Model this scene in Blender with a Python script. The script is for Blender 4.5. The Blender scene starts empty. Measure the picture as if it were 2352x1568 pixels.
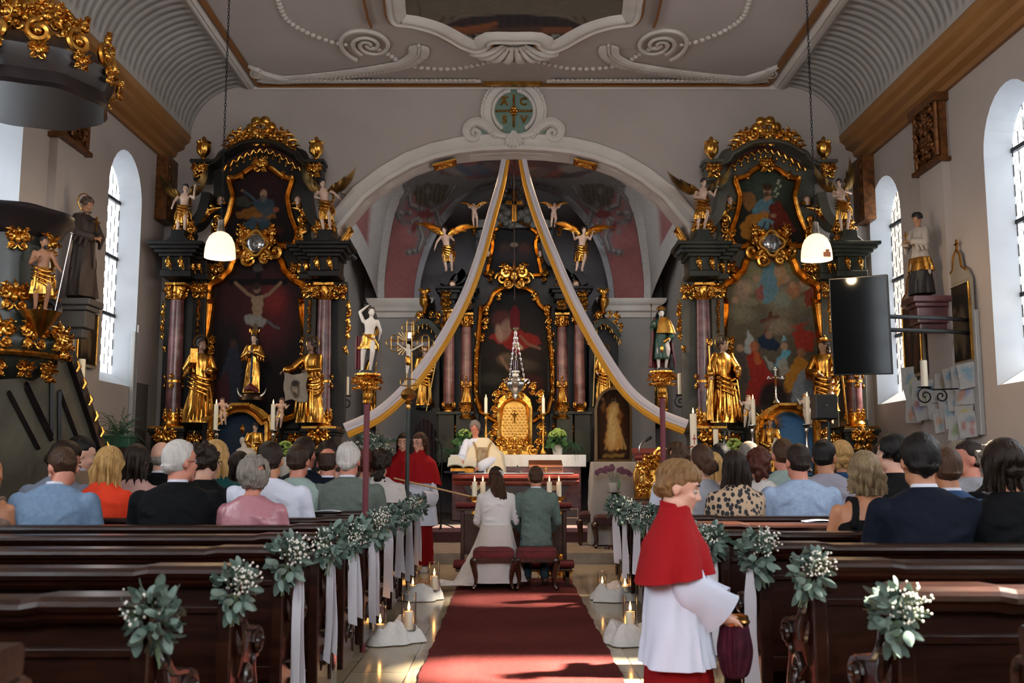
import bpy,math,random
import numpy as np
from mathutils import Vector as V,Matrix,noise,Euler
PI=math.pi
random.seed(7)
rnd=random.uniform
sc=bpy.context.scene
COL=sc.collection
F=2287.0
PITCH=math.atan(282/F)
CX,CZ=-0.08,1.3
SP,CP=math.sin(PITCH),math.cos(PITCH)
def ray(px,py):
 u,v=px-1170.0,784.0-py
 return u,F*CP-v*SP,F*SP+v*CP
def W(px,py,Y):
 u,dy,dz=ray(px,py);k=Y/dy
 return V((CX+u*k,Y,CZ+dz*k))
def WX(px,py,X):
 u,dy,dz=ray(px,py);k=(X-CX)/u
 return V((X,dy*k,CZ+dz*k))
def WZ(px,py,Z):
 u,dy,dz=ray(px,py);k=(Z-CZ)/dz
 return V((CX+u*k,dy*k,Z))
def S(Y,py=784):
 return Y/ray(0,py)[1]
def rotm(rx=0,ry=0,rz=0,loc=(0,0,0),s=1):
 m=Matrix.Translation(loc)@Euler((rx,ry,rz)).to_matrix().to_4x4()
 if isinstance(s,(int,float)):s=(s,s,s)
 return m@Matrix.Diagonal((s[0],s[1],s[2],1))
def align(p0,p1):
 d=(V(p1)-V(p0));q=d.to_track_quat('Z','Y')
 return Matrix.Translation(p0)@q.to_matrix().to_4x4()
def spline(pts,n=8,closed=False):
 P=[np.array(p,float)for p in pts];out=[]
 m=len(P);rng=m if closed else m-1
 for i in range(rng):
  if closed:a,b,c,d=P[(i-1)%m],P[i],P[(i+1)%m],P[(i+2)%m]
  else:a,b,c,d=P[max(i-1,0)],P[i],P[i+1],P[min(i+2,m-1)]
  for k in range(n):
   t=k/n
   out.append(.5*((2*b)+(c-a)*t+(2*a-5*b+4*c-d)*t*t+(3*b-a-3*c+d)*t**3))
 if not closed:out.append(P[-1])
 return[tuple(p)for p in out]
class MB:
 def __init__(s):s.v=[];s.f=[]
 def add(s,vs,fs,m=None):
  o=len(s.v)
  s.v+=[tuple(m@V(v))for v in vs]if m is not None else[tuple(v)for v in vs]
  s.f+=[tuple(i+o for i in f)for f in fs];return s
 def box(s,x0,x1,y0,y1,z0,z1,m=None):
  return s.add([(x0,y0,z0),(x1,y0,z0),(x1,y1,z0),(x0,y1,z0),(x0,y0,z1),(x1,y0,z1),(x1,y1,z1),(x0,y1,z1)],[(0,3,2,1),(4,5,6,7),(0,1,5,4),(1,2,6,5),(2,3,7,6),(3,0,4,7)],m)
 def grid(s,fn,nu,nv,cu=False,m=None,flip=False):
  vs=[];fs=[];k=nu if cu else nu+1
  for j in range(nv+1):
   for i in range(k):vs.append(fn(i/nu,j/nv))
  for j in range(nv):
   for i in range(nu):
    a,b=j*k+i,j*k+(i+1)%k
    q=(a,b,b+k,a+k);fs.append(q[::-1]if flip else q)
  return s.add(vs,fs,m)
 def rings(s,R,cap=True,m=None):
  n=len(R[0]);vs=[p for r in R for p in r];fs=[]
  for j in range(len(R)-1):
   for i in range(n):
    a,b=j*n+i,j*n+(i+1)%n
    fs.append((a,b,b+n,a+n))
  if cap:fs.append(tuple(range(n))[::-1]);fs.append(tuple(range(len(vs)-n,len(vs))))
  return s.add(vs,fs,m)
 def lathe(s,prof,n=20,m=None,cap=True,fl=0,nf=0):
  R=[]
  if fl:n=max(n,nf*6)
  for r,z in prof:
   R.append([((r*(1+fl*math.cos(nf*2*PI*i/n)))*math.cos(2*PI*i/n),(r*(1+fl*math.cos(nf*2*PI*i/n)))*math.sin(2*PI*i/n),z)for i in range(n)])
  return s.rings(R,cap,m)
 def ell(s,c,r,n=14,k=9,m=None):
  if isinstance(r,(int,float)):r=(r,r,r)
  mm=Matrix.Translation(c)if m is None else Matrix.Translation(c)@m
  R=[[(r[0]*math.sin(PI*j/k)*math.cos(2*PI*i/n),r[1]*math.sin(PI*j/k)*math.sin(2*PI*i/n),-r[2]*math.cos(PI*j/k))for i in range(n)]for j in range(1,k)]
  vs=[p for q in R for p in q]+[(0,0,-r[2]),(0,0,r[2])];fs=[]
  for j in range(k-2):
   for i in range(n):
    a,b=j*n+i,j*n+(i+1)%n;fs.append((a,b,b+n,a+n))
  L=len(vs)
  for i in range(n):
   fs.append((L-2,(i+1)%n,i));fs.append((L-1,(k-2)*n+i,(k-2)*n+(i+1)%n))
  return s.add(vs,fs,mm)
 def tube(s,pts,r,n=8,closed=False,flat=1.0,cap=True,m=None,up=None):
  P=[V(p)for p in pts];L=len(P)
  rr=r if isinstance(r,(list,tuple))else[r]*L
  if len(rr)!=L:rr=[float(np.interp(i/(L-1),np.linspace(0,1,len(rr)),rr))for i in range(L)]
  T=[((P[(i+1)%L]-P[i-1])if closed else(P[min(i+1,L-1)]-P[max(i-1,0)])).normalized()for i in range(L)]
  nrm=V(up)if up is not None else(V((0,0,1))if abs(T[0].z)<.9 else V((1,0,0)))
  R=[]
  for i in range(L):
   b=T[i].cross(nrm)
   if b.length<1e-6:b=T[i].orthogonal()
   b.normalize()
   if up is None:nrm=b.cross(T[i]).normalized();nn=nrm
   else:nn=b.cross(T[i]).normalized()
   R.append([tuple(P[i]+b*(rr[i]*math.cos(2*PI*k/n))+nn*(rr[i]*flat*math.sin(2*PI*k/n)))for k in range(n)])
  if closed:R.append(R[0]);return s.rings(R,False,m)
  return s.rings(R,cap,m)
 def cap(s,p0,p1,r0,r1=None,n=10):
  r1=r0 if r1 is None else r1;d=(V(p1)-V(p0)).length;prof=[]
  for k in range(1,5):a=PI/2*k/4;prof.append((r0*math.sin(a),-r0*math.cos(a)))
  for k in range(4):a=PI/2*k/4;prof.append((r1*math.cos(a),d+r1*math.sin(a)))
  prof=[(1e-3,-r0)]+prof+[(1e-3,d+r1)]
  return s.lathe(prof,n,align(p0,p1))
 def prism(s,poly,y0,y1,m=None,plane='xz'):
  n=len(poly)
  def q(p,d):return(p[0],d,p[1])if plane=='xz' else((d,p[0],p[1])if plane=='yz' else(p[0],p[1],d))
  vs=[q(p,y0)for p in poly]+[q(p,y1)for p in poly]
  fs=[tuple(range(n)),tuple(range(2*n-1,n-1,-1))]+[(i,i+n,(i+1)%n+n,(i+1)%n)for i in range(n)]
  return s.add(vs,fs,m)
 def sweep(s,prof,path,up=(0,1,0),closed=False,m=None,capped=True):
  P=[V(p)for p in path];L=len(P);u=V(up);R=[]
  for i in range(L):
   t=((P[(i+1)%L]-P[i-1])if closed else(P[min(i+1,L-1)]-P[max(i-1,0)])).normalized()
   nn=t.cross(u).normalized()
   e1=(P[i]-P[i-1]).normalized()if(i>0 or closed)else t
   k=min(1.6,1/max(.3,e1.dot(t)))
   R.append([tuple(P[i]+nn*(a*k)+u*b)for a,b in prof])
  if closed:R.append(R[0])
  return s.rings(R,capped and not closed,m)
 def merge(s,o,m=None):return s.add(o.v,o.f,m)
 def mesh(s,name,smooth=True):
  me=bpy.data.meshes.new(name);me.from_pydata(s.v,[],s.f);me.update()
  if smooth:me.polygons.foreach_set('use_smooth',[True]*len(me.polygons))
  return me
def tag(o,label=None,cat=None,group=None,kind=None):
 if label:o['label']=label
 if cat:o['category']=cat
 if group:o['group']=group
 if kind:o['kind']=kind
 return o
def thing(name,label,cat,loc=(0,0,0),rz=0,group=None,s=1):
 o=bpy.data.objects.new(name,None);COL.objects.link(o)
 o.empty_display_size=.1
 o.location=loc;o.rotation_euler=(0,0,rz);o.scale=(s,s,s)if isinstance(s,(int,float))else s
 return tag(o,label,cat,group)
def par(o,p,world):
 o.parent=p
 if world:
  m=Matrix.Identity(4);q=p
  while q:
   m=(q.matrix_parent_inverse@Matrix.LocRotScale(q.location,q.rotation_euler,q.scale))@m;q=q.parent
  o.matrix_parent_inverse=m.inverted()
SPLIT=set('gilt_ornament gilt_leaves gilt_mounts gilt_trim gilt_pendant entablature frame_acanthus gilt_scrolls volute_field gilt_crest gilt_console iron_bar soffit_fillets shrine_pillars shell_gilt_ribs gilt_canopy inner_pilaster gilt_drops panel_mouldings rails stucco_scroll gilt_keystone predella cloud_wreath gilt_edge trefoil gilt_edging side_frame'.split())
def clusters(mb,gap=.012):
 """group the loose pieces of a mesh that touch (boxes within gap) into separate builders"""
 up=list(range(len(mb.v)))
 def fd(i):
  while up[i]!=i:up[i]=up[up[i]];i=up[i]
  return i
 for f in mb.f:
  a=fd(f[0])
  for j in f[1:]:up[fd(j)]=a
 isl={}
 for i in range(len(mb.v)):isl.setdefault(fd(i),[]).append(i)
 A=np.array(mb.v);ks=list(isl);lo=np.array([A[isl[k]].min(0)for k in ks])-gap/2;hi=np.array([A[isl[k]].max(0)for k in ks])+gap/2
 g=list(range(len(ks)))
 def fg(i):
  while g[i]!=i:g[i]=g[g[i]];i=g[i]
  return i
 for i in range(len(ks)):
  for j in np.nonzero(((lo[i]<=hi)&(hi[i]>=lo)).all(1))[0]:g[fg(int(j))]=fg(i)
 lab={k:fg(i)for i,k in enumerate(ks)};out={}
 for f in mb.f:out.setdefault(lab[fd(f[0])],[]).append(f)
 R=[]
 for fs in out.values():
  us=sorted({i for f in fs for i in f});ix={o:n for n,o in enumerate(us)};q=MB();q.add([mb.v[i]for i in us],[tuple(ix[i]for i in f)for f in fs]);R.append(q)
 return R
def part(name,mb,m,parent=None,*a,**k):
 if name in SPLIT and isinstance(mb,MB)and parent is not None:
  cl=clusters(mb)
  if 1<len(cl)<=90:return[part_(name,q,m,parent,*a,**k)for q in cl][0]
 return part_(name,mb,m,parent,*a,**k)
def part_(name,mb,m,parent=None,label=None,world=False,smooth=True,bevel=0,solid=0,sub=0,rem=0,sm=0,ang=40,col=None,offs=-1,data=None):
 me=data or(mb.mesh(name,smooth)if isinstance(mb,MB)else mb)
 o=bpy.data.objects.new(name,me);COL.objects.link(o)
 if m is not None and not me.materials:me.materials.append(m)
 if parent is not None:par(o,parent,world)
 if label:o['label']=label
 if rem:
  q=o.modifiers.new('r','REMESH');q.mode='VOXEL';q.voxel_size=rem;q.use_smooth_shade=True
 if sm:
  q=o.modifiers.new('s','SMOOTH');q.iterations=sm;q.factor=.5
 if solid:
  q=o.modifiers.new('t','SOLIDIFY');q.thickness=solid;q.offset=offs
 if bevel:
  q=o.modifiers.new('b','BEVEL');q.width=bevel;q.segments=2;q.limit_method='ANGLE';q.angle_limit=math.radians(40)
  q.harden_normals=False
 if sub:
  q=o.modifiers.new('u','SUBSURF');q.levels=sub;q.render_levels=sub
 if col is not None:
  a=me.color_attributes.new('Col','FLOAT_COLOR','POINT')
  c=np.ones((len(me.vertices),4),np.float32);c[:,:3]=col;a.data.foreach_set('color',c.ravel())
 if smooth and not rem:SHARP.append((o,ang))
 return o
SHARP=[]
def solo(name,mb,m,label,cat,group=None,**k):
 return tag(part(name,mb,m,None,None,**k),label,cat,group)
def struct(name,mb,m,parent=None,**k):
 k.setdefault('smooth',False)
 o=part(name,mb,m,parent,**k)
 if parent is None:o['kind']='structure'
 return o
def copy_tree(o,parent=None):
 c=o.copy();COL.objects.link(c)
 if parent is not None:c.parent=parent
 for ch in o.children:copy_tree(ch,c)
 return c
def dup(o,loc,rz=None,label=None,group=None,s=None):
 c=copy_tree(o);c.location=loc
 if rz is not None:c.rotation_euler=(0,0,rz)
 if label:c['label']=label
 if group:c['group']=group
 if s:c.scale=(s,s,s)
 return c
def lin(c):
 if isinstance(c,str):c=[int(c[i:i+2],16)/255 for i in(0,2,4)]
 return tuple((x/12.92 if x<=.04045 else((x+.055)/1.055)**2.4)for x in c)
def rgba(c):return lin(c)+(1,)
MATS={}
def mat(name,c,rough=.6,metal=0,c2=None,ns=4,bump=0,bs=30,spec=.5,stretch=None,wave=None,sheen=0,coat=0,trans=0,emit=0,vcol=False,alpha=1,detail=4,bd=.01,sub=0,contrast=.35,ecol=None):
 if name in MATS:return MATS[name]
 m=bpy.data.materials.new(name);m.use_nodes=True;MATS[name]=m
 n,l=m.node_tree.nodes,m.node_tree.links;b=n['Principled BSDF']
 b.inputs['Base Color'].default_value=rgba(c);b.inputs['Roughness'].default_value=rough;b.inputs['Metallic'].default_value=metal
 b.inputs['Specular IOR Level'].default_value=spec;b.inputs['Sheen Weight'].default_value=sheen;b.inputs['Coat Weight'].default_value=coat
 b.inputs['Coat Roughness'].default_value=.12
 b.inputs['Transmission Weight'].default_value=trans;b.inputs['Alpha'].default_value=alpha;b.inputs['Subsurface Weight'].default_value=sub
 if sub:b.inputs['Subsurface Radius'].default_value=(.01,.004,.002);b.inputs['Subsurface Scale'].default_value=1
 if emit:b.inputs['Emission Color'].default_value=rgba(ecol or c);b.inputs['Emission Strength'].default_value=emit
 tc=n.new('ShaderNodeTexCoord');src=tc.outputs['Object']
 if stretch:
  mp=n.new('ShaderNodeMapping');mp.inputs['Scale'].default_value=stretch;l.new(src,mp.inputs[0]);src=mp.outputs[0]
 if vcol or c2:
  nz=n.new('ShaderNodeTexNoise');nz.inputs['Scale'].default_value=ns;nz.inputs['Detail'].default_value=detail;nz.inputs['Distortion'].default_value=.6
  l.new(src,nz.inputs['Vector']);fac=nz.outputs['Fac']
  if wave:
   w=n.new('ShaderNodeTexWave');w.inputs['Scale'].default_value=wave[0];w.inputs['Distortion'].default_value=wave[1];w.inputs['Detail'].default_value=3
   w.bands_direction=wave[2]if len(wave)>2 else 'X';l.new(src,w.inputs['Vector']);fac=w.outputs['Fac']
  rp=n.new('ShaderNodeMapRange');rp.inputs[1].default_value=.5-contrast/2;rp.inputs[2].default_value=.5+contrast/2;l.new(fac,rp.inputs[0])
  mx=n.new('ShaderNodeMix');mx.data_type='RGBA';l.new(rp.outputs[0],mx.inputs[0])
  if vcol:
   at=n.new('ShaderNodeVertexColor');at.layer_name='Col'
   mx.blend_type='MULTIPLY';mx.inputs[0].default_value=.35
   l.new(at.outputs['Color'],mx.inputs[6]);l.new(rp.outputs[0],mx.inputs[7])
   for k in list(mx.inputs[0].links):l.remove(k)
  else:
   mx.inputs[6].default_value=rgba(c);mx.inputs[7].default_value=rgba(c2)
  l.new(mx.outputs[2],b.inputs['Base Color'])
 if bump:
  nb=n.new('ShaderNodeTexNoise');nb.inputs['Scale'].default_value=bs;nb.inputs['Detail'].default_value=3;l.new(src,nb.inputs['Vector'])
  bp=n.new('ShaderNodeBump');bp.inputs['Strength'].default_value=bump;bp.inputs['Distance'].default_value=bd
  l.new(nb.outputs['Fac'],bp.inputs['Height']);l.new(bp.outputs[0],b.inputs['Normal'])
 return m
def gold():return mat('gold_leaf','dfaa54',.27,1,c2='b07428',ns=9,bump=.35,bs=38,bd=.006)
def darkgold():return mat('aged_gold','96641f',.36,1,c2='5c3512',ns=12,bump=.4,bs=40,bd=.006)
def silver():return mat('silver_metal','c9c4bc',.25,1,bump=.2,bs=40)
def black():return mat('black_plastic','0a0b0e',.45)
def iron():return mat('wrought_iron','17161a',.5,.6)
def plaster():return mat('wall_plaster','b2a59c',.92,c2='a0938a',ns=.7,bump=.08,bs=25,detail=6,contrast=.6)
def white_stucco():return mat('white_stucco','cfc6bb',.85,c2='c2b8ad',ns=2)
def wood():return mat('dark_pew_wood','2a1209',.27,c2='160703',ns=5,stretch=(1,6,6),bump=.12,bs=14,spec=.4,coat=.12)
def candle_wax():return mat('candle_wax','f3e6cc',.45,sub=.3)
def flame():return mat('candle_flame','ffb45a',.5,emit=22,ecol='ffae58')
def grn_marble():return mat('dark_green_marble','383a30',.4,c2='161715',spec=.22,ns=3.2,stretch=(1,1,.7),contrast=.5,detail=7)
def red_marble():return mat('red_marble','7c5150',.28,c2='482827',ns=4,stretch=(1,1,2.2),contrast=.35,detail=8)
def paint_mat():return mat('painted_canvas','ffffff',.55,vcol=True,ns=22,contrast=.8,spec=.08)
def fresco_mat():return mat('fresco_paint','ffffff',.9,vcol=True,ns=14,contrast=.9)
def wax_white():return mat('white_cloth','dcdcdc',.85,bump=.25,bs=18,bd=.01)
def polymask(P,poly):
 x,y=P[:,0],P[:,1];c=np.zeros(len(P),bool);n=len(poly)
 for i in range(n):
  x1,y1=poly[i];x2,y2=poly[(i+1)%n]
  if y1==y2:continue
  c^=((y1>y)!=(y2>y))&(x<(x2-x1)*(y-y1)/(y2-y1)+x1)
 return c
class Paint:
 def __init__(s,P,base):s.P=P;s.c=np.tile(np.array(lin(base)),(len(P),1))
 def mixin(s,w,col):s.c=s.c*(1-w[:,None])+np.array(lin(col))*w[:,None];return s
 def blob(s,x,y,rx,ry,col,rot=0,soft=.35,a=1):
  d=s.P-(x,y);c,q=math.cos(math.radians(rot)),math.sin(math.radians(rot))
  u,v=(d[:,0]*c+d[:,1]*q)/rx,(-d[:,0]*q+d[:,1]*c)/ry
  r=np.sqrt(u*u+v*v);return s.mixin(np.clip((1-r)/soft+.5,0,1)*a,col)
 def line(s,pts,w,col,a=1,soft=.5):
  best=np.full(len(s.P),1e9)
  for(x0,y0),(x1,y1)in zip(pts[:-1],pts[1:]):
   dx,dy=x1-x0,y1-y0;L=dx*dx+dy*dy+1e-9
   t=np.clip(((s.P[:,0]-x0)*dx+(s.P[:,1]-y0)*dy)/L,0,1)
   best=np.minimum(best,np.hypot(s.P[:,0]-x0-t*dx,s.P[:,1]-y0-t*dy))
  return s.mixin(np.clip((w-best)/(w*soft+1e-6),0,1)*a,col)
 def poly(s,pts,col,a=1,soft=1.6):
  x,y=s.P[:,0],s.P[:,1];Q=s.P+np.stack([1.3*np.sin(y*.33+.7*np.sin(x*.21)),1.3*np.sin(x*.29+.8*np.sin(y*.19))],1)
  if max(abs(np.array(pts)).max(),0)<3:Q,soft=s.P,.02
  w=sum(polymask(Q+d,pts)*1.0 for d in((0,0),(soft,0),(-soft,0),(0,soft),(0,-soft)))/5
  return s.mixin(w*a,col)
 def brush(s,k=.11):
  x,y=s.P[:,0],s.P[:,1];n=np.sin(x*.31+2*np.sin(y*.17))*np.sin(y*.27+2*np.sin(x*.13))+.6*np.sin(x*.83+y*.5+2*np.sin(y*.4))*np.sin(y*.71-x*.2)
  s.c=np.clip(s.c*(1+k*n)[:,None],0,1);return s
 def grad(s,y0,y1,c0,c1):
  t=np.clip((s.P[:,1]-y0)/(y1-y0),0,1)[:,None]
  s.c=np.array(lin(c0))*(1-t)+np.array(lin(c1))*t;return s
def panel(name,outline,Y,paint,parent,m=None,step=2.5,thick=.02,**k):
 """flat picture: outline in photo pixels on plane y=Y (clipped fan grid), paint(Paint)"""
 xs=[p[0]for p in outline];ys=[p[1]for p in outline]
 nx=int((max(xs)-min(xs))/step)+1;ny=int((max(ys)-min(ys))/step)+1
 gx=np.linspace(min(xs),max(xs),nx+1);gy=np.linspace(min(ys),max(ys),ny+1)
 P=np.array([(x,y)for y in gy for x in gx]);ins=polymask(P,outline)
 fs=[]
 for j in range(ny):
  for i in range(nx):
   q=(j*(nx+1)+i,j*(nx+1)+i+1,(j+1)*(nx+1)+i+1,(j+1)*(nx+1)+i)
   if sum(ins[list(q)])>=2:fs.append(q)
 used=sorted({i for f in fs for i in f});ix={o:n for n,o in enumerate(used)}
 mb=MB();mb.add([tuple(W(P[i][0],P[i][1],Y))for i in used],[tuple(ix[i]for i in f[::-1])for f in fs])
 pt=Paint(P[used],'101010');paint(pt);pt.brush()
 return part(name,mb,m or paint_mat(),parent,world=True,col=pt.c,smooth=False,**k)
def finish():
 bpy.context.view_layer.update()
 dg=bpy.context.evaluated_depsgraph_get();cache={}
 todo=[o for o in COL.objects if o.type=='MESH' and o.modifiers]
 new=[]
 for o in todo:
  key=(o.data.name,)+tuple((m.type,round(getattr(m,'voxel_size',0),5),round(getattr(m,'thickness',0),5),round(getattr(m,'width',0),5))for m in o.modifiers)
  if key not in cache:cache[key]=bpy.data.meshes.new_from_object(o.evaluated_get(dg),preserve_all_data_layers=True,depsgraph=dg)
  new.append((o,cache[key]))
 for o,me in new:o.modifiers.clear();o.data=me
 seen=set()
 for o,ang in SHARP:
  if o.data.name in seen:continue
  seen.add(o.data.name)
  try:o.data.set_sharp_from_angle(angle=math.radians(ang))
  except Exception:pass
# ================================================================ carved ornament + carved figures
def cscroll(mb,c,r,a0,turns=1.4,d=1,w=.02,n=26,ax=None,tail=0):
 """tapering spiral in the xz plane, bulging to -y"""
 P=[];R=[]
 c=V(c)
 for k in range(n):
  t=k/(n-1);a=a0+d*turns*2*PI*(1-t);rr=r*(1-.86*(1-t)**.8)if False else r*(.14+.86*t**.8)
  P.append(c+V((math.cos(a)*rr,-w*.9*(1-t),math.sin(a)*rr)));R.append(w*(.75+.35*math.sin(PI*t)))
 if tail:
  e=P[-1];tg=(P[-1]-P[-2]).normalized()
  for k in range(1,7):e=e+tg*tail/6;P.append(e.copy());R.append(w*(1-k/7.5))
 mb.tube(P,R,7)
 mb.ell(P[0],w*1.25,8,5)
def leaf(mb,p,ang,l,w,bend=.5,out=.03):
 p=V(p);P=[];R=[]
 for k in range(8):
  t=k/7;a=ang+bend*t
  P.append(p+V((math.cos(a)*l*t,-out*math.sin(PI*min(1,t*1.15)),math.sin(a)*l*t)));R.append(max(.0015,w*(math.sin(PI*(.12+.88*t))**.8)))
 mb.tube(P,R,6,flat=.55)
def frond(mb,p,ang,l,w,n=5,bend=.6,out=.03):
 """acanthus: a curling mid leaf with side lobes"""
 leaf(mb,p,ang,l,w,bend,out);p=V(p)
 for i in range(n):
  t=(i+.6)/(n+.6);a=ang+bend*t*.6
  q=p+V((math.cos(ang+bend*t*.5)*l*t,-out*.8,math.sin(ang+bend*t*.5)*l*t))
  for sd in(-1,1):leaf(mb,q,a+sd*.95,l*.42*(1.15-t),w*.7,-sd*.5,out*.7)
def spray(mb,c,r,seed=0,w=None,k=1,mirror=True):
 """rocaille cluster about r in radius"""
 rs=random.Random(seed);c=V(c);w=w or r*.13
 def one(sx):
  m=MB()
  cscroll(m,(r*.42,0,r*.18),r*.36,PI*.9,1.3,-1,w,tail=r*.3)
  cscroll(m,(r*.36,0,-r*.45),r*.27,PI*1.1,1.1,1,w*.85,tail=r*.25)
  frond(m,(r*.15,0,r*.2),rs.uniform(.9,1.25),r*.85,w,3,-.5)
  frond(m,(r*.45,0,0),rs.uniform(-.1,.4),r*.62,w*.8,2,.8)
  frond(m,(r*.2,0,-r*.3),-1.2,r*.65,w*.8,2,.6)
  mb.merge(m,Matrix.Translation(c)@Matrix.Diagonal((sx,1,1,1)))
 one(1)
 if mirror:one(-1);leaf(mb,c+V((0,0,r*.2)),PI/2,r*.85,w*1.1,0);mb.ell(c,(w*1.8,w*1.5,w*2.2),10,6)
def capital(mb,x,y,z0,h,r):
 mb.lathe([(r*.95,0),(r*1.08,h*.06),(r,h*.1),(r*.95,h*.5),(r*1.15,h*.8)],18,rotm(loc=(x,y,z0)))
 mb.box(x-r*1.55,x+r*1.55,y-r*1.55,y+r*1.55,z0+h*.86,z0+h)
 for k in range(8):
  a=k*PI/4;m=rotm(0,0,a-PI/2,(x,y,z0));q=MB()
  frond(q,(0,-r*.95,h*.08),PI/2,h*.5,r*.3,2,0,r*.35);mb.merge(q,rotm(0,0,a,(x,y,z0)))
  if k%2:
   q=MB();cscroll(q,(0,-r*1.45,h*.68),h*.16,0,1.2,1,r*.16);mb.merge(q,rotm(0,0,a,(x,y,z0)))
 mb.ell((x,y-r*1.5,z0+h*.92),(r*.35,r*.25,h*.13),8,5)
def rr_loft(rings,n=48,fold=None,sub=4):
 """rings: (z, cx, cy, rx, ry, fold amplitude) bottom to top -> ring list"""
 R=[]
 for z,cx,cy,rx,ry,fa in spline(rings,sub):
  row=[]
  for i in range(n):
   a=2*PI*i/n;k=1+(fa*fold(a,z)if fold else 0)
   row.append((cx+rx*k*math.cos(a),cy+ry*k*math.sin(a),z))
  R.append(row)
 return R
def foldfn(seed,n1=7,n2=12,tw=2.0):
 rs=random.Random(seed);p1,p2,p3=(rs.uniform(0,6.3)for _ in range(3))
 def f(a,z):
  b=a+.35*math.sin(2*a+p3+z*3)
  return.55*(1-2*abs(math.sin(n1*.5*b+p1+tw*z)))+.35*math.sin(n2*b+p2-tw*z*1.4)
 return f
def head_mb(mb,c,k=1.0,rz=0,rx=0,ry=0,nose=1,fem=0,n=16):
 """head ~0.235*k tall centred on c facing -y"""
 M=Matrix.Translation(c)@Euler((rx,ry,rz),'XYZ').to_matrix().to_4x4()@Matrix.Scale(k,4)
 q=MB()
 q.ell((0,.012,.028),(.076,.094,.09),n,11)
 q.ell((0,-.03,-.04),(.057-.004*fem,.06,.078),n,10)
 q.ell((0,-.074,-.098),(.024-.004*fem,.022,.02),10,6)
 q.ell((0,-.066,.034),(.052,.022,.02),12,6)
 for s in(-1,1):
  q.ell((s*.036,-.062,-.025),(.024,.022,.022),8,6)
  q.ell((s*.079,.012,-.012),(.010,.021,.034),8,6)
  q.ell((s*.05,-.01,-.075),(.012,.04,.03),8,6)
 if nose:
  q.cap((0,-.083,.022),(0,-.104,-.026),.008,.0125,8)
  for s in(-1,1):q.ell((s*.011,-.092,-.03),(.009,.01,.008),6,5)
 q.ell((0,-.083,-.058),(.023,.012,.0065),10,5);q.ell((0,-.081,-.071),(.019,.012,.007),10,5)
 mb.merge(q,M);return M
def hand_mb(mb,w,d,k=1.0,curl=.5,up=(0,0,1),thumb=1):
 """palm and five fingers: wrist at w, pointing along d"""
 w=V(w);d=V(d).normalized();u=V(up);s=d.cross(u)
 if s.length<.1:u=V((0,1,0));s=d.cross(u)
 s.normalize();u=s.cross(d).normalized()
 def P(a,b,c):return w+d*(a*k)+s*(b*k)+u*(c*k)
 mb.cap(P(-.01,0,0),P(.03,0,0),.026*k,.026*k,8)
 for i in range(4):
  b=(i-1.5)*.019;L=(.068,.078,.073,.058)[i]
  mb.cap(P(.025,b*.8,0),P(.08,b,0),.0135*k,.0105*k,7)
  a1=curl*.8;p1=P(.08,b,0);p2=P(.08+L*.5*math.cos(a1),b,-L*.5*math.sin(a1));a2=curl*2
  p3=P(.08+L*.5*math.cos(a1)+L*.5*math.cos(a2),b,-L*.5*math.sin(a1)-L*.5*math.sin(a2))
  mb.cap(p1,p2,.0095*k,.0085*k,7);mb.cap(p2,p3,.0085*k,.007*k,7)
 t=thumb;mb.cap(P(.02,t*.024,-.004),P(.052,t*.045,-.014),.0125*k,.010*k,7);mb.cap(P(.052,t*.045,-.014),P(.08,t*.048,-.026),.010*k,.008*k,7)
POLY=lambda:mat('painted_flesh','cfae98',.5,c2='bb9780',ns=9)
def hairm(c,nm):return mat('hair_'+nm,c,.55,bump=.5,bs=14,stretch=(9,9,1),bd=.006)
def carved_hair(mb,c,k,seed,rz=0,rx=0,long=0,beard=0):
 rs=random.Random(seed);q=MB()
 for i in range(90):
  a=rs.uniform(0,2*PI);z=rs.uniform(-.35,1)
  if z<.45 and abs((a-1.5*PI+PI)%(2*PI)-PI)<1.0:continue
  s=math.sqrt(1-z*z);p=(.083*s*math.cos(a),.012+.1*s*math.sin(a),.032+.098*z)
  q.ell(p,rs.uniform(.017,.026),7,5)
 q.ell((0,.03,.045),(.078,.088,.088),12,8)
 for i in range(int(long*40)):
  a=rs.uniform(-1.6,1.6);t=rs.random();q.ell((.085*math.sin(a),.05+.05*math.cos(a),-.03-.16*t*long),.024,7,5)
 if beard:
  for i in range(26):q.ell((rs.uniform(-.045,.045),rs.uniform(-.1,-.06),rs.uniform(-.075,-.1-.1*beard)),.019,7,5)
 mb.merge(q,Matrix.Translation(c)@Euler((rx,0,rz)).to_matrix().to_4x4()@Matrix.Scale(k,4))
def wing_mb(mb,root,d,L,seed=0,n=9,w=.05,side=1,fan=.95):
 """feather fan: root point, main direction angle d in xz plane"""
 rs=random.Random(seed);root=V(root)
 for layer,(f,ln)in enumerate(((1,1),(.62,.62),(.36,.36))):
  for i in range(n):
   t=i/(n-1);a=d-side*fan*t;l=L*ln*(1-.55*t)
   p=root+V((math.cos(d)*L*.35*(1-t)*f,-.012*layer-.012,math.sin(d)*L*.35*(1-t)*f))
   leaf(mb,p,a,l,w*(.55+.25*layer*.4)*(1-.2*t),side*.25,.02+.01*layer)
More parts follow.
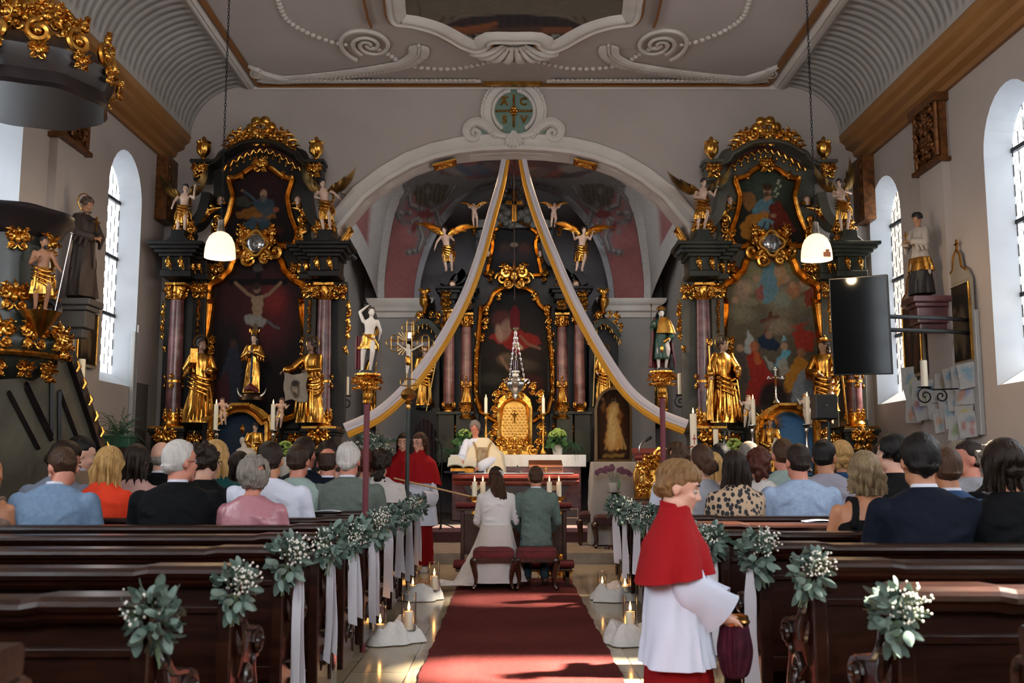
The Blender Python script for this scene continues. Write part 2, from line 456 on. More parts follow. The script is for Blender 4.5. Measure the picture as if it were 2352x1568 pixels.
def statue(name,label,px,ytop,ybot,Y,robe='gold',rz=0,lean=0,bare=False,legs=False,armL=None,armR=None,headrz=0,headrx=.1,hair='4a2f1d',wings=None,halo=False,seed=1,group=None,base=None,cat='statue',beard=0,longhair=0,flesh=None,fat=1.0,robe_z=(.02,.80),cape=None,sash=True,hat=None,extra=None,X=None,z0=None,kneel=0,loc=None,H=None,baby=False,skirt=None,hairgold=False,flare=1.0):
 """upright carved figure; local z in units of figure height, facing -y before rz"""
 if loc is None:
  p0=W(px,ybot,Y)if X is None else WX(px,ybot,X);p1=W(px,ytop,Y)if X is None else WX(px,ytop,X);H=p1.z-p0.z
  loc=p0
 root=thing(name,label,cat,loc,rz,group)
 FL=flesh or POLY();RB={'gold':gold()}.get(robe)or robe
 def sc_(mb):return MBs(mb,H)
 hk=(.60 if not baby else.95);hz=.93 if not baby else.88;sx=lean
 hips,chest,neck=V((sx*.35,0,.53)),V((sx*.75,0,.74)),V((sx*.95,-.005,.83))
 hc=V((sx*1.1,-.012,hz))
 b=MB();head_mb(b,hc,hk,headrz,headrx)
 b.cap(neck-V((0,0,.02)),hc-V((0,0,.04)),.030*fat,.027*fat)
 b.rings(rr_loft([(.50,hips.x,0,.075*fat,.062*fat,0),(.56,hips.x,0,.085*fat,.06*fat,0),(.64,(hips.x+chest.x)/2,0,.07*fat,.055*fat,0),(.73,chest.x,-.004,.09*fat,.064*fat,0),(.79,chest.x,0,.095*fat,.052*fat,0),(.825,neck.x,0,.05*fat,.04*fat,0),(.845,neck.x,0,.028,.028,0)],20,None,3))
 sh={-1:chest+V((-.105*fat,0,.045)),1:chest+V((.105*fat,0,.045))}
 arms={-1:armL or((-.15,-.03,.62),(-.06,-.12,.60)),1:armR or((.15,-.03,.62),(.06,-.12,.62))}
 hands={}
 for s in(-1,1):
  e,h=V(arms[s][0])+V((sx*.6,0,0)),V(arms[s][1])+V((sx*.6,0,0));hands[s]=h
  b.cap(sh[s],e,.033*fat,.025*fat);b.cap(e,h,.025*fat,.018*fat);hand_mb(b,h,h-e,.52 if not baby else.6,.7,thumb=-s)
 if legs or baby:
  for s in(-1,1):
   kx=s*.055+hips.x*.5+(.03 if s>0 else-.01);kn=V((kx,-.05-.05*(s>0),.29+.03*(s>0)));an=V((s*.06-sx*.3,.015*s,.045))
   b.cap(hips+V((s*.045,0,0)),kn,.058*fat,.04*fat);b.cap(kn,an,.04*fat,.023*fat);b.cap(an-V((0,0,.02)),an+V((s*.02,-.07,-.03)),.022,.016)
 part('body',MBs(b,H),FL,root,rem=max(.006,H*.0085),sm=2)
 if robe is not None:
  f=foldfn(seed);m=MB();zb,zt=robe_z
  if bare:
   m.rings(rr_loft([(zb+.20,sx*-.1,0,.135*flare,.10*flare,.26),(.36,0,-.01,.125*flare,.10*flare,.2),(.46,hips.x,-.005,.108,.085,.14),(.55,hips.x,0,.096,.074,.1),(.585,hips.x,0,.088,.066,.05)],56,f,5))
   m.tube([(-.095+hips.x,-.04,.6),(0+hips.x,-.085,.54),(.1+hips.x,-.04,.5),(.16,.0,.42),(.17,.02,.30)],[.02,.03,.035,.04,.015],8,flat=.6)
   m.tube([(.1+hips.x,.0,.56),(.14,.04,.62),(.11,.07,.74),(.02,.09,.8)],[.03,.035,.03,.02],8,flat=.5)
  else:
   m.rings(rr_loft([(zb,-sx*.3,0,.155*flare,.125*flare,.2),(.18,-sx*.2,0,.14*flare,.112*flare,.19),(.36,0,-.008,.125,.1,.15),(.52,hips.x,0,.108,.085,.1),(.62,(hips.x+chest.x)/2,0,.098,.076,.09),(.73,chest.x,0,.108,.078,.06),(.795,chest.x,0,.108,.06,.03),(.83,neck.x,0,.052,.045,0)],60,f,5))
   for s in(-1,1):
    e,h=V(arms[s][0])+V((sx*.6,0,0)),V(arms[s][1])+V((sx*.6,0,0))
    m.cap(sh[s],e,.044*fat,.048*fat,12);w_=e.lerp(h,.72);m.cap(e,w_,.047*fat,.05*fat,12)
    for k in range(3):p=e.lerp(w_,k/2.5);m.tube([p+V((0,0,.03)),p+V((s*.015,0,-.045)),p+V((s*.02,.015,-.085-.015*k))],[.02,.032,.018],7,flat=.6)
  if sash:
   rs=random.Random(seed+5)
   for k in range(4):
    z=.56-k*.055;q=[(-.13,.02,z+.05),(-.09,-.085,z+.01),(.02,-.115,z-.035),(.12,-.07,z-.02-.02*k),(.155,.03,z+.02)]
    m.tube([V(p)+V((hips.x*.5,0,0))for p in spline(q,4)],[.016,.024,.03,.024,.012],8,flat=.7)
   for k in range(6):
    x=-.1+.04*k+rs.uniform(-.01,.01);m.tube([(x*.8+hips.x*.4,-.09,.48),(x,-.115*flare,.3),(x*1.15,-.12*flare,.12),(x*1.2,-.1*flare,.04 if not bare else.24)]if not bare else[(x*.8,-.08,.5),(x,-.11,.38),(x*1.1,-.1,.27)],[.008,.016,.02,.012],7)
  part('robe',MBs(m,H),RB,root,sm=1)
 if cape:
  f=foldfn(seed+3,6,11);m=MB()
  def cp(u,v):
   a=-.45*PI+u*1.9*PI-.5*PI+PI;a=PI*(-.15+1.3*u);z=.83-.78*v
   r=(.10+.085*v**.7)*(1+.12*v*f(a,z));return(r*1.1*math.cos(a)+chest.x*(1-v),r*.95*math.sin(a),z)
  m.grid(cp,44,22);part('cape',MBs(m,H),cape,root,solid=.012*H)
 q=MB();carved_hair(q,hc,hk*1.0,seed,headrz,headrx,longhair,beard)
 part('hair',MBs(q,H),gold()if hairgold else hairm(hair,hair),root,rem=max(.006,H*.008),sm=1)
 if wings:
  for s in(-1,1):
   d=wings[0]if s<0 else wings[1]
   if d is None:continue
   m=MB();wing_mb(m,(chest.x+s*.05,.06,.78),d,.5 if len(wings)<3 else wings[2],seed,13,.06,-s if len(wings)<4 else wings[3]*s)
   part('wing',MBs(m,H),gold()if len(wings)<5 else wings[4],root)
 if halo:
  m=MB();m.tube([V((.085*math.cos(a),.03,.085*math.sin(a)+.03))+hc for a in np.linspace(0,2*PI,29)[:-1]],.006,6,closed=True);part('halo',MBs(m,H),gold(),root)
 if hat is not None:
  m=MB();m.lathe(hat,20,Matrix.Translation(hc+V((0,.012,.05)))@Euler((headrx,0,headrz)).to_matrix().to_4x4());part('hat',MBs(m,H),gold(),root)
 if base is not None:
  m=MB();m.lathe([(.12,-.04),(.135,-.02),(.13,.0),(.12,.03),(.10,.035)],14);part('base',MBs(m,H),base,root)
 if extra:extra(root,H,hands)
 return root
def MBs(mb,s):
 mb.v=[(a*s,b*s,c*s)for a,b,c in mb.v];return mb
def staff(nm,m,p0,p1,r,top=None):
 def f(root,H,hands):
  q=MB();q.tube([V(p0),V(p1)],r,8)
  if top=='crook':cscroll(q,V(p1)+V((.0,0,.045)),.045,-PI/2,1.3,1,r*1.3)
  if top=='ball':q.ell(p1,r*2.4)
  if top=='tip':q.cap(V(p1),V(p1)+(V(p1)-V(p0)).normalized()*.05,r*2,r*.3)
  part(nm,MBs(q,H),m,root)
 return f
def cherub(parent,p,r,seed,gl=True):
 """winged cherub head, a part of the altar"""
 m=MB();head_mb(m,p,r/.115,random.Random(seed).uniform(-.4,.4),.1);h=part('cherub_head',m,POLY(),parent,world=True,rem=.007,sm=1)
 q=MB();carved_hair(q,V(p)+V((0,.01,0)),r/.115,seed);part('hair',q,hairm('6a4a30','cherub'),h,world=True,rem=.01,sm=1)
 q=MB()
 for s in(-1,1):
  for k in range(4):leaf(q,V(p)+V((s*r*.2,.02,-r*.7)),(0 if s>0 else PI)+s*(-.25+.33*k),r*(1.5-.25*k),r*.3,s*.5)
 part('wing',q,gold(),h,world=True)
def framed(mb,outline,Y,w,depth,n=3,closed=True,prof=None):
 P=[W(x,y,Y)for x,y in spline(outline,n,closed)]
 pr=prof or[(-.5*w,0),(-.5*w,depth*.5),(-.34*w,depth),(-.15*w,depth*.75),(0,depth*.62),(.15*w,depth*.75),(.3*w,depth*.9),(.5*w,depth*.45),(.5*w,0)]
 mb.sweep(pr,P,up=(0,-1,0),closed=closed)
 return mb
# ================================================================ camera, light from outside
cam=bpy.data.cameras.new('camera');co=bpy.data.objects.new('camera',cam);COL.objects.link(co)
cam.sensor_width=36;cam.lens=36*F/2352;cam.shift_x=6/2352
co.location=(CX,0,CZ);co.rotation_euler=(PI/2+PITCH,0,0);sc.camera=co
cam.dof.use_dof=True;cam.dof.focus_distance=11.5;cam.dof.aperture_fstop=4.5
cam.clip_start=.05
wd=bpy.data.worlds.new('sky');sc.world=wd;wd.use_nodes=True
wd.node_tree.nodes['Background'].inputs[0].default_value=(.93,.96,1,1)
wd.node_tree.nodes['Background'].inputs[1].default_value=20.0
vs_=sc.view_settings;vs_.view_transform='Standard';vs_.look='None';vs_.gamma=1;vs_.exposure=0.1
sc.display_settings.display_device='sRGB'
cy=sc.cycles
cy.max_bounces=6;cy.diffuse_bounces=3;cy.glossy_bounces=3;cy.transmission_bounces=4;cy.transparent_max_bounces=8
cy.caustics_reflective=False;cy.caustics_refractive=False;cy.sample_clamp_indirect=4;cy.use_denoising=True
cy.use_adaptive_sampling=True;cy.adaptive_threshold=.025
sun=bpy.data.lights.new('sun','SUN');so=bpy.data.objects.new('sun',sun);COL.objects.link(so)
sun.energy=120;sun.angle=.05;sun.color=(1,.86,.68)
so.rotation_euler=V((-1,.03,-.86)).to_track_quat('-Z','Y').to_euler()
# ================================================================ room shell
XW=4.9;YB=13.6;YN=-4.6;ZC=6.63;XC=3.78;ZK=5.86
PL=plaster()
mb=MB();mb.box(-XW-.6,XW+.6,YN,13.32,-.2,0)
fl=mat('floor_stone','a5977e',.13,c2='93856d',ns=1.6,spec=.5,coat=.3,contrast=.6)
def tiles(m,sx,sy,c1,c2,mortar):
 n,l=m.node_tree.nodes,m.node_tree.links;b=n['Principled BSDF']
 t=n.new('ShaderNodeTexCoord');br=n.new('ShaderNodeTexBrick')
 br.inputs['Scale'].default_value=1;br.inputs['Brick Width'].default_value=sx;br.inputs['Row Height'].default_value=sy
 br.inputs['Mortar Size'].default_value=.004;br.offset=.5
 br.inputs['Color1'].default_value=rgba(c1);br.inputs['Color2'].default_value=rgba(c2);br.inputs['Mortar'].default_value=rgba(mortar)
 mp=n.new('ShaderNodeMapping');mp.inputs['Rotation'].default_value=(0,0,PI/2);l.new(t.outputs['Object'],mp.inputs[0])
 l.new(mp.outputs[0],br.inputs['Vector'])
 nz=n.new('ShaderNodeTexNoise');nz.inputs['Scale'].default_value=3;nz.inputs['Detail'].default_value=6;l.new(t.outputs['Object'],nz.inputs['Vector'])
 mx=n.new('ShaderNodeMix');mx.data_type='RGBA';mx.blend_type='OVERLAY';mx.inputs[0].default_value=.35
 l.new(br.outputs['Color'],mx.inputs[6]);l.new(nz.outputs['Fac'],mx.inputs[7]);l.new(mx.outputs[2],b.inputs['Base Color'])
tiles(fl,.72,.36,'b3a388','a79679','5d5344')
struct('floor',mb,fl)
for sg,nm in((-1,'left'),(1,'right')):
 mb=MB();mb.box(*sorted((sg*1.19,sg*(XW+.05))),-1.5,12.25,0,.09)
 struct('floor_'+nm,mb,mat('platform_wood','4a2b1a',.35,c2='2c170d',ns=4,stretch=(8,1,8),coat=.2),bevel=.01)
stone=mat('step_stone','8d8378',.45,c2='6f665d',ns=6,detail=8)
mb=MB();mb.box(-XW-.6,XW+.6,13.32,21.3,-.2,.15);struct('floor_step',mb,stone,bevel=.008)
mb=MB();mb.box(-3.3,3.3,15.05,21.3,.14,.30)
struct('floor_chancel',mb,mat('chancel_floor','6b5f55',.3,c2='4f453d',ns=3))
mb=MB();mb.box(-3.2,3.2,15.03,16.2,.28,.306);mb.box(-3.2,3.2,15.035,15.048,.155,.3)
solo('carpet_runner',mb,mat('purple_carpet','4a2a30',.95,bump=.3,bs=180),'dull purple carpet covering the second chancel step','carpet',smooth=False)
def arch(yc,w,z0,zs,n=14):
 h=w/2
 return[(yc-h,z0)]+[(yc-h*math.cos(PI*k/n),zs+h*1.12*math.sin(PI*k/n))for k in range(n+1)]+[(yc+h,z0)]
WIN_W={-1:[12.2,9.0,5.6,2.5,-.9,-3.3],1:[12.92,9.6,6.3,3.1,-.2,-3.0]}
def mullglass(nm='dimmed_window_glass',tint=.215):  # tint holds back skylight in the front windows, leaving rear ones brighter
 m=mat(nm,'e8f0f4',.1)
 n,l=m.node_tree.nodes,m.node_tree.links
 if 'Mix Shader' in n:return m
 tr=n.new('ShaderNodeBsdfTransparent');tr.inputs[0].default_value=(tint*.95,tint*.98,tint,1)
 gl=n.new('ShaderNodeBsdfGlossy');gl.inputs['Roughness'].default_value=.06
 mx=n.new('ShaderNodeMixShader');mx.inputs[0].default_value=.05
 l.new(tr.outputs[0],mx.inputs[1]);l.new(gl.outputs[0],mx.inputs[2]);l.new(mx.outputs[0],n['Material Output'].inputs[0])
 return m
REV=mat('window_reveal_white','cbcfd3',.85,c2='b9bfc6',ns=1.5)
wi=0
for sg,nm in((-1,'left'),(1,'right')):
 X=sg*XW;mb=MB();prev=YN;z0,zs,w=2.28,4.62,1.08
 if sg>0:z0,zs=2.1,4.5
 for yc in sorted(WIN_W[sg]):
  a=arch(yc,w,z0,zs)
  mb.add([(X,prev,0),(X,yc-w/2,0),(X,yc-w/2,6.95),(X,prev,6.95)],[(0,1,2,3)])
  mb.add([(X,yc-w/2,0),(X,yc+w/2,0),(X,yc+w/2,z0),(X,yc-w/2,z0)],[(0,1,2,3)])
  top=[(X,y,z)for y,z in a[1:-1]]+[(X,yc+w/2,6.95),(X,yc-w/2,6.95)]
  mb.add(top,[tuple(range(len(top)))])
  prev=yc+w/2
 mb.add([(X,prev,0),(X,YB+.02,0),(X,YB+.02,6.95),(X,prev,6.95)],[(0,1,2,3)])
 mb.add([(X+sg*.62,YN,0),(X+sg*.62,YN,6.95),(X,YN,6.95),(X,YN,0)],[(0,1,2,3)])
 wl=struct('wall_'+nm,mb,PL)
 for yc in WIN_W[sg]:
  wi+=1;root=None
  a=arch(yc,w,z0,zs);ii=arch(yc,w*.8,z0+.16,zs-.0)
  Xg=X+sg*.25
  mb=MB();vs=[(X,y,z)for y,z in a]+[(Xg,y,z)for y,z in ii];n=len(a)
  mb.add(vs,[(i,(i+1)%n,(i+1)%n+n,i+n)for i in range(n)])
  wn=struct('window_%d'%wi,mb,REV,None)
  mg=MB();mg.add([(Xg,y,z)for y,z in ii],[tuple(range(n))])
  part('pane',mg,mullglass()if yc>7 else mullglass('clear_window_glass',.9),wn,smooth=False)
  ml=MB();y0,y1,zb,zt=yc-w*.4,yc+w*.4,z0+.16,zs+w*.45
  for k in range(4):
   z=zb+(zt-zb)*k/3.6
   if k:ml.box(Xg-.02,Xg+.02,y0,y1,z-.022,z+.022)
  part('iron_bar',ml,iron(),wn,smooth=False)
  ml=MB();r=.007;hx=.12;hz=.21
  for i in range(8):
   for j in range(int((zt-zb)/hz)+1):
    yy=y0+i*hx+.02;zz=zb+j*hz+(hz/2 if i%2 else 0)
    if zz>zs+.2 and abs(yy-yc)>.2 or yy>y1+.01:continue
    ml.box(Xg-.004,Xg+.004,yy-r/2,yy+r/2,zz,zz+hz*.6)
    for d in(-1,1):
     p=V((Xg,yy,zz+hz*.6));q=V((Xg,yy+d*hx*.5,zz+hz*.8))
     if y0<=q.y<=y1:ml.tube([p,q],.0035,4)
  part('leading',ml,iron(),wn,smooth=False)
  la=bpy.data.lights.new('sky_portal','AREA');la.shape='RECTANGLE';la.size=w*.84;la.size_y=zt-zb+.1
  la.cycles.is_portal=True
  lo=bpy.data.objects.new('sky_portal',la);COL.objects.link(lo);lo.location=(Xg+sg*.06,yc,(zb+zt)/2)
  lo.rotation_euler=(0,sg*PI/2,0)
  z_axis=-(lo.rotation_euler.to_matrix()@V((0,0,1)))
  if z_axis.x*sg>0:lo.rotation_euler=(0,-sg*PI/2,0)
 cp=[(0,5.5),(.05,5.5),(.06,5.56),(.13,5.6),(.15,5.66),(.24,5.7),(.25,5.76),(.31,5.8),(.33,5.88),(.30,5.93),(0,5.93)]
 mb=MB();mb.rings([[(X-sg*d,y,z)for d,z in(cp if sg<0 else cp)]for y in(YN,YB)],True)
 struct('trim_cornice_'+nm,mb,mat('ochre_marbled','9a6a35',.5,c2='7d5226',ns=1.2,stretch=(1,.4,3),contrast=.5))
 NF=int((YB-YN)/.145)
 def cove(u,v,sg=sg):
  y=YN+(YB-YN)*u;t=v*PI/2
  x=XW-.32-(XW-.32-XC)*(1-math.cos(t));z=5.9+(ZC-5.9)*math.sin(t)
  ph=(u*NF)%1;e=min(1,max(0,(v-.07)/.06),1)*min(1,max(0,(.93-v)/.06))
  g=max(0,math.sin(PI*min(1,ph/.62)))if ph<.62 else 0
  o=.028*g*e
  return(sg*(x+o*math.cos(t)),y,z+o*math.sin(t))
 mb=MB();mb.grid(cove,NF*8,18,flip=sg>0)
 part_c=struct('trim_cove_'+nm,mb,mat('cove_plaster','aaa39a',.9,vcol=True,ns=3,contrast=1.2),smooth=True,col=np.array([lin('8d8781')if((i%(NF*8+1))/8%1)<.62 and 1.5<i//(NF*8+1)<16.5 else lin('b0a89e')for i in range(len(mb.v))]))
 for py0,py1 in([(10.1,10.75),(6.9,7.5)]if sg<0 else[(10.93,11.55),(7.7,8.3)]):
  mb=MB();mb.box(*sorted((X,X-sg*.09)),py0,py1,.09,5.52)
  p_=struct('trim_pilaster_'+nm,mb,PL)
  mc=MB();x1=X-sg*.10
  mc.prism([(py0-.02,4.75),(py1+.02,4.75),(py1+.03,5.5),(py0-.03,5.5)],x1,X-sg*.02,plane='yz')
  mc.box(*sorted((X,X-sg*.16)),py0-.05,py1+.05,4.70,4.75);mc.box(*sorted((X,X-sg*.17)),py0-.06,py1+.06,5.4,5.5)
  for zc_,r_ in((4.92,.16),(5.15,.2),(5.34,.14)):
   q=MB();spray(q,(0,0,0),r_,int(zc_*9));mc.merge(q,rotm(0,0,-sg*PI/2,(x1-sg*.015,(py0+py1)/2,zc_)))
   for e_ in(-.22,.22):q=MB();frond(q,(0,0,-.08),PI/2,.2,.035,2,.3);mc.merge(q,rotm(0,0,-sg*PI/2,(x1-sg*.015,(py0+py1)/2+e_,zc_)))
  for q in(py0+.02,py1-.02):mc.tube([(x1-sg*.02,q,4.78),(x1-sg*.02,q,5.4)],.03,8)
  part('capital',mc,mat('brown_gilt','7a4a1e',.42,.55,c2='4c2a10',ns=14,bump=.5,bs=45),p_)
 mb=MB();mb.box(*sorted((X,X-sg*.16)),13.2,13.6,4.6,5.5)
 for k in range(5):mb.ell((X-sg*.16,13.3,4.7+k*.17),(.03,.06,.08))
 struct('trim_console_'+nm,mb,MATS['brown_gilt'],smooth=True)
 mb=MB();mb.box(*sorted((X,X-sg*.02)),YN,YB,5.3,5.5)
mb=MB()
for x0_,x1_,z0_,z1_ in((-XW-.6,-2.2,0,6.8),(2.2,XW+.6,0,6.8),(-2.2,2.2,0,3.6),(-2.2,2.2,6.0,6.8)):mb.box(x0_,x1_,YN-.3,YN,z0_,z1_)
struct('wall_back',mb,PL)
wi+=1;mb=MB()  # unseen rear window, added to fill the nave with frontal light
for x_ in(-2.2,-.75,.69,2.14):mb.box(x_,x_+.06,YN-.2,YN-.12,3.6,6.0)
wn=struct('window_%d'%wi,mb,REV);mg=MB();mg.add([(-2.2,YN-.16,3.6),(2.2,YN-.16,3.6),(2.2,YN-.16,6.0),(-2.2,YN-.16,6.0)],[(0,1,2,3)]);part('pane',mg,mullglass('clear_window_glass',.9),wn,smooth=False)
la=bpy.data.lights.new('sky_portal','AREA');la.shape='RECTANGLE';la.size=4.4;la.size_y=2.4;la.cycles.is_portal=True
lo=bpy.data.objects.new('sky_portal',la);COL.objects.link(lo);lo.location=(0,YN-.2,4.8);lo.rotation_euler=(PI/2,0,0)
def mir(pts,c=1180):return pts+[(2*c-x,y)for x,y in reversed(pts)if abs(x-c)>1]
IN=[(757,760),(760,660),(772,590),(794,540),(849,475),(900,436),(952,406),(1003,387),(1055,375),(1110,369),(1180,366)]
OUT=[(712,760),(714,660),(730,560),(752,512),(780,479),(822,432),(866,396),(908,373),(952,355),(1010,338),(1073,326),(1125,322.5),(1180,322)]
ao=[W(x,y,YB)for x,y in mir(OUT)]
k_in=14.06
ai=[W(x,y,k_in)for x,y in mir(IN)]
X0=ai[0].x
def xz(p):return(p.x,p.z)
INF=[xz(p)for p in ai];INF[0]=(INF[0][0],.15);INF[-1]=(INF[-1][0],.15)
poly=[(-XW-.6,.0),(-XW-.6,6.9),(XW+.6,6.9),(XW+.6,.0)]+[INF[-1]]+INF[::-1][1:-1]+[INF[0]]
mb=MB();mb.prism(poly,YB,k_in)
wc=struct('wall_chancel',mb,PL)
prof=[(0,0),(0,-.03),(.05,-.045),(.07,-.03),(.15,-.03),(.17,-.05),(.215,-.055),(.235,-.03),(.235,0)]
path=[V((x,YB,z))for x,z in INF]
mb=MB();mb.sweep([(a,b)for a,b in prof],path,up=(0,1,0))
struct('trim_arch',mb,white_stucco(),smooth=True)
mb=MB()
for off in(.13,.19,.25,.31):
 for a,b in((.13,.34),(.42,.58),(.66,.87)):
  P=spline([tuple(p)for p in path[1:-1]],4);n=len(P);seg=[V(P[i])+V((0,off,-.004))for i in range(int(a*n),int(b*n))]
  mb.tube(seg,.008,6)
part('soffit_fillets',mb,white_stucco(),wc)
for i_,(px,py,an)in enumerate(((1022,378,14),(1344,377,-14),(793,548,58),(1567,548,-58))):
 p=W(px,py,13.82);mb=MB()
 mb.box(-.17,.17,-.14,.14,-.012,.012);mb.ell((0,0,-.01),(.09,.05,.03));mb.tube([(-.14,-.11,-.012),(.14,-.11,-.012),(.14,.11,-.012),(-.14,.11,-.012)],.012,6,closed=True)
 for k in range(7):mb.ell((math.sin((k-3)*.4)*.09,.02+math.cos((k-3)*.4)*.05,-.012),(.02,.035,.02))
 m4=Matrix.Translation(p+V((0,0,.0)))@Euler((0,-math.radians(an),0)).to_matrix().to_4x4()
 q=MB();q.merge(mb,m4);part('gilt_plaque',q,gold(),wc)
# ================================================================ flat ceiling with stucco
mb=MB();mb.box(-XC-.02,XC+.02,YN,YB,ZC,ZC+.1)
mr=MB();mr.box(-XW-.62,XW+.62,YN-.3,14.1,6.9,7.0);struct('ceiling_sky_block',mr,PL)  # unseen slab over the ceiling, added to stop sky light leaking in
CE=struct('ceiling',mb,mat('ceiling_plaster','b3a79f',.92,c2='a89c94',ns=.9,contrast=.7))
def C(px,py,dz=0):return WZ(px,py,ZC-dz)
def mirp(pts,c=1180):return pts+[(2*c-p[0],)+tuple(p[1:])for p in reversed(pts)if abs(p[0]-c)>1]
WS=white_stucco();TG=mat('ceiling_gilt_rope','8a5a2a',.5,.4,bump=.6,bs=80)
mb=MB()
pr=[(0,0),(0,-.05),(.03,-.06),(.06,-.045),(.08,-.06),(.11,-.03),(.13,0)]
edge=[V((-XC,YN,ZC)),V((-XC,13.59,ZC)),V((XC,13.59,ZC)),V((XC,YN,ZC))]
mb.sweep([(a-.02,b)for a,b in pr],edge,up=(0,0,1))
part('edge_moulding',mb,WS,CE)
mb=MB();mb.sweep([(.12,0),(.12,-.03),(.15,-.045),(.18,-.03),(.18,0)],edge,up=(0,0,1));part('gilt_edge_rope',mb,TG,CE)
mb=MB();a,b=C(1110,189),C(1245,189);mb.box(a.x,b.x,a.y-.04,a.y+.02,ZC-.05,ZC);part('gilt_edge_panel',mb,gold(),CE,smooth=False)
half=[(842,-300),(866,-120),(883,0),(894,45),(945,55),(987,67),(1021,84),(1055,103),(1083,112),(1110,111),(1128,103),(1136,92),(1180,92)]
out=mirp(half)
xs=[]
fr=[C(x,y,.01)for x,y in spline(half[2:],4)[:-1]];fr=[C(*p,.01)for p in half[:2]]+fr
frm=fr+[V((2*C(1180,92).x-p.x,p.y,p.z))for p in reversed(fr)]
mb=MB();mb.sweep([(-.01,0),(-.01,.05),(-.05,.08),(-.09,.05),(-.12,.07),(-.17,.07),(-.22,.03),(-.24,0)],frm,up=(0,0,-1));part('fresco_frame',mb,WS,CE)
mb=MB();mb.sweep([(.02,0),(.02,.03),(-.005,.06),(-.03,.05),(-.03,0)],frm,up=(0,0,-1));part('fresco_gilt_edge',mb,TG,CE)
P2=[(x,y)for x,y in out]
gx=np.linspace(835,1525,150);gy=np.linspace(-300,115,100);G=np.array([(x,y)for y in gy for x in gx]);ins=polymask(G,P2)
mb=MB();fs=[]
for j in range(99):
 for i in range(149):
  q=(j*150+i,j*150+i+1,(j+1)*150+i+1,(j+1)*150+i)
  if sum(ins[list(q)])>=2:fs.append(q)
us=sorted({i for f in fs for i in f});ix={o:n for n,o in enumerate(us)}
mb.add([tuple(C(G[i][0],G[i][1],.012))for i in us],[tuple(ix[i]for i in f)for f in fs])
pt=Paint(G[us],'5b5142');pt.grad(-200,20,'4a4238','675c4b')
pt.blob(1180,74,172,44,'1c0f12',soft=.12)
for k in range(-8,9):pt.line([(1180+k*20,40),(1178+k*22,66)],5,'371a1c',a=.7)
pm=(np.abs((G[us][:,0]-1180)/172)**2+((G[us][:,1]-74)/44)**2<1)&(G[us][:,1]>78)
d=np.clip((G[us][:,1]-70),1,99);cx=np.floor((G[us][:,0]-1180)/(14+d*.32)+40);cyy=np.floor(np.sqrt(d)*1.7)
chk=((cx+cyy)%2==0)
pt.mixin(pm*1.0,'141a22');pt.mixin((pm&chk)*1.0,'8f9082')
pt.line([(1040,68),(1080,72),(1120,66),(1150,74),(1230,70),(1310,70)],10,'7a4520');pt.line([(1040,70),(1110,60),(1140,54)],6,'8a4d22');pt.line([(1130,72),(1240,66)],9,'4b2b16')
pt.line([(960,0),(968,50)],3,'3c362e',.6);pt.line([(860,-25),(1490,-25)],3,'3c362e',.6);pt.line([(1008,62),(1060,38),(1180,30),(1300,38),(1352,62)],3,'80755f',.5)
part('fresco',mb,fresco_mat(),CE,col=pt.c,smooth=False)
mb=MB();R=[]
for k in range(33):
 a=(k/32-.5)*2.3;rr=1+.06*abs(math.sin(k*PI/4));w_=.018+.03*abs(math.sin(k*PI/4))
 c0=C(1181,106);r1=.62*rr
 R.append((a,r1,w_))
def shell(u,v):
 k=u*32;a=(u-.5)*2.3;rdg=abs(math.sin(k*PI/4));r1=.16+v*(.46+.05*rdg)
 c0=C(1181,96);return(c0.x+math.sin(a)*r1*1.0,c0.y+math.cos(a)*r1*.85,ZC-.012-v*.07*(.4+rdg)*(1.15-v)*3)
mb.grid(shell,64,6);part('stucco_shell',mb,WS,CE,solid=.01)
mb=MB()
for k in range(9):
 a=(k/8-.5)*2.1;c0=C(1181,96);mb.tube([(c0.x+math.sin(a)*r,c0.y+math.cos(a)*r*.85,ZC-.05)for r in(.22,.4,.6)],[.006,.012,.014],5)
part('shell_gilt_ribs',mb,TG,CE)
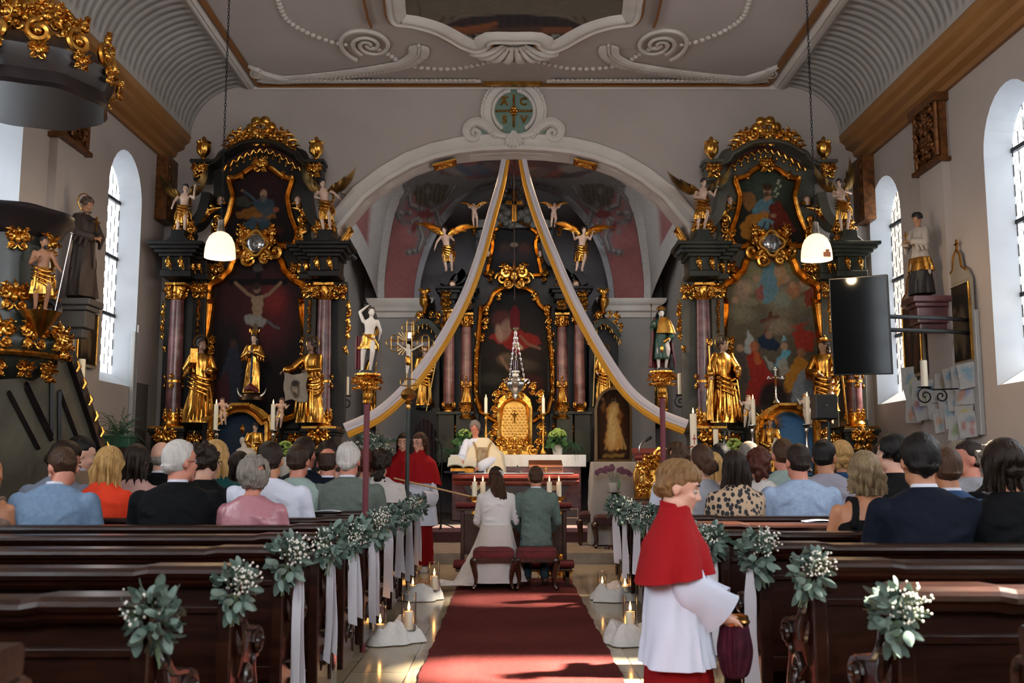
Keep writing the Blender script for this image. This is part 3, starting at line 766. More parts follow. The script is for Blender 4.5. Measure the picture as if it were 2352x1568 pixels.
def stucco(sgn):
 def c(x,y,dz=.02):return C(1180+sgn*(x-1180),y,dz)
 mb=MB()
 ctr=c(848,104)
 for r0,r1,tu in((.62,.0,1.6),(.36,.05,1.0)):
  P=[]
  for k in range(60):
   t=k/59;r=r0*(1-t)+r1*t+.02;a=2.2+tu*2*PI*t
   P.append(ctr+V((sgn*math.cos(a)*r*.62,math.sin(a)*r*.9,0)))
  mb.tube(P,[.03,.022],6)
 band=spline([(962,104),(958,128),(925,148),(868,160),(800,170),(720,179),(650,184),(600,180)],16)
 Q=[c(x,y)for x,y in band];mb.tube(Q,.022,6)
 for i in range(2,len(Q)-1,2):
  t=(Q[i+1]-Q[i-1]).normalized();n=V((-t.y,t.x,0))
  for sd in(-1,1):
   p=Q[i]+n*(sd*.03);mb.tube([p,p+n*sd*.07+t*.05,p+n*(sd*.10)+t*.10],[.026,.03,.008],5,flat=.8)
 for i in range(9):mb.tube([c(572+i*4,152+i*3),c(600+i*6,165+i*2),c(650+i*3,180)],[.03,.04,.01],5)
 P=[c(590+18*math.cos(a*.5)*(1-a/26),166+12*math.sin(a*.5)*(1-a/26))for a in range(24)];mb.tube(P,.03,6)
 mb.tube([c(x,186)for x in range(640,1105,8)],.028,6)
 for x in range(660,1090,11):mb.ell(c(x,184.5,.03),(.035,.03,.02),6,4)
 part('stucco_scroll',mb,WS,CE)
 mb=MB()
 for crv,st in(([(636,-10),(655,40),(700,72),(770,98),(848,106),(890,124),(925,145),(975,156),(1040,158),(1090,150),(1128,140)],9),):
  P=spline(crv,40);last=None
  for p in P:
   q=c(*p,.01)
   if last is None or(q-last).length>.085:mb.ell(q,(.036,.036,.028),7,5);last=q
 part('stucco_beads',mb,WS,CE)
 mb=MB();mb.sweep([(0,0),(0,.03),(.03,.03),(.03,0)],[c(837,-10),c(848,40),c(856,60)],up=(0,0,-1));part('gilt_corner_line',mb,TG,CE)
stucco(1);stucco(-1)
# ================================================================ cartouche over the arch
def cart():
 Y=YB-.01;t=thing('wall_cartouche','white stucco cartouche with green oval and gilt cross above the chancel arch','cartouche',W(1180,330,Y))
 s=S(Y,260)
 mb=MB();mb.ell(W(1180,254,Y),(55*s,.03,57*s),28,10);part('oval_panel',mb,mat('sage_green','6f8577',.85,c2='64796c',ns=5),t,world=True)
 mb=MB()
 for sg in(-1,1):
  P=[W(1180+sg*62*math.sin(a),255-62*math.cos(a),Y)for a in np.linspace(.12,2.6,24)]
  mb.tube(P,[.05,.085,.09,.07,.05],8,flat=.7,up=(0,1,0))
  for i,p in enumerate(P[1:-1]):
   for r in(.78,1.2):
    a=np.linspace(.12,2.6,24)[i+1];q=W(1180+sg*62*r*.98*math.sin(a),255-62*r*.98*math.cos(a),Y-.05);mb.ell(q,(.028,.03,.036),6,4)
  Q=spline([(1175+sg*3,315),(1180+sg*40,308),(1180+sg*62,290),(1180+sg*85,280),(1180+sg*105,290),(1180+sg*109,305),(1180+sg*100,318),(1180+sg*86,318),(1180+sg*80,306),(1180+sg*88,298),(1180+sg*95,304),(1180+sg*90,310)],6)
  mb.tube([W(x,y,Y-.02)for x,y in Q],[.04,.075,.075,.06,.045,.03,.02],8)
  for x,y in Q[8:28:2]:mb.ell(W(x,y-2,Y-.07),(.03,.03,.03),6,4)
 for k in range(7):
  a=(k-3)*.42;mb.tube([W(1180+sg*0,302,Y-.04),W(1180+14*math.sin(a),318+6*math.cos(a),Y-.07),W(1180+22*math.sin(a),322+18*math.cos(a),Y-.05)],[.03,.04,.015],6)
 part('wreath_frame',mb,white_stucco(),t,world=True)
 mb=MB()
 for sg in(-1,1):mb.prism([xz(W(x,y,Y))for x,y in((1180+sg*40,322),(1180+sg*62,300),(1180+sg*92,300),(1180+sg*105,322))][::sg],Y-.012,Y)
 part('volute_field',mb,MATS['sage_green'],t,world=True,smooth=False)
 mb=MB()
 for i in range(19):
  mb.ell(W(1180,218+i*4,Y-.04),(.018,.018,.014),8,5)
  mb.ell(W(1140+i*4.45,254.5,Y-.04),(.014,.018,.018),8,5)
 for k in range(6):mb.ell(W(1180+7*math.cos(k*PI/3),254.5+7*math.sin(k*PI/3),Y-.045),(.024,.02,.024),8,5)
 mb.ell(W(1180,254.5,Y-.05),.022);part('gilt_cross',mb,gold(),t,world=True)
 for ch,x,y in(('A',1158,234),('C',1202,234),('S',1159,275),('V',1203,275)):
  cu=bpy.data.curves.new('letter','FONT');cu.body=ch;cu.size=.15;cu.extrude=.012;cu.align_x='CENTER';cu.align_y='CENTER';cu.offset=.004
  o=bpy.data.objects.new('letter',cu);COL.objects.link(o);o.location=W(x,y,Y-.035);o.rotation_euler=(PI/2,0,0)
  me=bpy.data.meshes.new_from_object(o);bpy.data.objects.remove(o)
  m4=Matrix.Translation(W(x,y,Y-.035))@Euler((PI/2,0,0)).to_matrix().to_4x4();me.transform(m4)
  me.materials.clear();part('letter',None,darkgold(),t,world=True,data=me,smooth=False)
 mb=MB();mb.box(-.06,.06,-.01,.01,-.008,.008,Matrix.Translation(W(1158,223.5,Y-.035)));part('letter',mb,darkgold(),t,world=True)
cart()
# ================================================================ chancel shell
def slab(mb,poly,Y0,Y1):
 mb.prism([xz(W(x,y,Y0))for x,y in poly],Y0,Y1);return mb
GW=mat('grey_plaster','8f8984',.9,c2='827c77',ns=1)
for sg,nm in((-1,'chancel_left'),(1,'chancel_right')):
 X=sg*3.12;mb=MB();yc,w,z0,zs=16.4,1.1,2.0,4.3
 a=arch(yc,w,z0,zs)
 mb.add([(X,14.0,0),(X,yc-w/2,0),(X,yc-w/2,7.6),(X,14.0,7.6)],[(0,1,2,3)])
 mb.add([(X,yc-w/2,0),(X,yc+w/2,0),(X,yc+w/2,z0),(X,yc-w/2,z0)],[(0,1,2,3)])
 top=[(X,y,z)for y,z in a[1:-1]]+[(X,yc+w/2,7.6),(X,yc-w/2,7.6)];mb.add(top,[tuple(range(len(top)))])
 mb.add([(X,yc+w/2,0),(X,21.2,0),(X,21.2,7.6),(X,yc+w/2,7.6)],[(0,1,2,3)])
 struct('wall_'+nm,mb,GW)
 wi+=1;Xg=X+sg*.4;n=len(a);mb=MB();mb.add([(X,y,z)for y,z in a]+[(Xg,y,z)for y,z in a],[(i,(i+1)%n,(i+1)%n+n,i+n)for i in range(n)])  # unseen side windows, put in to light the chancel
 wn=struct('window_%d'%wi,mb,REV);mg=MB();mg.add([(Xg,y,z)for y,z in a],[tuple(range(n))]);part('pane',mg,mullglass('chancel_window_glass',.42),wn,smooth=False)
 la=bpy.data.lights.new('sky_portal','AREA');la.shape='RECTANGLE';la.size=w;la.size_y=2.9;la.cycles.is_portal=True
 lo=bpy.data.objects.new('sky_portal',la);COL.objects.link(lo);lo.location=(Xg+sg*.05,yc,3.4);lo.rotation_euler=(0,sg*PI/2,0)
mb=MB();mb.box(-3.2,3.2,21.15,21.3,0,7.6);struct('wall_apse',mb,mat('apse_plaster','6e6a6c',.92))
mb=MB();mb.box(-3.2,3.2,14.0,21.3,7.5,7.6);struct('ceiling_chancel',mb,GW)
for sg,nm,xa,xb in((-1,'left',868,968),(1,'right',1500,1392)):
 p0,p1=W(xa,690,20),W(xb,690,20);x0,x1=sorted((p0.x,p1.x));zt=W(xa,690,20).z
 mb=MB();mb.box(x0,x1,20,21.2,.3,zt);mb.box(x0+.06,x1-.06,19.97,20,.3,W(0,762,20).z)
 pr_=struct('trim_pier_'+nm,mb,GW)
 mb=MB();Pn=[(x0,21.1,zt),(x0,20,zt),(x1,20,zt),(x1,21.1,zt)]
 mb.sweep([(0,-.35),(.03,-.35),(.05,-.25),(.10,-.22),(.12,-.12),(.2,-.06),(.22,.02),(0,.02)],Pn,up=(0,0,1))
 part('cornice',mb,white_stucco(),pr_)
 mb=MB();mb.box(*sorted((p0.x,sg*3.13)),20.6,20.7,.3,7.4);part('recess',mb,GW,pr_,smooth=False)
inner=spline([(962,692),(968,640),(985,580),(1012,525),(1048,480),(1090,448),(1135,433),(1181,428)],12)
inner=inner+[(2*1181-x,y)for x,y in inner[::-1][1:]]
outer=spline([(868,690,20),(868,640,20),(876,560,19.6),(890,480,19.0),(925,405,18.0),(985,350,17.0),(1070,318,16.4),(1181,308,16.2)],12)
outer=outer+[(2*1181-x,y,Y)for x,y,Y in outer[::-1][1:]]
n=len(inner);vs=[];pp=[];NV=72
Pi=[W(x,y,20)for x,y in inner];Po=[W(*p)for p in outer]
for j in range(NV+1):
 t=j/NV
 for i in range(n):
  p=Pi[i].lerp(Po[i],t);bow=math.sin(PI*t)*.18;p=p+V((0,bow,bow*.5));vs.append(tuple(p))
vv=np.array(vs);ii_=[(i,j)for j in range(NV)for i in range(n-1)]
dy_=vv[:,1];u_=(vv[:,0]-CX)/dy_;w_=(vv[:,2]-CZ)/dy_
vpx=(F*w_*CP-F*SP)/(CP+w_*SP)
dyy=F*CP-vpx*SP;pxs=np.stack([1170+u_*dyy,784-vpx],1)
pt=Paint(pxs,'9a6361');pt.grad(430,690,'8f5c5b','8d5551')
tt=np.repeat(np.arange(NV+1)/NV,n)
xx=np.abs(pxs[:,0]-1181);yy_=pxs[:,1]
pt.mixin(((tt<.13))*1.0,'98979b');pt.mixin(((tt>.13)&(tt<.15))*.8,'54272a')
pt.mixin((tt>.86)*1.0,'b9b4ae');pt.mixin(((tt>.84)&(tt<.86))*.8,'54272a')
def both(fn):
 for s in(-1,1):fn(lambda pts:[(1181+s*(x-1181),y)for x,y in pts],s)
pt.poly([(900,400),(960,455),(1010,475),(1060,450),(1100,430),(1180,415),(1262,430),(1302,450),(1352,475),(1402,455),(1462,400),(1400,360),(1181,330),(960,360)],'6f6a68')
pt.poly([(1000,300),(1010,400),(1090,410),(1181,404),(1272,410),(1352,400),(1362,300)],'5d3e3c')
for k in range(24):
 rs=random.Random(k);pt.blob(rs.uniform(1010,1350),rs.uniform(365,402),rs.uniform(14,40),rs.uniform(5,12),rs.choice(['8c4a3a','47566a','8d8378','6b5a52','3a3540','9a7f6a','7b3b34']),rs.uniform(-30,30),.6,.8)
def roc(T,s):
 pt.poly(T([(1330,425),(1400,420),(1412,440),(1405,470),(1375,480),(1348,462)]),'4b4136')
 for k in range(6):pt.line(T([(1345+k*11,428),(1352+k*10,470)]),1.6,'756a56',.8)
 for pts,w in(([(1318,428),(1345,470),(1380,492),(1420,470),(1425,430)],8),([(1360,488),(1352,515),(1330,520),(1300,500),(1250,470),(1200,450)],9),([(1395,480),(1400,520),(1392,545),(1402,575),(1425,580)],9),([(1420,490),(1450,490),(1445,505),(1420,512),(1400,500)],7),([(1380,500),(1370,530),(1385,560)],6),([(1335,520),(1320,535),(1350,540)],5),([(1440,410),(1425,440),(1440,460)],6)):
  pt.line(T(pts),w,'6f6a69',1,.3);pt.line(T([(x+2,y+2)for x,y in pts]),w*.35,'4a4548',.8);pt.line(T([(x-2,y-2)for x,y in pts]),w*.25,'a39c96',.8)
 for k in range(12):
  a=k*.55;pt.blob(*T([(1405+34*math.cos(a),478+60*math.sin(a))])[0],8,6,'76706e',k*40,.5,.8)
 pt.blob(*T([(1385,492)])[0],20,9,'70302f',0,.3);pt.blob(*T([(1410,520)])[0],6,14,'6b2f2d',20,.4)
 for k in range(9):pt.line(T([(1300-k*12,492-k*5.5),(1306-k*12,503-k*5)]),3,'77716f',.9)
both(roc)
mb=MB();mb.add(vs,[(j*n+i,j*n+i+1,(j+1)*n+i+1,(j+1)*n+i)for i,j in ii_])
o=part('wall_vault',mb,fresco_mat(),None,col=pt.c);o['kind']='structure'
for sg in(-1,1):
 vs=[];cl=[];NV2=12
 for j in range(NV2+1):
  t=j/NV2
  for i in range(n//2+1):
   q=Po[i if sg<0 else n-1-i];e=V((sg*3.13,max(14.8,17.0-i*.067),max(5.65+i*.025,q.z+.25)))if i<n//2-9 else V((q.x*1.5,14.6,7.3))
   p=q.lerp(e,t);p.x=q.x+(e.x-q.x)*t**1.6;vs.append(tuple(p));k=i/(n//2)
   cl.append(lin('b4aea8')if t<.3 or k<.18 else lin('8d5b59'))
 m_=n//2+1;mb=MB();mb.add(vs,[(j*m_+i,j*m_+i+1,(j+1)*m_+i+1,(j+1)*m_+i)for j in range(NV2)for i in range(m_-1)])
 o=part('wall_vault_'+('left' if sg<0 else 'right'),mb,fresco_mat(),None,col=np.array(cl));o['kind']='structure'
# ================================================================ high altar
GM,RM,GO,DG=grn_marble(),red_marble(),gold(),darkgold()
DK=mat('black_marbled_wood','1d1a17',.4,c2='0d0c0d',spec=.2,ns=4,detail=7)
def column(root,px,yc0,yc1,yb0,yb1,rp,Y,ring=None,shaft=None,mat_=None):
 p=W(px,yc1,Y);zb=W(px,yb1,Y).z;r=rp*S(Y,yc1);zt=p.z
 m=MB();zb0=W(px,yb0,Y).z;prof=[]
 for k in range(13):t=k/12;prof.append((r*(1.12-.2*t+.06*math.sin(PI*t)),zb0+(zt-zb0)*t))
 m.lathe(prof,24,Matrix.Translation((p.x,Y,0)));c=part('column',m,mat_ or RM,root,world=True)
 m=MB();capital(m,p.x,Y,zt,W(px,yc0,Y).z-zt,r*.92);part('capital',m,GO,c,world=True)
 m=MB();h=zb0-zb;m.lathe([(r*1.45,0),(r*1.45,h*.16),(r*1.3,h*.2),(r*1.38,h*.32),(r*1.28,h*.44),(r*1.15,h*.48),(r*1.26,h*.6),(r*1.12,h*.68),(r*1.05,h*.75)],24,Matrix.Translation((p.x,Y,zb)))
 for k in range(8):
  q=MB();frond(q,(0,-r*1.14,h*.55),PI/2,h*.75,r*.16,2,0,.01);m.merge(q,rotm(0,0,k*PI/4,(p.x,Y,zb)))
 part('gilt_base',m,GO,c,world=True)
 if ring:
  z=W(px,ring,Y).z;m=MB();m.lathe([(r*1.06,-r*.22),(r*1.2,-r*.2),(r*1.2,r*.2),(r*1.06,r*.22)],24,Matrix.Translation((p.x,Y,z)))
  for k in range(8):
   q=MB()
   if k%2==0:
    cscroll(q,(0,-r*1.3,r*.45),r*.4,-PI/2,1.2,1,r*.14);cscroll(q,(0,-r*1.3,-r*.45),r*.4,PI/2,1.2,-1,r*.14)
   m.merge(q,rotm(0,0,k*PI/4,(p.x,Y,z)))
  part('gilt_ring',m,GO,c,world=True)
 return c
def fringe(mb,pts,Y,w,tass=True,n=60):
 """scalloped gilt edge with little tassels along pixel curve pts"""
 P=[W(x,y,Y)for x,y in pts];mb.tube(P,w,7)
def high_altar():
 c=1181;YA=19.5
 root=thing('high_altar','tall dark baroque high altar with red marble columns and gilt tabernacle in the apse','altar',W(c,1200,YA))
 def M(p):return mirp(p,c)
 m=MB()
 slab(m,M([(1010,1060),(1010,945),(1018,940),(1018,690),(1012,672),(1005,660),(1040,640),(1080,630),(1092,580),(1090,520),(1105,506),(1140,500),(1181,486)]),YA,YA+.5)
 part('retable_body',m,DK,root,world=True,smooth=False,bevel=.01)
 m=MB()
 slab(m,M([(1008,1062),(1008,950),(1100,950),(1100,1000),(1181,1000)]),YA-.25,YA)
 for s in(-1,1):
  for x,d in((1030,.55),(1070,.62)):
   x=c+s*(c-x);a,b=W(x-18,950,YA),W(x+18,950,YA);m.box(a.x,b.x,YA-d-.12,YA,W(0,1062,YA).z,a.z);m.box(a.x-.04,b.x+.04,YA-d-.16,YA,a.z-.05,a.z+.01)
 part('predella',m,GM,root,world=True,smooth=False,bevel=.012)
 for s in(-1,1):
  column(root,c+s*149,712,746,928,946,11.5,YA-.42,mat_=mat('pale_red_marble','835850',.28,c2='54302c',ns=3,stretch=(1,1,2),detail=8))
  column(root,c+s*110,720,752,928,946,11.5,YA-.28,mat_=MATS['pale_red_marble'])
 m=MB()
 for s in(-1,1):
  for x,d,w in((149,.42,17),(110,.28,16)):
   x=c+s*x
   for y0,y1,e in((712,700,0),(700,690,-.02),(690,676,.02),(676,668,.07),(668,662,.12)):
    a,b=W(x-w,y0,YA-d),W(x+w,y1,YA-d);m.box(a.x-e,b.x+e,YA-d-.16-e,YA,a.z,b.z)
  P=[W(c+s*x,y,YA-.25)for x,y in spline([(162,655),(150,632),(136,622),(122,628),(120,640),(130,645),(100,612),(80,600),(70,560),(72,530)],5)]
  m.sweep([(-.08,-.12),(.08,-.12),(.08,.2),(-.08,.2)],P,up=(0,1,0))
 part('entablature',m,DK,root,world=True,smooth=False,bevel=.01)
 big=spline([(1104,944),(1104,722),(1110,712),(1124,698),(1134,676),(1150,664),(1166,660),(1181,652)],3)
 def pb(p):
  p.grad(660,944,'0c0c0d','120f0d');p.blob(1190,800,70,90,'241b15',0,.9)
  p.poly([(1120,775),(1165,750),(1232,770),(1245,790),(1205,800),(1190,815),(1150,790)],'6d1a17');p.blob(1155,735,26,22,'4a2420',20,.5,.8);p.blob(1160,758,14,26,'7c6353',20,.5,.8)
  p.blob(1146,765,8,20,'8c735f',-10,.5,.7);p.blob(1190,795,12,6,'a08668',30,.5);p.line([(1195,772),(1212,790),(1240,800)],4,'71513b',.8)
  p.blob(1165,825,22,14,'66523c',0,.6,.7);p.blob(1195,835,40,14,'453a2c',10,.7,.7);p.blob(1130,870,26,14,'2b2a22',0,.8);p.blob(1220,880,26,20,'3a1814',0,.8);p.line([(1150,820),(1165,845),(1172,850)],4,'7e5a42',.8);p.blob(1182,722,9,9,'6d5140',0,.4,.7)
 panel('altar_painting',M(big),YA-.03,pb,root)
 m=MB();framed(m,M([(1104,944),(1104,722),(1110,712),(1124,698),(1134,676),(1150,664),(1166,660),(1181,652)]),YA-.02,.115,.09,4)
 fr_=part('painting_frame',m,GO,root,world=True)
 m=MB()
 for s in(-1,1):
  for x,y,r,sd in((73,742,.16,1),(70,712,.14,2),(40,680,.12,3),(78,775,.11,4)):
   spray(m,W(c+s*x,y,YA-.1),r,sd,mirror=False)
  for k in range(9):
   frond(m,W(c+s*(90-(k%2)*4),760+k*19,YA-.14),-PI/2,.17,.02,1,.2)
 part('frame_acanthus',m,GO,root,world=True)
 m=MB();spray(m,W(c,634,YA-.2),.34,9)
 for s in(-1,1):cscroll(m,W(c+s*28,640,YA-.2),.14,0 if s>0 else PI,1.3,s,.03);frond(m,W(c+s*10,628,YA-.22),PI/2-s*.9,.3,.035,3,s*.4)
 m.ell(W(c,632,YA-.28),(.09,.06,.12));part('gilt_keystone',m,GO,root,world=True)
 up=[(1124,632),(1120,622),(1132,566),(1128,540),(1140,528),(1160,516),(1181,511)]
 panel('upper_painting',M(up+[]),YA-.03,lambda p:(p.grad(510,640,'0b0a0b','131013'),p.blob(1160,575,14,18,'2f2019',0,.7),p.blob(1205,575,15,18,'3a1f18',0,.7),p.blob(1181,562,9,5,'6b5b4a',0,.5),p.blob(1181,590,40,14,'231d1f',0,.8)),root)
 m=MB();framed(m,M(up),YA-.02,.085,.08,4);part('upper_frame',m,GO,root,world=True)
 m=MB()
 for s in(-1,1):
  for x,y,r,sd in((62,632,.17,4),(52,540,.12,5),(60,596,.1,6),(84,600,.12,7),(95,645,.16,8),(98,530,.13,3)):spray(m,W(c+s*x,y,YA-.12),r,sd,mirror=False)
  frond(m,W(c+s*40,522,YA-.14),PI/2+s*1.0,.3,.03,3,s*.3)
  for x,y in((157,678),(157,700),(110,700),(150,960),(112,965),(135,990),(152,1010),(140,1035),(100,985)):spray(m,W(c+s*x,y,YA-.62),.13,x,mirror=True)
 part('gilt_ornament',m,DG,root,world=True)
 m=MB()
 for k in range(32):
  a=k*2*PI/32+.05;l=(.62,.42,.54)[k%3]
  if-2.3<(a if a<PI else a-2*PI)<-.85:l*=.4
  p=W(c,468,YA-.1);m.tube([p+V((math.cos(a)*.2,0,math.sin(a)*.2)),p+V((math.cos(a)*l,0,math.sin(a)*l))],[.014,.003],4)
 part('gilt_rays',m,GO,root,world=True)
 m=MB();rs=random.Random(3)
 for k in range(46):
  a=rs.uniform(0,2*PI);r=rs.uniform(.17,.36);p=W(c,474,YA-.14);m.ell(p+V((math.cos(a)*r,rs.uniform(-.08,.05),math.sin(a)*r*1.1)),rs.uniform(.05,.1),8,6)
 slab(m,M([(1092,522),(1100,505),(1130,500),(1150,488),(1181,480)]),YA-.12,YA+.1)
 part('cloud_wreath',m,mat('carved_cloud','4a4742',.6),root,world=True)
 m=MB();p=W(c,472,YA-.28);m.box(p.x-.045,p.x+.045,p.y,p.y+.03,p.z-.32,p.z+.32);m.box(p.x-.16,p.x+.16,p.y,p.y+.03,p.z+.02,p.z+.10);part('gilt_cross',m,DG,root,world=True)
 for s in(-1,1):cherub(root,W(c+s*60,583,YA-.14),.06,s+4);cherub(root,W(c+s*142,655,YA-.6),.08,s+9)
 for s in(-1,1):
  x0=c+s*205
  m=MB();slab(m,[(x0-34,1062),(x0-34,795),(x0-20,760),(x0,745),(x0+20,760),(x0+34,795),(x0+34,1062)],YA-.1,YA+.4);slab(m,[(x0-36,1062),(x0-36,935),(x0+36,935),(x0+36,1062)],YA-.35,YA)
  wg=part('side_niche',m,DK,root,world=True,smooth=False,bevel=.012)
  m=MB();P=[]
  for k in range(49):
   t=k/48*2-1;P.append(W(x0+t*40,742+46*abs(t)**1.6+4*math.sin(k*PI/3),YA-.3))
  m.tube(P,.016,6);
  for k in range(3,48,6):q=P[k]-V((0,0,.1));m.cap(q+V((0,0,.05)),q,.008,.016,6)
  for q in(-1,1):
   for x,y,r in((22,730,.16),(34,752,.12),(10,722,.1)):spray(m,W(x0+q*x,y,YA-.22),r,x,mirror=False)
  part('gilt_canopy',m,GO,wg,world=True)
  m=MB();P=[W(x0+t,738+.028*t*t,YA-.2)for t in range(-36,37,6)];m.sweep([(-.06,-.12),(.04,-.12),(.06,.1),(-.06,.1)],P,up=(0,1,0));part('canopy_arch',m,GM,wg,world=True)
  m=MB();p=W(x0,722,YA-.2);m.lathe([(.05,0),(.07,.02),(.03,.07),(.05,.12),(.11,.2),(.12,.3),(.08,.34),(.09,.37),(.02,.4)],16,Matrix.Translation(p))
  for k in range(6):leaf(m,p+V((0,-.02,.36)),PI/2+(k-2.5)*.22,.2,.03,.3*(1 if k>2 else-1))
  part('flame_urn',m,GO,wg,world=True)
  m=MB()
  def cur(u,v,x0=x0):p=W(x0-26+52*u,1000 if v<.5 else 1062,YA-.37);z=W(x0,962+100*v+30*(2*u-1)**2*(1-v),YA-.37).z;return(p.x,YA-.37+.03*math.sin(u*38),z)
  m.grid(cur,60,6);part('door_curtain',m,mat('plum_velvet','2c1620',.9),wg,world=True)
 return root
HA=high_altar()
fl_=POLY()
for s,rb,lb,hd in((-1,None,'gilded bishop saint holding a long arrow in the niche left of the high altar',1),(1,None,'gilded nun saint with veil and crozier in the niche right of the high altar',0)):
 x=1181+s*208
 statue('niche_saint',lb,x,795,934,19.1,seed=11+s,halo=True,longhair=1-hd,hair='3a2a20',hairgold=True,rz=-s*.2,armR=((.15,-.04,.6),(.1,-.13,.58)),armL=((-.15,-.04,.6),(-.11,-.12,.56)),base=DK,extra=staff('arrow' if s<0 else 'crozier',mat('pale_gilt_rod','b79a5a',.35,.8),(.02 if s<0 else-.17,-.2,-.08 if s<0 else 0),(.22 if s<0 else-.13,-.12,.95),.008,'tip' if s<0 else 'crook'))
for s in(-1,1):
 statue('altar_angel','large angel with gilt skirt seated on the %s volute of the high altar'%('left' if s<0 else 'right'),1181+s*152,522,624,19.0,bare=True,legs=True,seed=21+s,lean=s*.08,headrz=s*.5,wings=(2.5,.5,.55),armL=((-.17,-.05,.72),(-.2,-.12,.82))if s>0 else((-.2,-.05,.66),(-.24,-.06,.52)),armR=((.17,-.05,.72),(.22,-.1,.85))if s>0 else((.17,-.05,.7),(.1,-.12,.76)),hair='2d201a')
 statue('altar_putto','small cherub standing on the attic, %s of the gilt cross'%('left' if s<0 else 'right'),1181+s*90,464,522,19.2,robe=None,baby=True,fat=1.25,seed=31+s,lean=s*.05,wings=(2.6,.54,.42),armL=((-.2,-.04,.78),(-.25,-.06,.9)),armR=((.2,-.04,.78),(.26,-.06,.9)),hair='2d201a')
for s in(-1,1):
 x=1181+s*110
 def pedestal(root,H,hands,s=s):
  q=MB();q.lathe([(.36,-.62),(.40,-.56),(.34,-.5),(.26,-.36),(.32,-.2),(.24,-.1),(.28,0)],18)
  for k in range(4):spray(q,V((0,-.34,-.34)),.22,k)
  part('pedestal',MBs(q,H),GO,root)
  if s<0:
   q=MB()
   for k in range(14):a=-.4+k*.3;q.tube([V((math.cos(a)*.13,.02,.93+math.sin(a)*.13)),V((math.cos(a)*.22,.02,.93+math.sin(a)*.22))],[.009,.003],4)
   part('ray_halo',MBs(q,H),GO,root)
 statue('gilded_bust','small gilded half figure on a scrolled pedestal, %s'%('with ray halo, left of the tabernacle' if s<0 else 'bearded, right of the tabernacle'),x,864,925,18.9,seed=41+s,flesh=mat('bronzed_gilt','8a5a34',.4,.6),hairgold=True,fat=1.5,flare=1.25,beard=.6 if s>0 else 0,extra=pedestal,hair='5a3a20')
def tabernacle():
 c,Y=1182,18.3
 t=thing('tabernacle','gilded tabernacle with an arched relief door and small crucifix','tabernacle',W(c,1045,Y))
 m=MB();slab(m,mirp([(1140,1045),(1140,940),(1146,915),(1160,902),(1182,898)],c),Y,Y+.5);slab(m,mirp([(1128,1045),(1128,1030),(1182,1030)],c),Y-.1,Y+.5);part('shrine_body',m,GO,t,world=True,smooth=False,bevel=.015)
 m=MB();framed(m,mirp([(1152,1008),(1152,945),(1158,928),(1170,920),(1182,918)],c),Y-.02,.06,.07,4);d=part('door_frame',m,GO,t,world=True)
 m=MB();slab(m,mirp([(1154,1006),(1154,946),(1160,930),(1172,922),(1182,920)],c),Y-.03,Y)
 part('tabernacle_door',m,mat('bright_gilt','efc068',.38,.7,c2='c08a3a',ns=60,bump=.5,bs=90,bd=.004),d,world=True,smooth=False)
 m=MB();
 for i in range(7):
  for j in range(11):p=W(1157+i*8.3+(j%2)*4,936+j*6.6,Y-.04);m.ell(p,(.026,.012,.022),6,4)
 part('lattice_relief',m,MATS['bright_gilt'],d,world=True)
 m=MB();p=W(c,958,Y-.06);m.box(p.x-.008,p.x+.008,p.y,p.y+.012,p.z-.12,p.z+.13);m.box(p.x-.08,p.x+.08,p.y,p.y+.012,p.z+.05,p.z+.065);m.cap(p+V((0,-.01,.03)),p+V((0,-.01,-.07)),.016,.01,6);m.cap(p+V((-.06,-.01,.07)),p+V((0,-.01,.03)),.006,.008,6);m.cap(p+V((.06,-.01,.07)),p+V((0,-.01,.03)),.006,.008,6);m.ell(p+V((0,-.012,.07)),.015,8,5);part('small_crucifix',m,DG,d,world=True)
 m=MB()
 for s in(-1,1):
  for x,y,r,sd in((50,910,.17,1),(54,945,.16,2),(52,985,.17,3),(46,1020,.16,4),(34,892,.16,5),(60,1000,.14,8)):spray(m,W(c+s*x,y,Y-.06),r,sd,mirror=False)
  m.tube([W(c+s*36,1020,Y-.05),W(c+s*36,935,Y-.05)],.045,8);cscroll(m,W(c+s*44,1036,Y-.1),.09,PI/2,1.2,s,.028)
 spray(m,W(c,893,Y-.05),.26,6);spray(m,W(c,1024,Y-.1),.2,7);spray(m,W(c-16,1022,Y-.1),.14,9);spray(m,W(c+16,1022,Y-.1),.14,12);part('gilt_scrolls',m,GO,t,world=True)
tabernacle()
m=MB();a,b=W(1040,1058,18.2),W(1332,1058,18.2);zt=W(0,1047,18.2).z;m.box(a.x,b.x,17.95,18.84,.3,zt)
ha_t=solo('altar_mensa',m,RM,'marble altar table under a white lace-edged cloth, below the tabernacle','altar table',smooth=False,bevel=.02)
m=MB();za=W(0,1046,17.95).z
def clo(u,v):
 x=a.x-.03+(b.x-a.x+.12)*u
 if v<.6:return(x,18.8-(18.8-17.92)*v/.6,za+.012)
 q=(v-.6)/.4;return(x,17.925+.008*math.sin(u*90)*q,za+.012-q*(.20+.012*abs(math.sin(u*70*PI))))
m.grid(clo,210,10);solo('altar_cloth',m,wax_white(),'white cloth with scalloped lace edge hanging over the rear altar table','altar cloth',solid=.006)
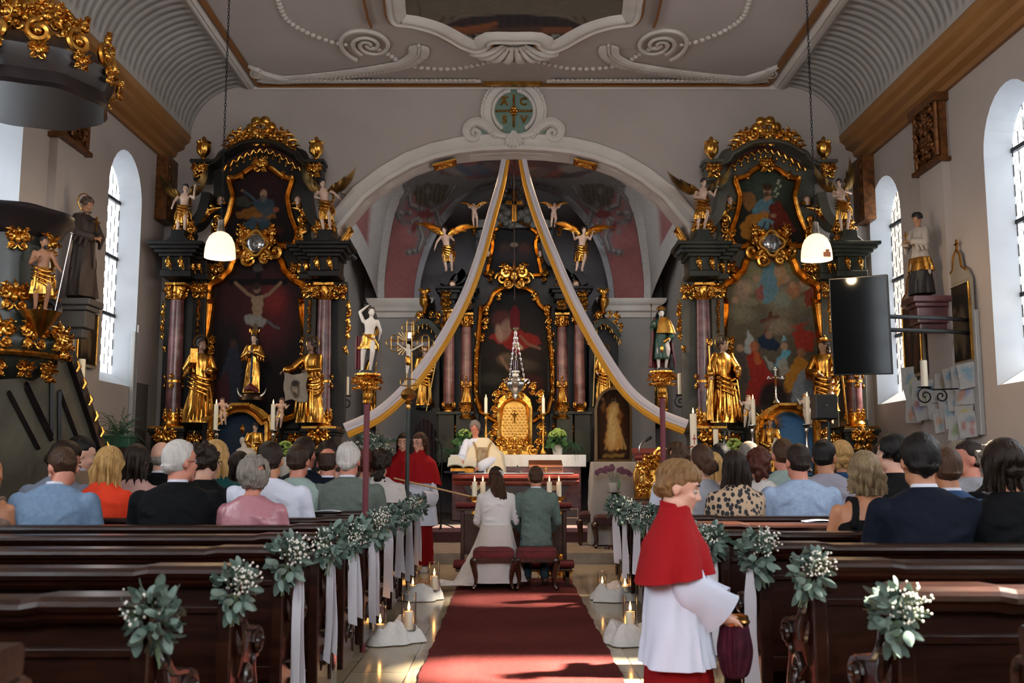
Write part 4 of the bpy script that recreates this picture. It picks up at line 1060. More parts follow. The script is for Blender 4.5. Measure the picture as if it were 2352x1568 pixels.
def candlestick(px,yf,yt,yc,yb,Y,rpx,holder,label,group=None,name='altar_candlestick',drip=False):
 """holder pixel rows: yf flame tip, yt candle top, yc candle foot, yb holder foot; the candle is a thing on the holder"""
 p0=W(px,yb,Y);zc=W(px,yc,Y).z;h=zc-p0.z;r=rpx*S(Y,yc)
 t=thing(name,label,'candlestick',p0,0,group)
 m=MB();k=h
 m.lathe([(.9*r*2.2,0),(r*2.2,k*.04),(r*1.2,k*.12),(r*.7,k*.18),(r*1.3,k*.26),(r*.6,k*.34),(r*1.15,k*.5),(r*.6,k*.6),(r*.55,k*.82),(r*1.1,k*.88),(r*.8,k*.93),(r*1.9,k*.985),(r*1.9,k)],18);part('stem',m,holder,t)
 m=MB();m.lathe([(r*1.9,k*.985),(r*2.3,k*1.0),(r*2.3,k*1.01),(0.001,k*1.005)],18);part('drip_pan',m,holder,t)
 candle(W(px,yc,Y)+V((0,0,.002+k*.01)),W(px,yt,Y).z-zc,r,'white lit candle on '+label.split(',')[0].replace(' with ',', '),None)
 return t
def candle(p,h,r,label,group=None,lit=True,glow=.6,decor=None):
 t=thing('candle',label,'candle',p,0,group)
 m=MB();m.lathe([(r*.98,0),(r,h*.05),(r,h*.97),(r*.9,h),(r*.5,h*.985),(.001,h*.98)],18);part('wax',m,candle_wax(),t)
 m=MB();m.tube([(0,0,h*.98),(.001,0,h+r*.35)],.0022,5);part('wick',m,black(),t)
 if lit:
  f=max(.018,min(.03,r*.9));m=MB();m.lathe([(.001,-f*.15),(f*.24,f*.1),(f*.34,f*.5),(f*.2,f*1.2),(.001,f*2.1)],10,rotm(loc=(0,0,h+r*.25)));part('flame',m,flame(),t)
 return t
for px in(1116,1248):
 candlestick(px,908,914,950,1043,18.15,3.6,GO,'slim gilt candlestick %s of the tabernacle'%('left' if px<1182 else 'right'),'candlesticks beside the tabernacle')
def lamp():
 c,Y=1184,17.6;t=thing('sanctuary_lamp','silver sanctuary lamp hanging by chains under a dark red tassel','lamp',W(c,910,Y))
 m=MB();m.tube([W(1180,345,Y),W(1182,690,Y)],.009,6);part('cord',m,mat('brown_cord','3a2216',.8),t,world=True)
 m=MB();s=S(Y,720);m.lathe([(.005,0),(6*s,-.05),(9.5*s,-.1),(10.5*s,-.2),(11*s,-.36),(9.5*s,-.42),(.005,-.42)],24,Matrix.Translation(W(1183,700,Y)),fl=.06,nf=12);part('tassel',m,mat('wine_silk','3c0a10',.7,spec=.1),t,world=True)
 m=MB();p=W(1184,755,Y);m.lathe([(.01,.08),(.05,.06),(.085,0),(.05,-.03),(.01,-.04)],18,Matrix.Translation(p));part('crown',m,silver(),t,world=True)
 for dx in(-15,22,3):
  m=MB();q=W(1184+dx,880,Y)+V((0,.12 if dx==3 else 0,0));L=(q-p).length;nn=int(L/.045)
  for k in range(nn):
   cc=p.lerp(q,(k+.5)/nn);M4=align(p,q);M4.translation=cc;ang=(k%2)*PI/2
   m.tube([M4@V((.012*math.cos(b_)*math.cos(ang),.012*math.cos(b_)*math.sin(ang),.028*math.sin(b_)))for b_ in np.linspace(0,2*PI,9)[:-1]],.004,5,closed=True)
  part('chain',m,silver(),t,world=True)
 m=MB();p=W(1184,910,Y);m.lathe([(.005,-.06),(.04,-.03),(.06,0),(.04,.04),(.1,.10),(.165,.18),(.17,.24),(.12,.28),(.10,.30),(.12,.33),(.07,.36),(.06,.40),(.085,.43),(.08,.45)],24,Matrix.Translation(p),fl=.04,nf=10)
 for k in range(3):a=k*2*PI/3+.3;e=p+V((.17*math.cos(a),.17*math.sin(a),.26));m.tube(spline([e,e+V((.06*math.cos(a),.06*math.sin(a),.05)),e+V((.09*math.cos(a),.09*math.sin(a),0)),e+V((.05*math.cos(a),.05*math.sin(a),-.03))],5),.014,6)
 part('bowl',m,silver(),t,world=True)
 m=MB();m.lathe([(.055,0),(.06,.2),(.05,.2),(.045,.01)],16,Matrix.Translation(p+V((0,0,.43))));part('glass_cup',m,mat('dark_red_glass','3a0710',.08,trans=.7,spec=.6),t,world=True)
lamp()
# ================================================================ the two side altars
SA=.0059
def zrow(py,Y=13.3):return W(900,py,Y).z
def side_altar(name,label,X0,body_m,dark_m,paint_low,paint_up,blue):
 YA=13.3
 root=thing(name,label,'altar',(X0,YA,.15))
 def P(o,py,Y=YA):return V((X0+o*SA,Y,zrow(py)))
 def sl(m,pts,Y0,Y1,mirror=True):
  q=[(X0+o*SA,zrow(y))for o,y in pts]
  if mirror:q=q+[(2*X0-x,z)for x,z in reversed(q)if abs(x-X0)>1e-4]
  m.prism(q,Y0,Y1)
 def both(pts):return pts+[(-o,y)for o,y in reversed(pts)if abs(o)>.01]
 def frame(nm,pts,w,d,parent=root,Y=YA-.02,m_=None,n=4):
  m=MB();m.sweep([(-.5*w,0),(-.5*w,d*.5),(-.36*w,d),(-.16*w,d*.72),(0,d*.6),(.16*w,d*.75),(.3*w,d*.95),(.5*w,d*.4),(.5*w,0)],[P(o,y,Y)for o,y in spline(both(pts),n,True)],up=(0,-1,0),closed=True)
  return part(nm,m,m_ or gold(),parent,world=True)
 m=MB();sl(m,[(-182,985),(-182,640),(-188,600),(-188,575),(-125,570),(-108,530),(-112,480),(-112,420),(-118,395),(-98,378),(-90,362),(-48,338),(0,328)],YA,YA+.28)
 part('retable_body',m,body_m,root,world=True,smooth=False,bevel=.01)
 top=both([(-150,384),(-128,384),(-112,380),(-98,372),(-90,358),(-76,352),(-48,336),(-20,329),(0,328)])
 m=MB();m.sweep([(-.09,0),(-.07,.06),(-.02,.1),(.0,.2),(.05,.26),(.07,.26),(.07,0)],[P(o,y)for o,y in spline(top,3)],up=(0,-1,0))
 part('top_cornice',m,body_m,root,world=True)
 for s in(-1,1):
  m=MB();a=P(s*130,384);m.box(a.x-.14,a.x+.14,YA-.3,YA,a.z-.02,a.z+.03);m.box(a.x-.1,a.x+.1,YA-.24,YA,a.z-.25,a.z-.02);part('cornice_end',m,body_m,root,world=True,smooth=False,bevel=.012)
  m=MB();m.lathe([(.05,0),(.06,.02),(.025,.05),(.05,.09),(.085,.13),(.095,.2),(.085,.25),(.1,.27),(.07,.295),(.03,.31),(.025,.34),(.001,.36)],16,Matrix.Translation((a.x,YA-.15,a.z+.03)),fl=.07,nf=8);part('gilt_urn',m,gold(),root,world=True)
  m=MB();spray(m,(a.x,YA-.28,a.z-.13),.13,3);part('gilt_drop',m,gold(),root,world=True)
 m=MB()
 for k in range(7):a=k*PI/3.5+.3;p=P(0,304,YA-.12);m.ell(p+V((.14*math.cos(a),0,.13*math.sin(a))),(.075,.05,.07),10,6)
 m.tube([P(0,304,YA-.16)+V((.1*math.cos(a),0,.075*math.sin(a)))for a in np.linspace(0,2*PI,17)[:-1]],.028,6,closed=True)
 spray(m,P(0,322,YA-.14),.17,1)
 for s in(-1,1):
  for o,y,r,a in((30,320,.17,.9),(46,328,.17,.7),(60,340,.14,.5),(72,350,.11,.3)):
   q=P(s*o,y,YA-.12);cscroll(m,q,r*.5,PI/2-s*.3,1.2,-s,r*.17,tail=r*.3);frond(m,q,PI/2-s*(.2+a*.5),r*1.25,r*.2,2,-s*.8)
 part('gilt_crest',m,gold(),root,world=True)
 m=MB();L=[]
 for k in range(97):
  t=k/96*2-1;L.append(P(t*92,348+46*abs(t)**1.7+4.2*math.sin(k*2*PI/8.0),YA-.05))
 m.tube(L,.016,6);part('lambrequin_edge',m,gold(),root,world=True)
 m=MB();nL=len(L);vs=[tuple(p)for p in L]+[tuple(P((k/96*2-1)*92,338+46*abs(k/96*2-1)**1.7,YA-.03))for k in range(97)];m.add(vs,[(i,i+1,i+1+nL,i+nL)for i in range(nL-1)])
 part('lambrequin',m,mat('oxblood_paint','4a1a18',.6),root,world=True,solid=.01)
 for t in(-.78,-.62,-.45,-.28,-.13,.0,.13,.28,.45,.62,.78):
  m=MB();q=P(t*92,362+46*abs(t)**1.7,YA-.04);m.cap(q+V((0,0,.05)),q,.008,.018,7);part('gilt_tassel',m,gold(),root,world=True)
 upo=[(0,540),(-28,549),(-55,567),(-80,563),(-87,545),(-85,530),(-72,498),(-64,462),(-64,448),(-73,414),(-62,412),(-46,406),(-24,390),(0,384)]
 pic(root,'upper_painting',[P(o,y,YA-.02)for o,y in spline(both(upo),3,True)],lambda q:((q.x-X0)/SA,None),YA,paint_up,X0)
 frame('upper_frame',upo,.085,.07)
 m=MB();spray(m,P(0,384,YA-.1),.13,2)
 for s in(-1,1):
  for o,y in((47,406),(84,535),(55,566)):spray(m,P(s*o,y,YA-.07),.07,o,mirror=False)
  for k in range(5):cscroll(m,P(s*(98+4*math.sin(k*1.4)),505+k*13,YA-.06),.055,k,1.1,s*(1 if k%2 else-1),.022,tail=.05)
 part('gilt_mounts',m,gold(),root,world=True)
 for s in(-1,1):cherub(root,P(s*89,466,YA-.1),.062,int(s+5+X0))
 for s in(-1,1):
  m=MB();path=[P(s*o,y,YA-.16)for o,y in spline([(112,455),(116,480),(124,505),(138,522),(152,526),(164,528),(170,540),(162,550),(153,545),(156,537)],5)]
  m.sweep([(-.06,-.16),(.06,-.16),(.06,.16),(-.06,.16)],path,up=(0,1,0));part('volute',m,body_m,root,world=True,smooth=True,ang=30)
  m=MB();q=P(s*158,555,YA-.3);spray(m,q+V((0,0,.06)),.2,5);spray(m,q-V((0,0,.12)),.15,8);frond(m,P(s*120,518,YA-.25),PI/2+s*.4,.3,.04,3,s*.5);part('gilt_console',m,gold(),root,world=True)
 m=MB()
 for s in(-1,1):
  for off,w,d in((164,.20,.5),(126,.14,.3)):
   x=X0+s*off*SA
   for y0,y1,e in((650,636,.0),(636,606,-.02),(606,598,.02),(598,590,.07),(590,582,.12),(582,574,.16)):
    m.box(x-w-e,x+w+e,YA-d-e*.6,YA+.02,zrow(y0),zrow(y1))
   if off==164:m.prism([(x-w,zrow(574)),(x+w,zrow(574)),(x+w*.5,zrow(560)),(x+w*.45,zrow(545)),(x-w*.45,zrow(545)),(x-w*.5,zrow(560))],YA-d+.02,YA)
 part('entablature',m,dark_m,root,world=True,smooth=False,bevel=.012)
 m=MB()
 for s in(-1,1):
  for o,y,d in((150,620,.5),(178,620,.5),(120,622,.32),(134,622,.32)):q=P(s*o,y,YA-d-.02);frond(m,q+V((0,0,.09)),-PI/2,.2,.03,2,.2);
  spray(m,P(s*96,625,YA-.08),.16,2,mirror=True)
 part('gilt_leaves',m,gold(),root,world=True)
 lo=[(-104,950),(-104,708),(-108,700),(-107,661),(-92,650),(-80,643),(-72,632),(-62,624),(-56,606),(-40,585),(-20,574),(0,570)]
 pic(root,'altar_painting',[P(o,y,YA-.03)for o,y in both(lo)],None,YA-.01,paint_low,X0)
 frame('painting_frame',lo,.105,.1,Y=YA-.03,n=3)
 m=MB();q=P(0,566,YA-.15)
 spray(m,q,.3,4);m.tube([q+V((.15*math.cos(a)*(1+.15*math.cos(4*a)),-.06,.15*math.sin(a)*(1+.15*math.cos(4*a))))for a in np.linspace(0,2*PI,33)[:-1]],.026,7,closed=True)
 for s in(-1,1):cscroll(m,q+V((s*.26,0,-.1)),.12,PI/2,1.2,s,.03);frond(m,q+V((s*.2,-.02,.05)),PI/2-s*.3,.25,.035,3,s*.4);cscroll(m,q+V((s*.12,-.02,-.22)),.09,0,1.1,s,.026)
 for s in(-1,1):
  for y,r in((790,.12),(818,.1),(840,.08)):spray(m,P(s*104,y,YA-.12),r,y,mirror=False)
 kc=part('gilt_keystone',m,gold(),root,world=True)
 m=MB();m.ell(q+V((0,-.06,0)),(.13,.045,.13),16,9);part('mirror_boss',m,mat('mirror_glass','8f8f8f',.12,.85),kc,world=True)
 for s in(-1,1):
  x=X0+s*.97;Y=YA-.35;r=.088
  zt,zb=zrow(690,Y),zrow(948,Y);m=MB()
  m.lathe([(r*(1.14-.2*k/12+.05*math.sin(PI*k/12)),zb+(zt-zb)*k/12)for k in range(13)],28,Matrix.Translation((x,Y,0)));c=part('column',m,RM,root,world=True)
  m=MB();capital(m,x,Y,zt,zrow(652,Y)-zt,r*.95);part('capital',m,gold(),c,world=True)
  m=MB();z0=zrow(984,Y);h=zb-z0;m.lathe([(r*1.6,0),(r*1.6,h*.12),(r*1.35,h*.2),(r*1.45,h*.3),(r*1.3,h*.4),(r*1.2,h*.5),(r*1.15,h)],24,Matrix.Translation((x,Y,z0)))
  for k in range(8):
   q=MB();frond(q,(0,-r*1.16,h*.4),PI/2,h*.95,r*.2,3,0,.012);m.merge(q,rotm(0,0,k*PI/4,(x,Y,z0)))
  part('gilt_base',m,gold(),c,world=True)
  zr=zrow(876,Y);m=MB();m.lathe([(r*1.1,-.02),(r*1.25,-.015),(r*1.25,.015),(r*1.1,.02)],24,Matrix.Translation((x,Y,zr)))
  for k in range(0,8,2):
   q=MB();cscroll(q,(0,-r*1.3,.06),.035,-PI/2,1.2,1,.012);cscroll(q,(0,-r*1.3,-.06),.035,PI/2,1.2,-1,.012);m.merge(q,rotm(0,0,k*PI/4,(x,Y,zr)))
  part('gilt_ring',m,gold(),c,world=True)
  m=MB();xi=X0+s*.74;m.box(xi-.085,xi+.085,YA-.16,YA,zrow(985),zrow(640));xo=X0+s*1.12;m.box(xo-.1,xo+.1,YA-.12,YA,zrow(985),zrow(650));part('inner_pilaster',m,body_m,root,world=True,smooth=False,bevel=.01)
  m=MB();q=V((xi,YA-.2,zrow(672)));spray(m,q,.14,1);m.box(xi-.1,xi+.1,YA-.22,YA-.1,zrow(676),zrow(668))
  for k in range(6):frond(m,V((xi,YA-.18,zrow(690+k*14))),-PI/2,.11*(1.1-k*.1),.02,1,.2*(-1)**k)
  for k in range(5):
   cscroll(m,V((xo+s*.1,YA-.08,zrow(705+k*17))),.055,PI/2,1.2,s*(-1)**k,.02,tail=.05)
  frond(m,V((xo+s*.08,YA-.08,zrow(790))),-PI/2,.16,.03,2,.3);spray(m,V((xo,YA-.14,zrow(675))),.13,6);part('gilt_pendant',m,gold(),root,world=True)
 m=MB()
 for s in(-1,1):
  a=X0+s*.97;m.box(a-.2,a+.2,YA-.56,YA,.15,zrow(988));m.box(a-.24,a+.24,YA-.6,YA,zrow(996),zrow(987));m.box(a-.22,a+.22,YA-.58,YA,zrow(1003),zrow(996))
 m.box(X0-.8,X0+.8,YA-.4,YA,.15,zrow(992));m.box(X0-.84,X0+.84,YA-.44,YA,zrow(999),zrow(990))
 part('plinth',m,dark_m,root,world=True,smooth=False,bevel=.01)
 m=MB()
 for s in(-1,1):
  a=X0+s*.97;m.box(a-.22,a+.22,YA-.585,YA,zrow(987),zrow(982));spray(m,(a,YA-.6,zrow(1012)),.18,3);spray(m,(a-s*.32,YA-.44,zrow(1014)),.13,4)
 part('gilt_trim',m,gold(),root,world=True)
 Yn=YA-.62;zz=lambda y:zrow(y,Yn)
 def N(o,y,d=0):return V((X0+o*SA,Yn-d,zz(y)))
 m=MB();m.box(X0-.85,X0+.85,Yn-.32,YA-.4,.15,zz(1095));part('altar_table',m,dark_m,root,world=True,smooth=False,bevel=.015)
 ar=[(-62,1092),(-62,972),(-48,966),(-36,952),(-18,940),(0,937)]
 m=MB();m.sweep([(-.045,0),(-.045,.07),(-.01,.1),(.02,.07),(.055,.09),(.055,0)],[N(o,y)for o,y in spline(both(ar),3)],up=(0,-1,0));m.box(X0-.12,X0+.12,Yn-.11,Yn+.1,zz(932),zz(926))
 for s in(-1,1):m.sweep([(-.03,0),(-.03,.08),(.03,.08),(.03,0)],[N(s*o,y)for o,y in((20,932),(45,946),(60,960),(84,964))],up=(0,-1,0));spray(m,N(s*68,1000,.1),.12,6,mirror=False);spray(m,N(s*68,1040,.1),.12,7,mirror=False)
 shf=part('shrine_frame',m,gold(),root,world=True)
 m=MB();q=[(N(o,y).x,N(o,y).z)for o,y in both(ar)];m.prism(q,Yn+.16,Yn+.2);part('shrine_back',m,blue,shf,world=True,smooth=False)
 m=MB();
 for s in(-1,1):m.box(*sorted((X0+s*62*SA,X0+s*84*SA)),Yn-.02,Yn+.2,zz(1092),zz(966))
 part('shrine_pillars',m,dark_m,shf,world=True,smooth=False)
 return root
def pic(root,nm,pts,_f,Y,paint,X0):
 """painted panel with outline in world points; paint works in (offset px, row px) of the altar"""
 xs=[p.x for p in pts];zs=[p.z for p in pts];st=.0085
 gx=np.arange(min(xs),max(xs)+st,st);gz=np.arange(min(zs),max(zs)+st,st)
 G=np.array([(x,z)for z in gz for x in gx]);ins=polymask(G,[(p.x,p.z)for p in pts]);nx=len(gx);fs=[]
 for j in range(len(gz)-1):
  for i in range(nx-1):
   q=(j*nx+i,j*nx+i+1,(j+1)*nx+i+1,(j+1)*nx+i)
   if sum(ins[list(q)])>=2:fs.append(q)
 us=sorted({i for f in fs for i in f});ix={o:n for n,o in enumerate(us)}
 m=MB();m.add([(G[i][0],pts[0].y,G[i][1])for i in us],[tuple(ix[i]for i in f)for f in fs])
 rows=np.arange(280,1100);zr=np.array([zrow(r)for r in rows])
 P=np.stack([(G[us][:,0]-X0)/SA,np.interp(-G[us][:,1],-zr,rows)],1)
 pt=Paint(P,'141012');paint(pt);pt.brush();part(nm,m,paint_mat(),root,world=True,col=pt.c,smooth=False)
def god_father(p):
 p.grad(384,570,'1c1214','15100f');p.blob(20,430,60,40,'2b1718',0,.9)
 p.poly([(-60,490),(-20,476),(25,478),(40,500),(-5,505),(-50,502)],'6d4318',.9);p.poly([(-20,495),(22,480),(26,505),(-5,512)],'7a4c1c',.9)
 p.poly([(-45,520),(-20,500),(20,500),(30,545),(-10,552),(-50,548)],'33424a',.9);p.poly([(-62,455),(-40,450),(-15,468),(-35,478),(-58,470)],'39372c',.8);p.poly([(-20,470),(0,452),(30,460),(34,490),(10,500)],'2f3d42',.9)
 p.blob(6,446,8,10,'8a6a54',0,.4);p.blob(6,456,7,8,'55493f',0,.5);p.line([(-40,440),(-25,450),(-12,462)],4,'374047');p.blob(-44,438,4,3,'6d5040',0,.5);p.blob(36,482,7,6,'7a4030',0,.5);p.blob(40,530,14,10,'3a1a15',0,.7)
def crucified(p):
 p.grad(575,950,'221618','151113');p.blob(25,720,55,80,'4a1c1c',0,.9,.8);p.blob(-50,690,40,50,'351818',0,.9,.8);p.blob(40,690,26,30,'6b2320',0,.9,.7)
 p.line([(-60,648),(62,648)],8,'0d0a0b',1,.2);p.line([(0,628),(0,850)],7,'110d0d',1,.2);p.poly([(-12,606),(10,606),(10,624),(-12,624)],'4a4441',.7)
 p.line([(-52,650),(-22,676),(-6,684)],5,'6f5844');p.line([(52,650),(26,676),(8,684)],5,'6f5844')
 p.poly([(-14,680),(14,680),(13,705),(9,730),(-9,730),(-12,705)],'7d6752');p.blob(-2,664,8,11,'6b5344',0,.4);p.blob(-4,658,9,8,'2a1c16',0,.5)
 p.poly([(-26,722),(10,726),(24,736),(14,752),(-10,750),(-22,744),(-30,734)],'77726c');p.line([(24,738),(40,750),(50,754)],4,'4b474a')
 p.line([(-3,748),(-2,800),(0,835)],7,'5c4837');p.poly([(-60,800),(-44,790),(-30,850),(-36,930),(-80,940),(-84,880)],'272a33',.9);p.blob(-52,790,8,10,'3a2822',0,.5);p.poly([(-90,880),(-62,850),(-54,930),(-90,946)],'3d1718',.8)
def joseph(p):
 p.grad(384,570,'2b2e24','1c1713');p.blob(0,430,45,45,'3c4438',0,.9)
 p.poly([(-58,440),(-30,444),(-20,470),(-40,488),(-56,468)],'80562a',.9)
 p.poly([(-28,470),(-8,456),(14,458),(24,470),(20,500),(-20,500),(-36,492)],'54737b');p.poly([(-64,520),(-45,495),(0,486),(10,500),(-20,516),(-30,550),(-60,548)],'9a6420')
 p.poly([(6,470),(30,462),(50,500),(66,530),(40,545),(10,530),(4,500)],'5d2117');p.poly([(-30,520),(-8,500),(14,508),(10,540),(-28,546)],'5f7d86');p.line([(-4,510),(-22,545)],2,'2b2a26')
 p.blob(2,438,9,12,'9a7458',0,.4);p.blob(2,430,11,9,'3f2a1c',0,.5);p.blob(1,446,6,5,'5a3c28',0,.5);p.poly([(-8,452),(12,452),(8,462),(-4,462)],'9a7458');p.blob(-6,488,7,5,'8d674b',0,.5);p.blob(14,496,7,5,'8d674b',0,.5)
 for k in range(7):p.blob(20+k*2+4*math.sin(k*2),452-k*6,4,3,'a6a48c',0,.6,.8)
 p.line([(12,470),(36,410)],1.5,'3c442e')
def assembly(p):
 rs=random.Random(5)
 p.grad(580,950,'665f46','4a4038');p.blob(0,610,60,50,'837a58',0,.9)
 for k in range(26):p.blob(rs.uniform(-95,95),rs.uniform(640,740),rs.uniform(14,32),rs.uniform(9,16),rs.choice(['7d735c','8d8168','6d6556','5d5850']),rs.uniform(-30,30),.8,.6)
 p.poly([(-10,610),(12,602),(22,640),(18,690),(-16,700),(-26,660)],'5f7d86');p.poly([(-34,668),(-16,650),(-14,690),(-30,690)],'87504a');p.blob(0,600,8,10,'8a6a55',0,.5);p.poly([(14,612),(36,610),(40,650),(18,660)],'a07a52');p.blob(20,625,9,14,'a98666',0,.6)
 p.blob(54,668,15,20,'986848',20,.6);p.blob(52,655,7,8,'a07a5a',0,.5);p.poly([(78,670),(98,660),(100,705),(80,705)],'7b3a2a');p.blob(-62,670,18,22,'8d7560',0,.7);p.blob(-52,660,10,14,'9a8068',0,.6);p.blob(28,690,20,16,'7c7f70',0,.7)
 for x,y in((-80,690),(-70,650),(76,650),(-30,640),(40,640)):p.blob(x,y,8,9,'9a7a60',0,.6)
 p.line([(-22,738),(16,728)],4.5,'5a382a',1,.2);p.line([(0,720),(-20,790)],5,'5a382a',1,.2)
 p.poly([(-66,812),(-52,756),(-32,800),(-40,815)],'9a9e98');p.poly([(48,765),(66,755),(100,765),(94,810),(56,800)],'8f3226');p.poly([(36,752),(82,740),(90,736),(66,760)],'8d3a2a')
 p.poly([(-34,775),(-10,768),(22,790),(10,808),(-24,800)],'1f2a3c');p.blob(-6,770,8,9,'8a6c58',0,.5);p.blob(20,750,30,18,'8d7c68',0,.7,.7)
 p.poly([(8,830),(30,800),(44,806),(26,840),(6,845)],'5a96a6');p.blob(28,796,8,9,'9a7c64',0,.5);p.poly([(22,784),(28,770),(36,784)],'76a5ae')
 p.poly([(-86,815),(-62,805),(-54,880),(-84,890)],'4c423e');p.blob(-72,800,8,9,'9a7a62',0,.5)
 p.poly([(-58,820),(-40,800),(-28,812),(-10,850),(18,880),(-4,930),(-70,945),(-60,900),(-50,865)],'93291f');p.poly([(-42,800),(-30,812),(-24,834),(-40,840)],'a4552c');p.blob(-40,796,10,12,'9a5a3c',0,.5);p.poly([(-20,815),(0,835),(8,845),(-6,850)],'9a9c92',.8)
 p.poly([(30,860),(60,815),(82,830),(80,850),(40,900),(20,905)],'a8722a');p.blob(66,810,9,10,'8c6248',0,.5);p.poly([(64,850),(90,850),(94,920),(40,925),(44,890)],'80858a');p.poly([(10,830),(30,820),(40,850),(20,870)],'9a9080',.8)
 p.blob(0,920,34,46,'2b211f',0,.4);p.poly([(-60,930),(90,925),(100,960),(-100,960)],'3b322c',.8)
BLUE=mat('deep_blue_lining','14283c',.8);BLUE2=mat('sky_blue_lining','4a78a4',.8)
GML=mat('pale_green_marble','625f52',.38,c2='34332c',spec=.25,ns=3.2,detail=7,contrast=.6)
XL,XR=-3.48,3.44
SAL=side_altar('side_altar','dark side altar with a crucifixion painting, left of the chancel arch',XL,mat('black_green_marble','2b2822',.4,c2='121110',spec=.2,ns=3,detail=7,contrast=.5),DK,crucified,god_father,BLUE)
SAR=side_altar('side_altar','lighter green side altar with a crowded heavenly painting, right of the chancel arch',XR,GML,grn_marble(),assembly,joseph,BLUE2)
RED,IV=mat('painted_crimson','5d1216',.5),mat('painted_ivory','cdbfae',.5)
YS=12.72
def veil(root,H,hands):
 m=MB()
 def g(u,v):return(-.24+.30*u+.01*math.sin(v*9),-.21+.02*math.sin(u*9)+.03*v,.62-.35*v-.05*math.sin(PI*u)*(1-v)+.02*math.sin(u*6)*v)
 m.grid(g,30,30);vv_=np.array([((i%31)/30,(i//31)/30)for i in range(31*31)]);pt=Paint(vv_,'9a8f82')
 pt.blob(.52,.55,.2,.34,'4f463e',0,.4);pt.blob(.52,.56,.13,.22,'8f8273',0,.3);pt.blob(.52,.34,.18,.12,'3d352f',0,.4);pt.blob(.47,.52,.03,.015,'40372f',0,.6);pt.blob(.57,.52,.03,.015,'40372f',0,.6);pt.blob(.52,.78,.08,.12,'55493f',0,.5);pt.line([(.52,.52),(.51,.62)],.012,'6b5d50')
 part('painted_veil',MBs(m,H),paint_mat(),root,col=pt.c,solid=.004)
statue('saint_statue','gilded saint holding an open book between the columns, left side of the dark altar',456,778,975,YS,seed=51,rz=.5,headrz=.5,headrx=-.15,flare=1.15,halo=True,hair='1d1512',flesh=mat('dark_flesh','7a5a48',.5),armL=((-.17,-.05,.64),(-.12,-.15,.74)),extra=lambda r,H,h:part('book',MBs(MB().box(-.16,-.08,-.20,-.16,.70,.86),H),gold(),r,smooth=False))
statue('saint_statue','gilded woman saint holding out a veil with a painted face, dark altar',712,780,975,YS,seed=52,rz=-.35,headrz=-.5,headrx=-.1,flare=1.1,halo=True,longhair=.7,hair='1d1512',flesh=MATS['dark_flesh'],armL=((-.19,-.1,.66),(-.24,-.2,.62)),armR=((.15,-.1,.64),(.06,-.2,.62)),extra=veil)
def crownmoon(root,H,hands):
 q=MB();q.lathe([(.055,.985),(.06,1.0),(.075,1.05)],16,cap=False)
 for k in range(8):a=k*PI/4;q.cap((.072*math.cos(a),.072*math.sin(a),1.04),(.085*math.cos(a),.085*math.sin(a),1.085),.012,.006,6)
 part('crown',MBs(q,H),gold(),root,solid=.006)
 q=MB();q.tube(spline([(-.24,-.05,.1),(-.2,-.08,0),(-.1,-.1,-.06),(.1,-.1,-.06),(.2,-.08,0),(.24,-.05,.1)],5),[.006,.022,.034,.034,.022,.006],10);q.lathe([(.2,-.1),(.22,-.05),(.15,0)],20);part('crescent',MBs(q,H),silver(),root)
 q=MB();q.tube([(0,-.1,.78),(.005,-.13,.5),(0,-.15,.16)],[.02,.03,.035],8,flat=.5);part('blue_tunic',MBs(q,H),mat('painted_blue','1c3550',.5),root)
 q=MB();q.tube([(-.1,-.12,.06),(0,-.17,.12),(.12,-.12,.05)],[.03,.06,.03],8);part('red_hem',MBs(q,H),RED,root)
statue('madonna_statue','crowned gilded Madonna with praying hands on a crescent, centre of the dark altar',580,768,905,YS,seed=53,longhair=1,hair='1d1512',flare=.95,sash=False,armL=((-.16,-.05,.62),(-.02,-.15,.69)),armR=((.16,-.05,.62),(.02,-.15,.69)),extra=crownmoon)
for px,lb,s,yb in((513,'left of the dark shrine arch',-1,968),(641,'right of the dark shrine arch, one leg dangling',1,975)):
 statue('altar_putto','chubby gilt-sashed cherub %s'%lb,px,914,yb+8,12.55,robe=gold(),bare=True,robe_z=(.18,.6),sash=False,baby=True,fat=1.35,seed=60+s,lean=s*.06,hair='5a4030',armL=((-.2,-.08,.66),(-.1,-.17,.74)),armR=((.2,-.08,.66),(.27,-.1,.74)))
def cross_tool(root,H,hands,s=1):
 m=MB();h=hands[s];m.tube([h+V((0,0,-.08)),h+V((s*.05,0,.08))],.012,6);m.tube([h+V((s*.05-.07,0,.1)),h+V((s*.05+.07,0,.05))],.018,6);part('hammer',MBs(m,H),mat('grey_wood','4b443c',.6),root)
GA=dict(bare=True,legs=True)
WG=mat('wing_gilt','9a7438',.35,.9,c2='3a3026',ns=5,contrast=.4)
statue('angel_statue','winged angel with raised arm on the outer volute of the dark altar',417,424,540,12.95,seed=71,lean=.04,headrz=-.3,wings=(2.55,.9,.52,1,WG),armL=((-.17,-.05,.66),(-.18,-.12,.54)),armR=((.2,-.05,.72),(.22,-.08,.92)),hair='1d1512',extra=lambda r,H,h:cross_tool(r,H,h,1),**GA)
statue('angel_statue','winged angel holding out a small hammer beside the arch, dark altar',748,412,532,12.95,seed=72,lean=-.07,headrz=.6,headrx=.3,wings=(2.3,.55,.55,1,WG),armL=((-.15,-.08,.64),(-.05,-.15,.6)),armR=((.2,-.06,.72),(.3,-.1,.62)),hair='1d1512',extra=lambda r,H,h:cross_tool(r,H,h,1),**GA)
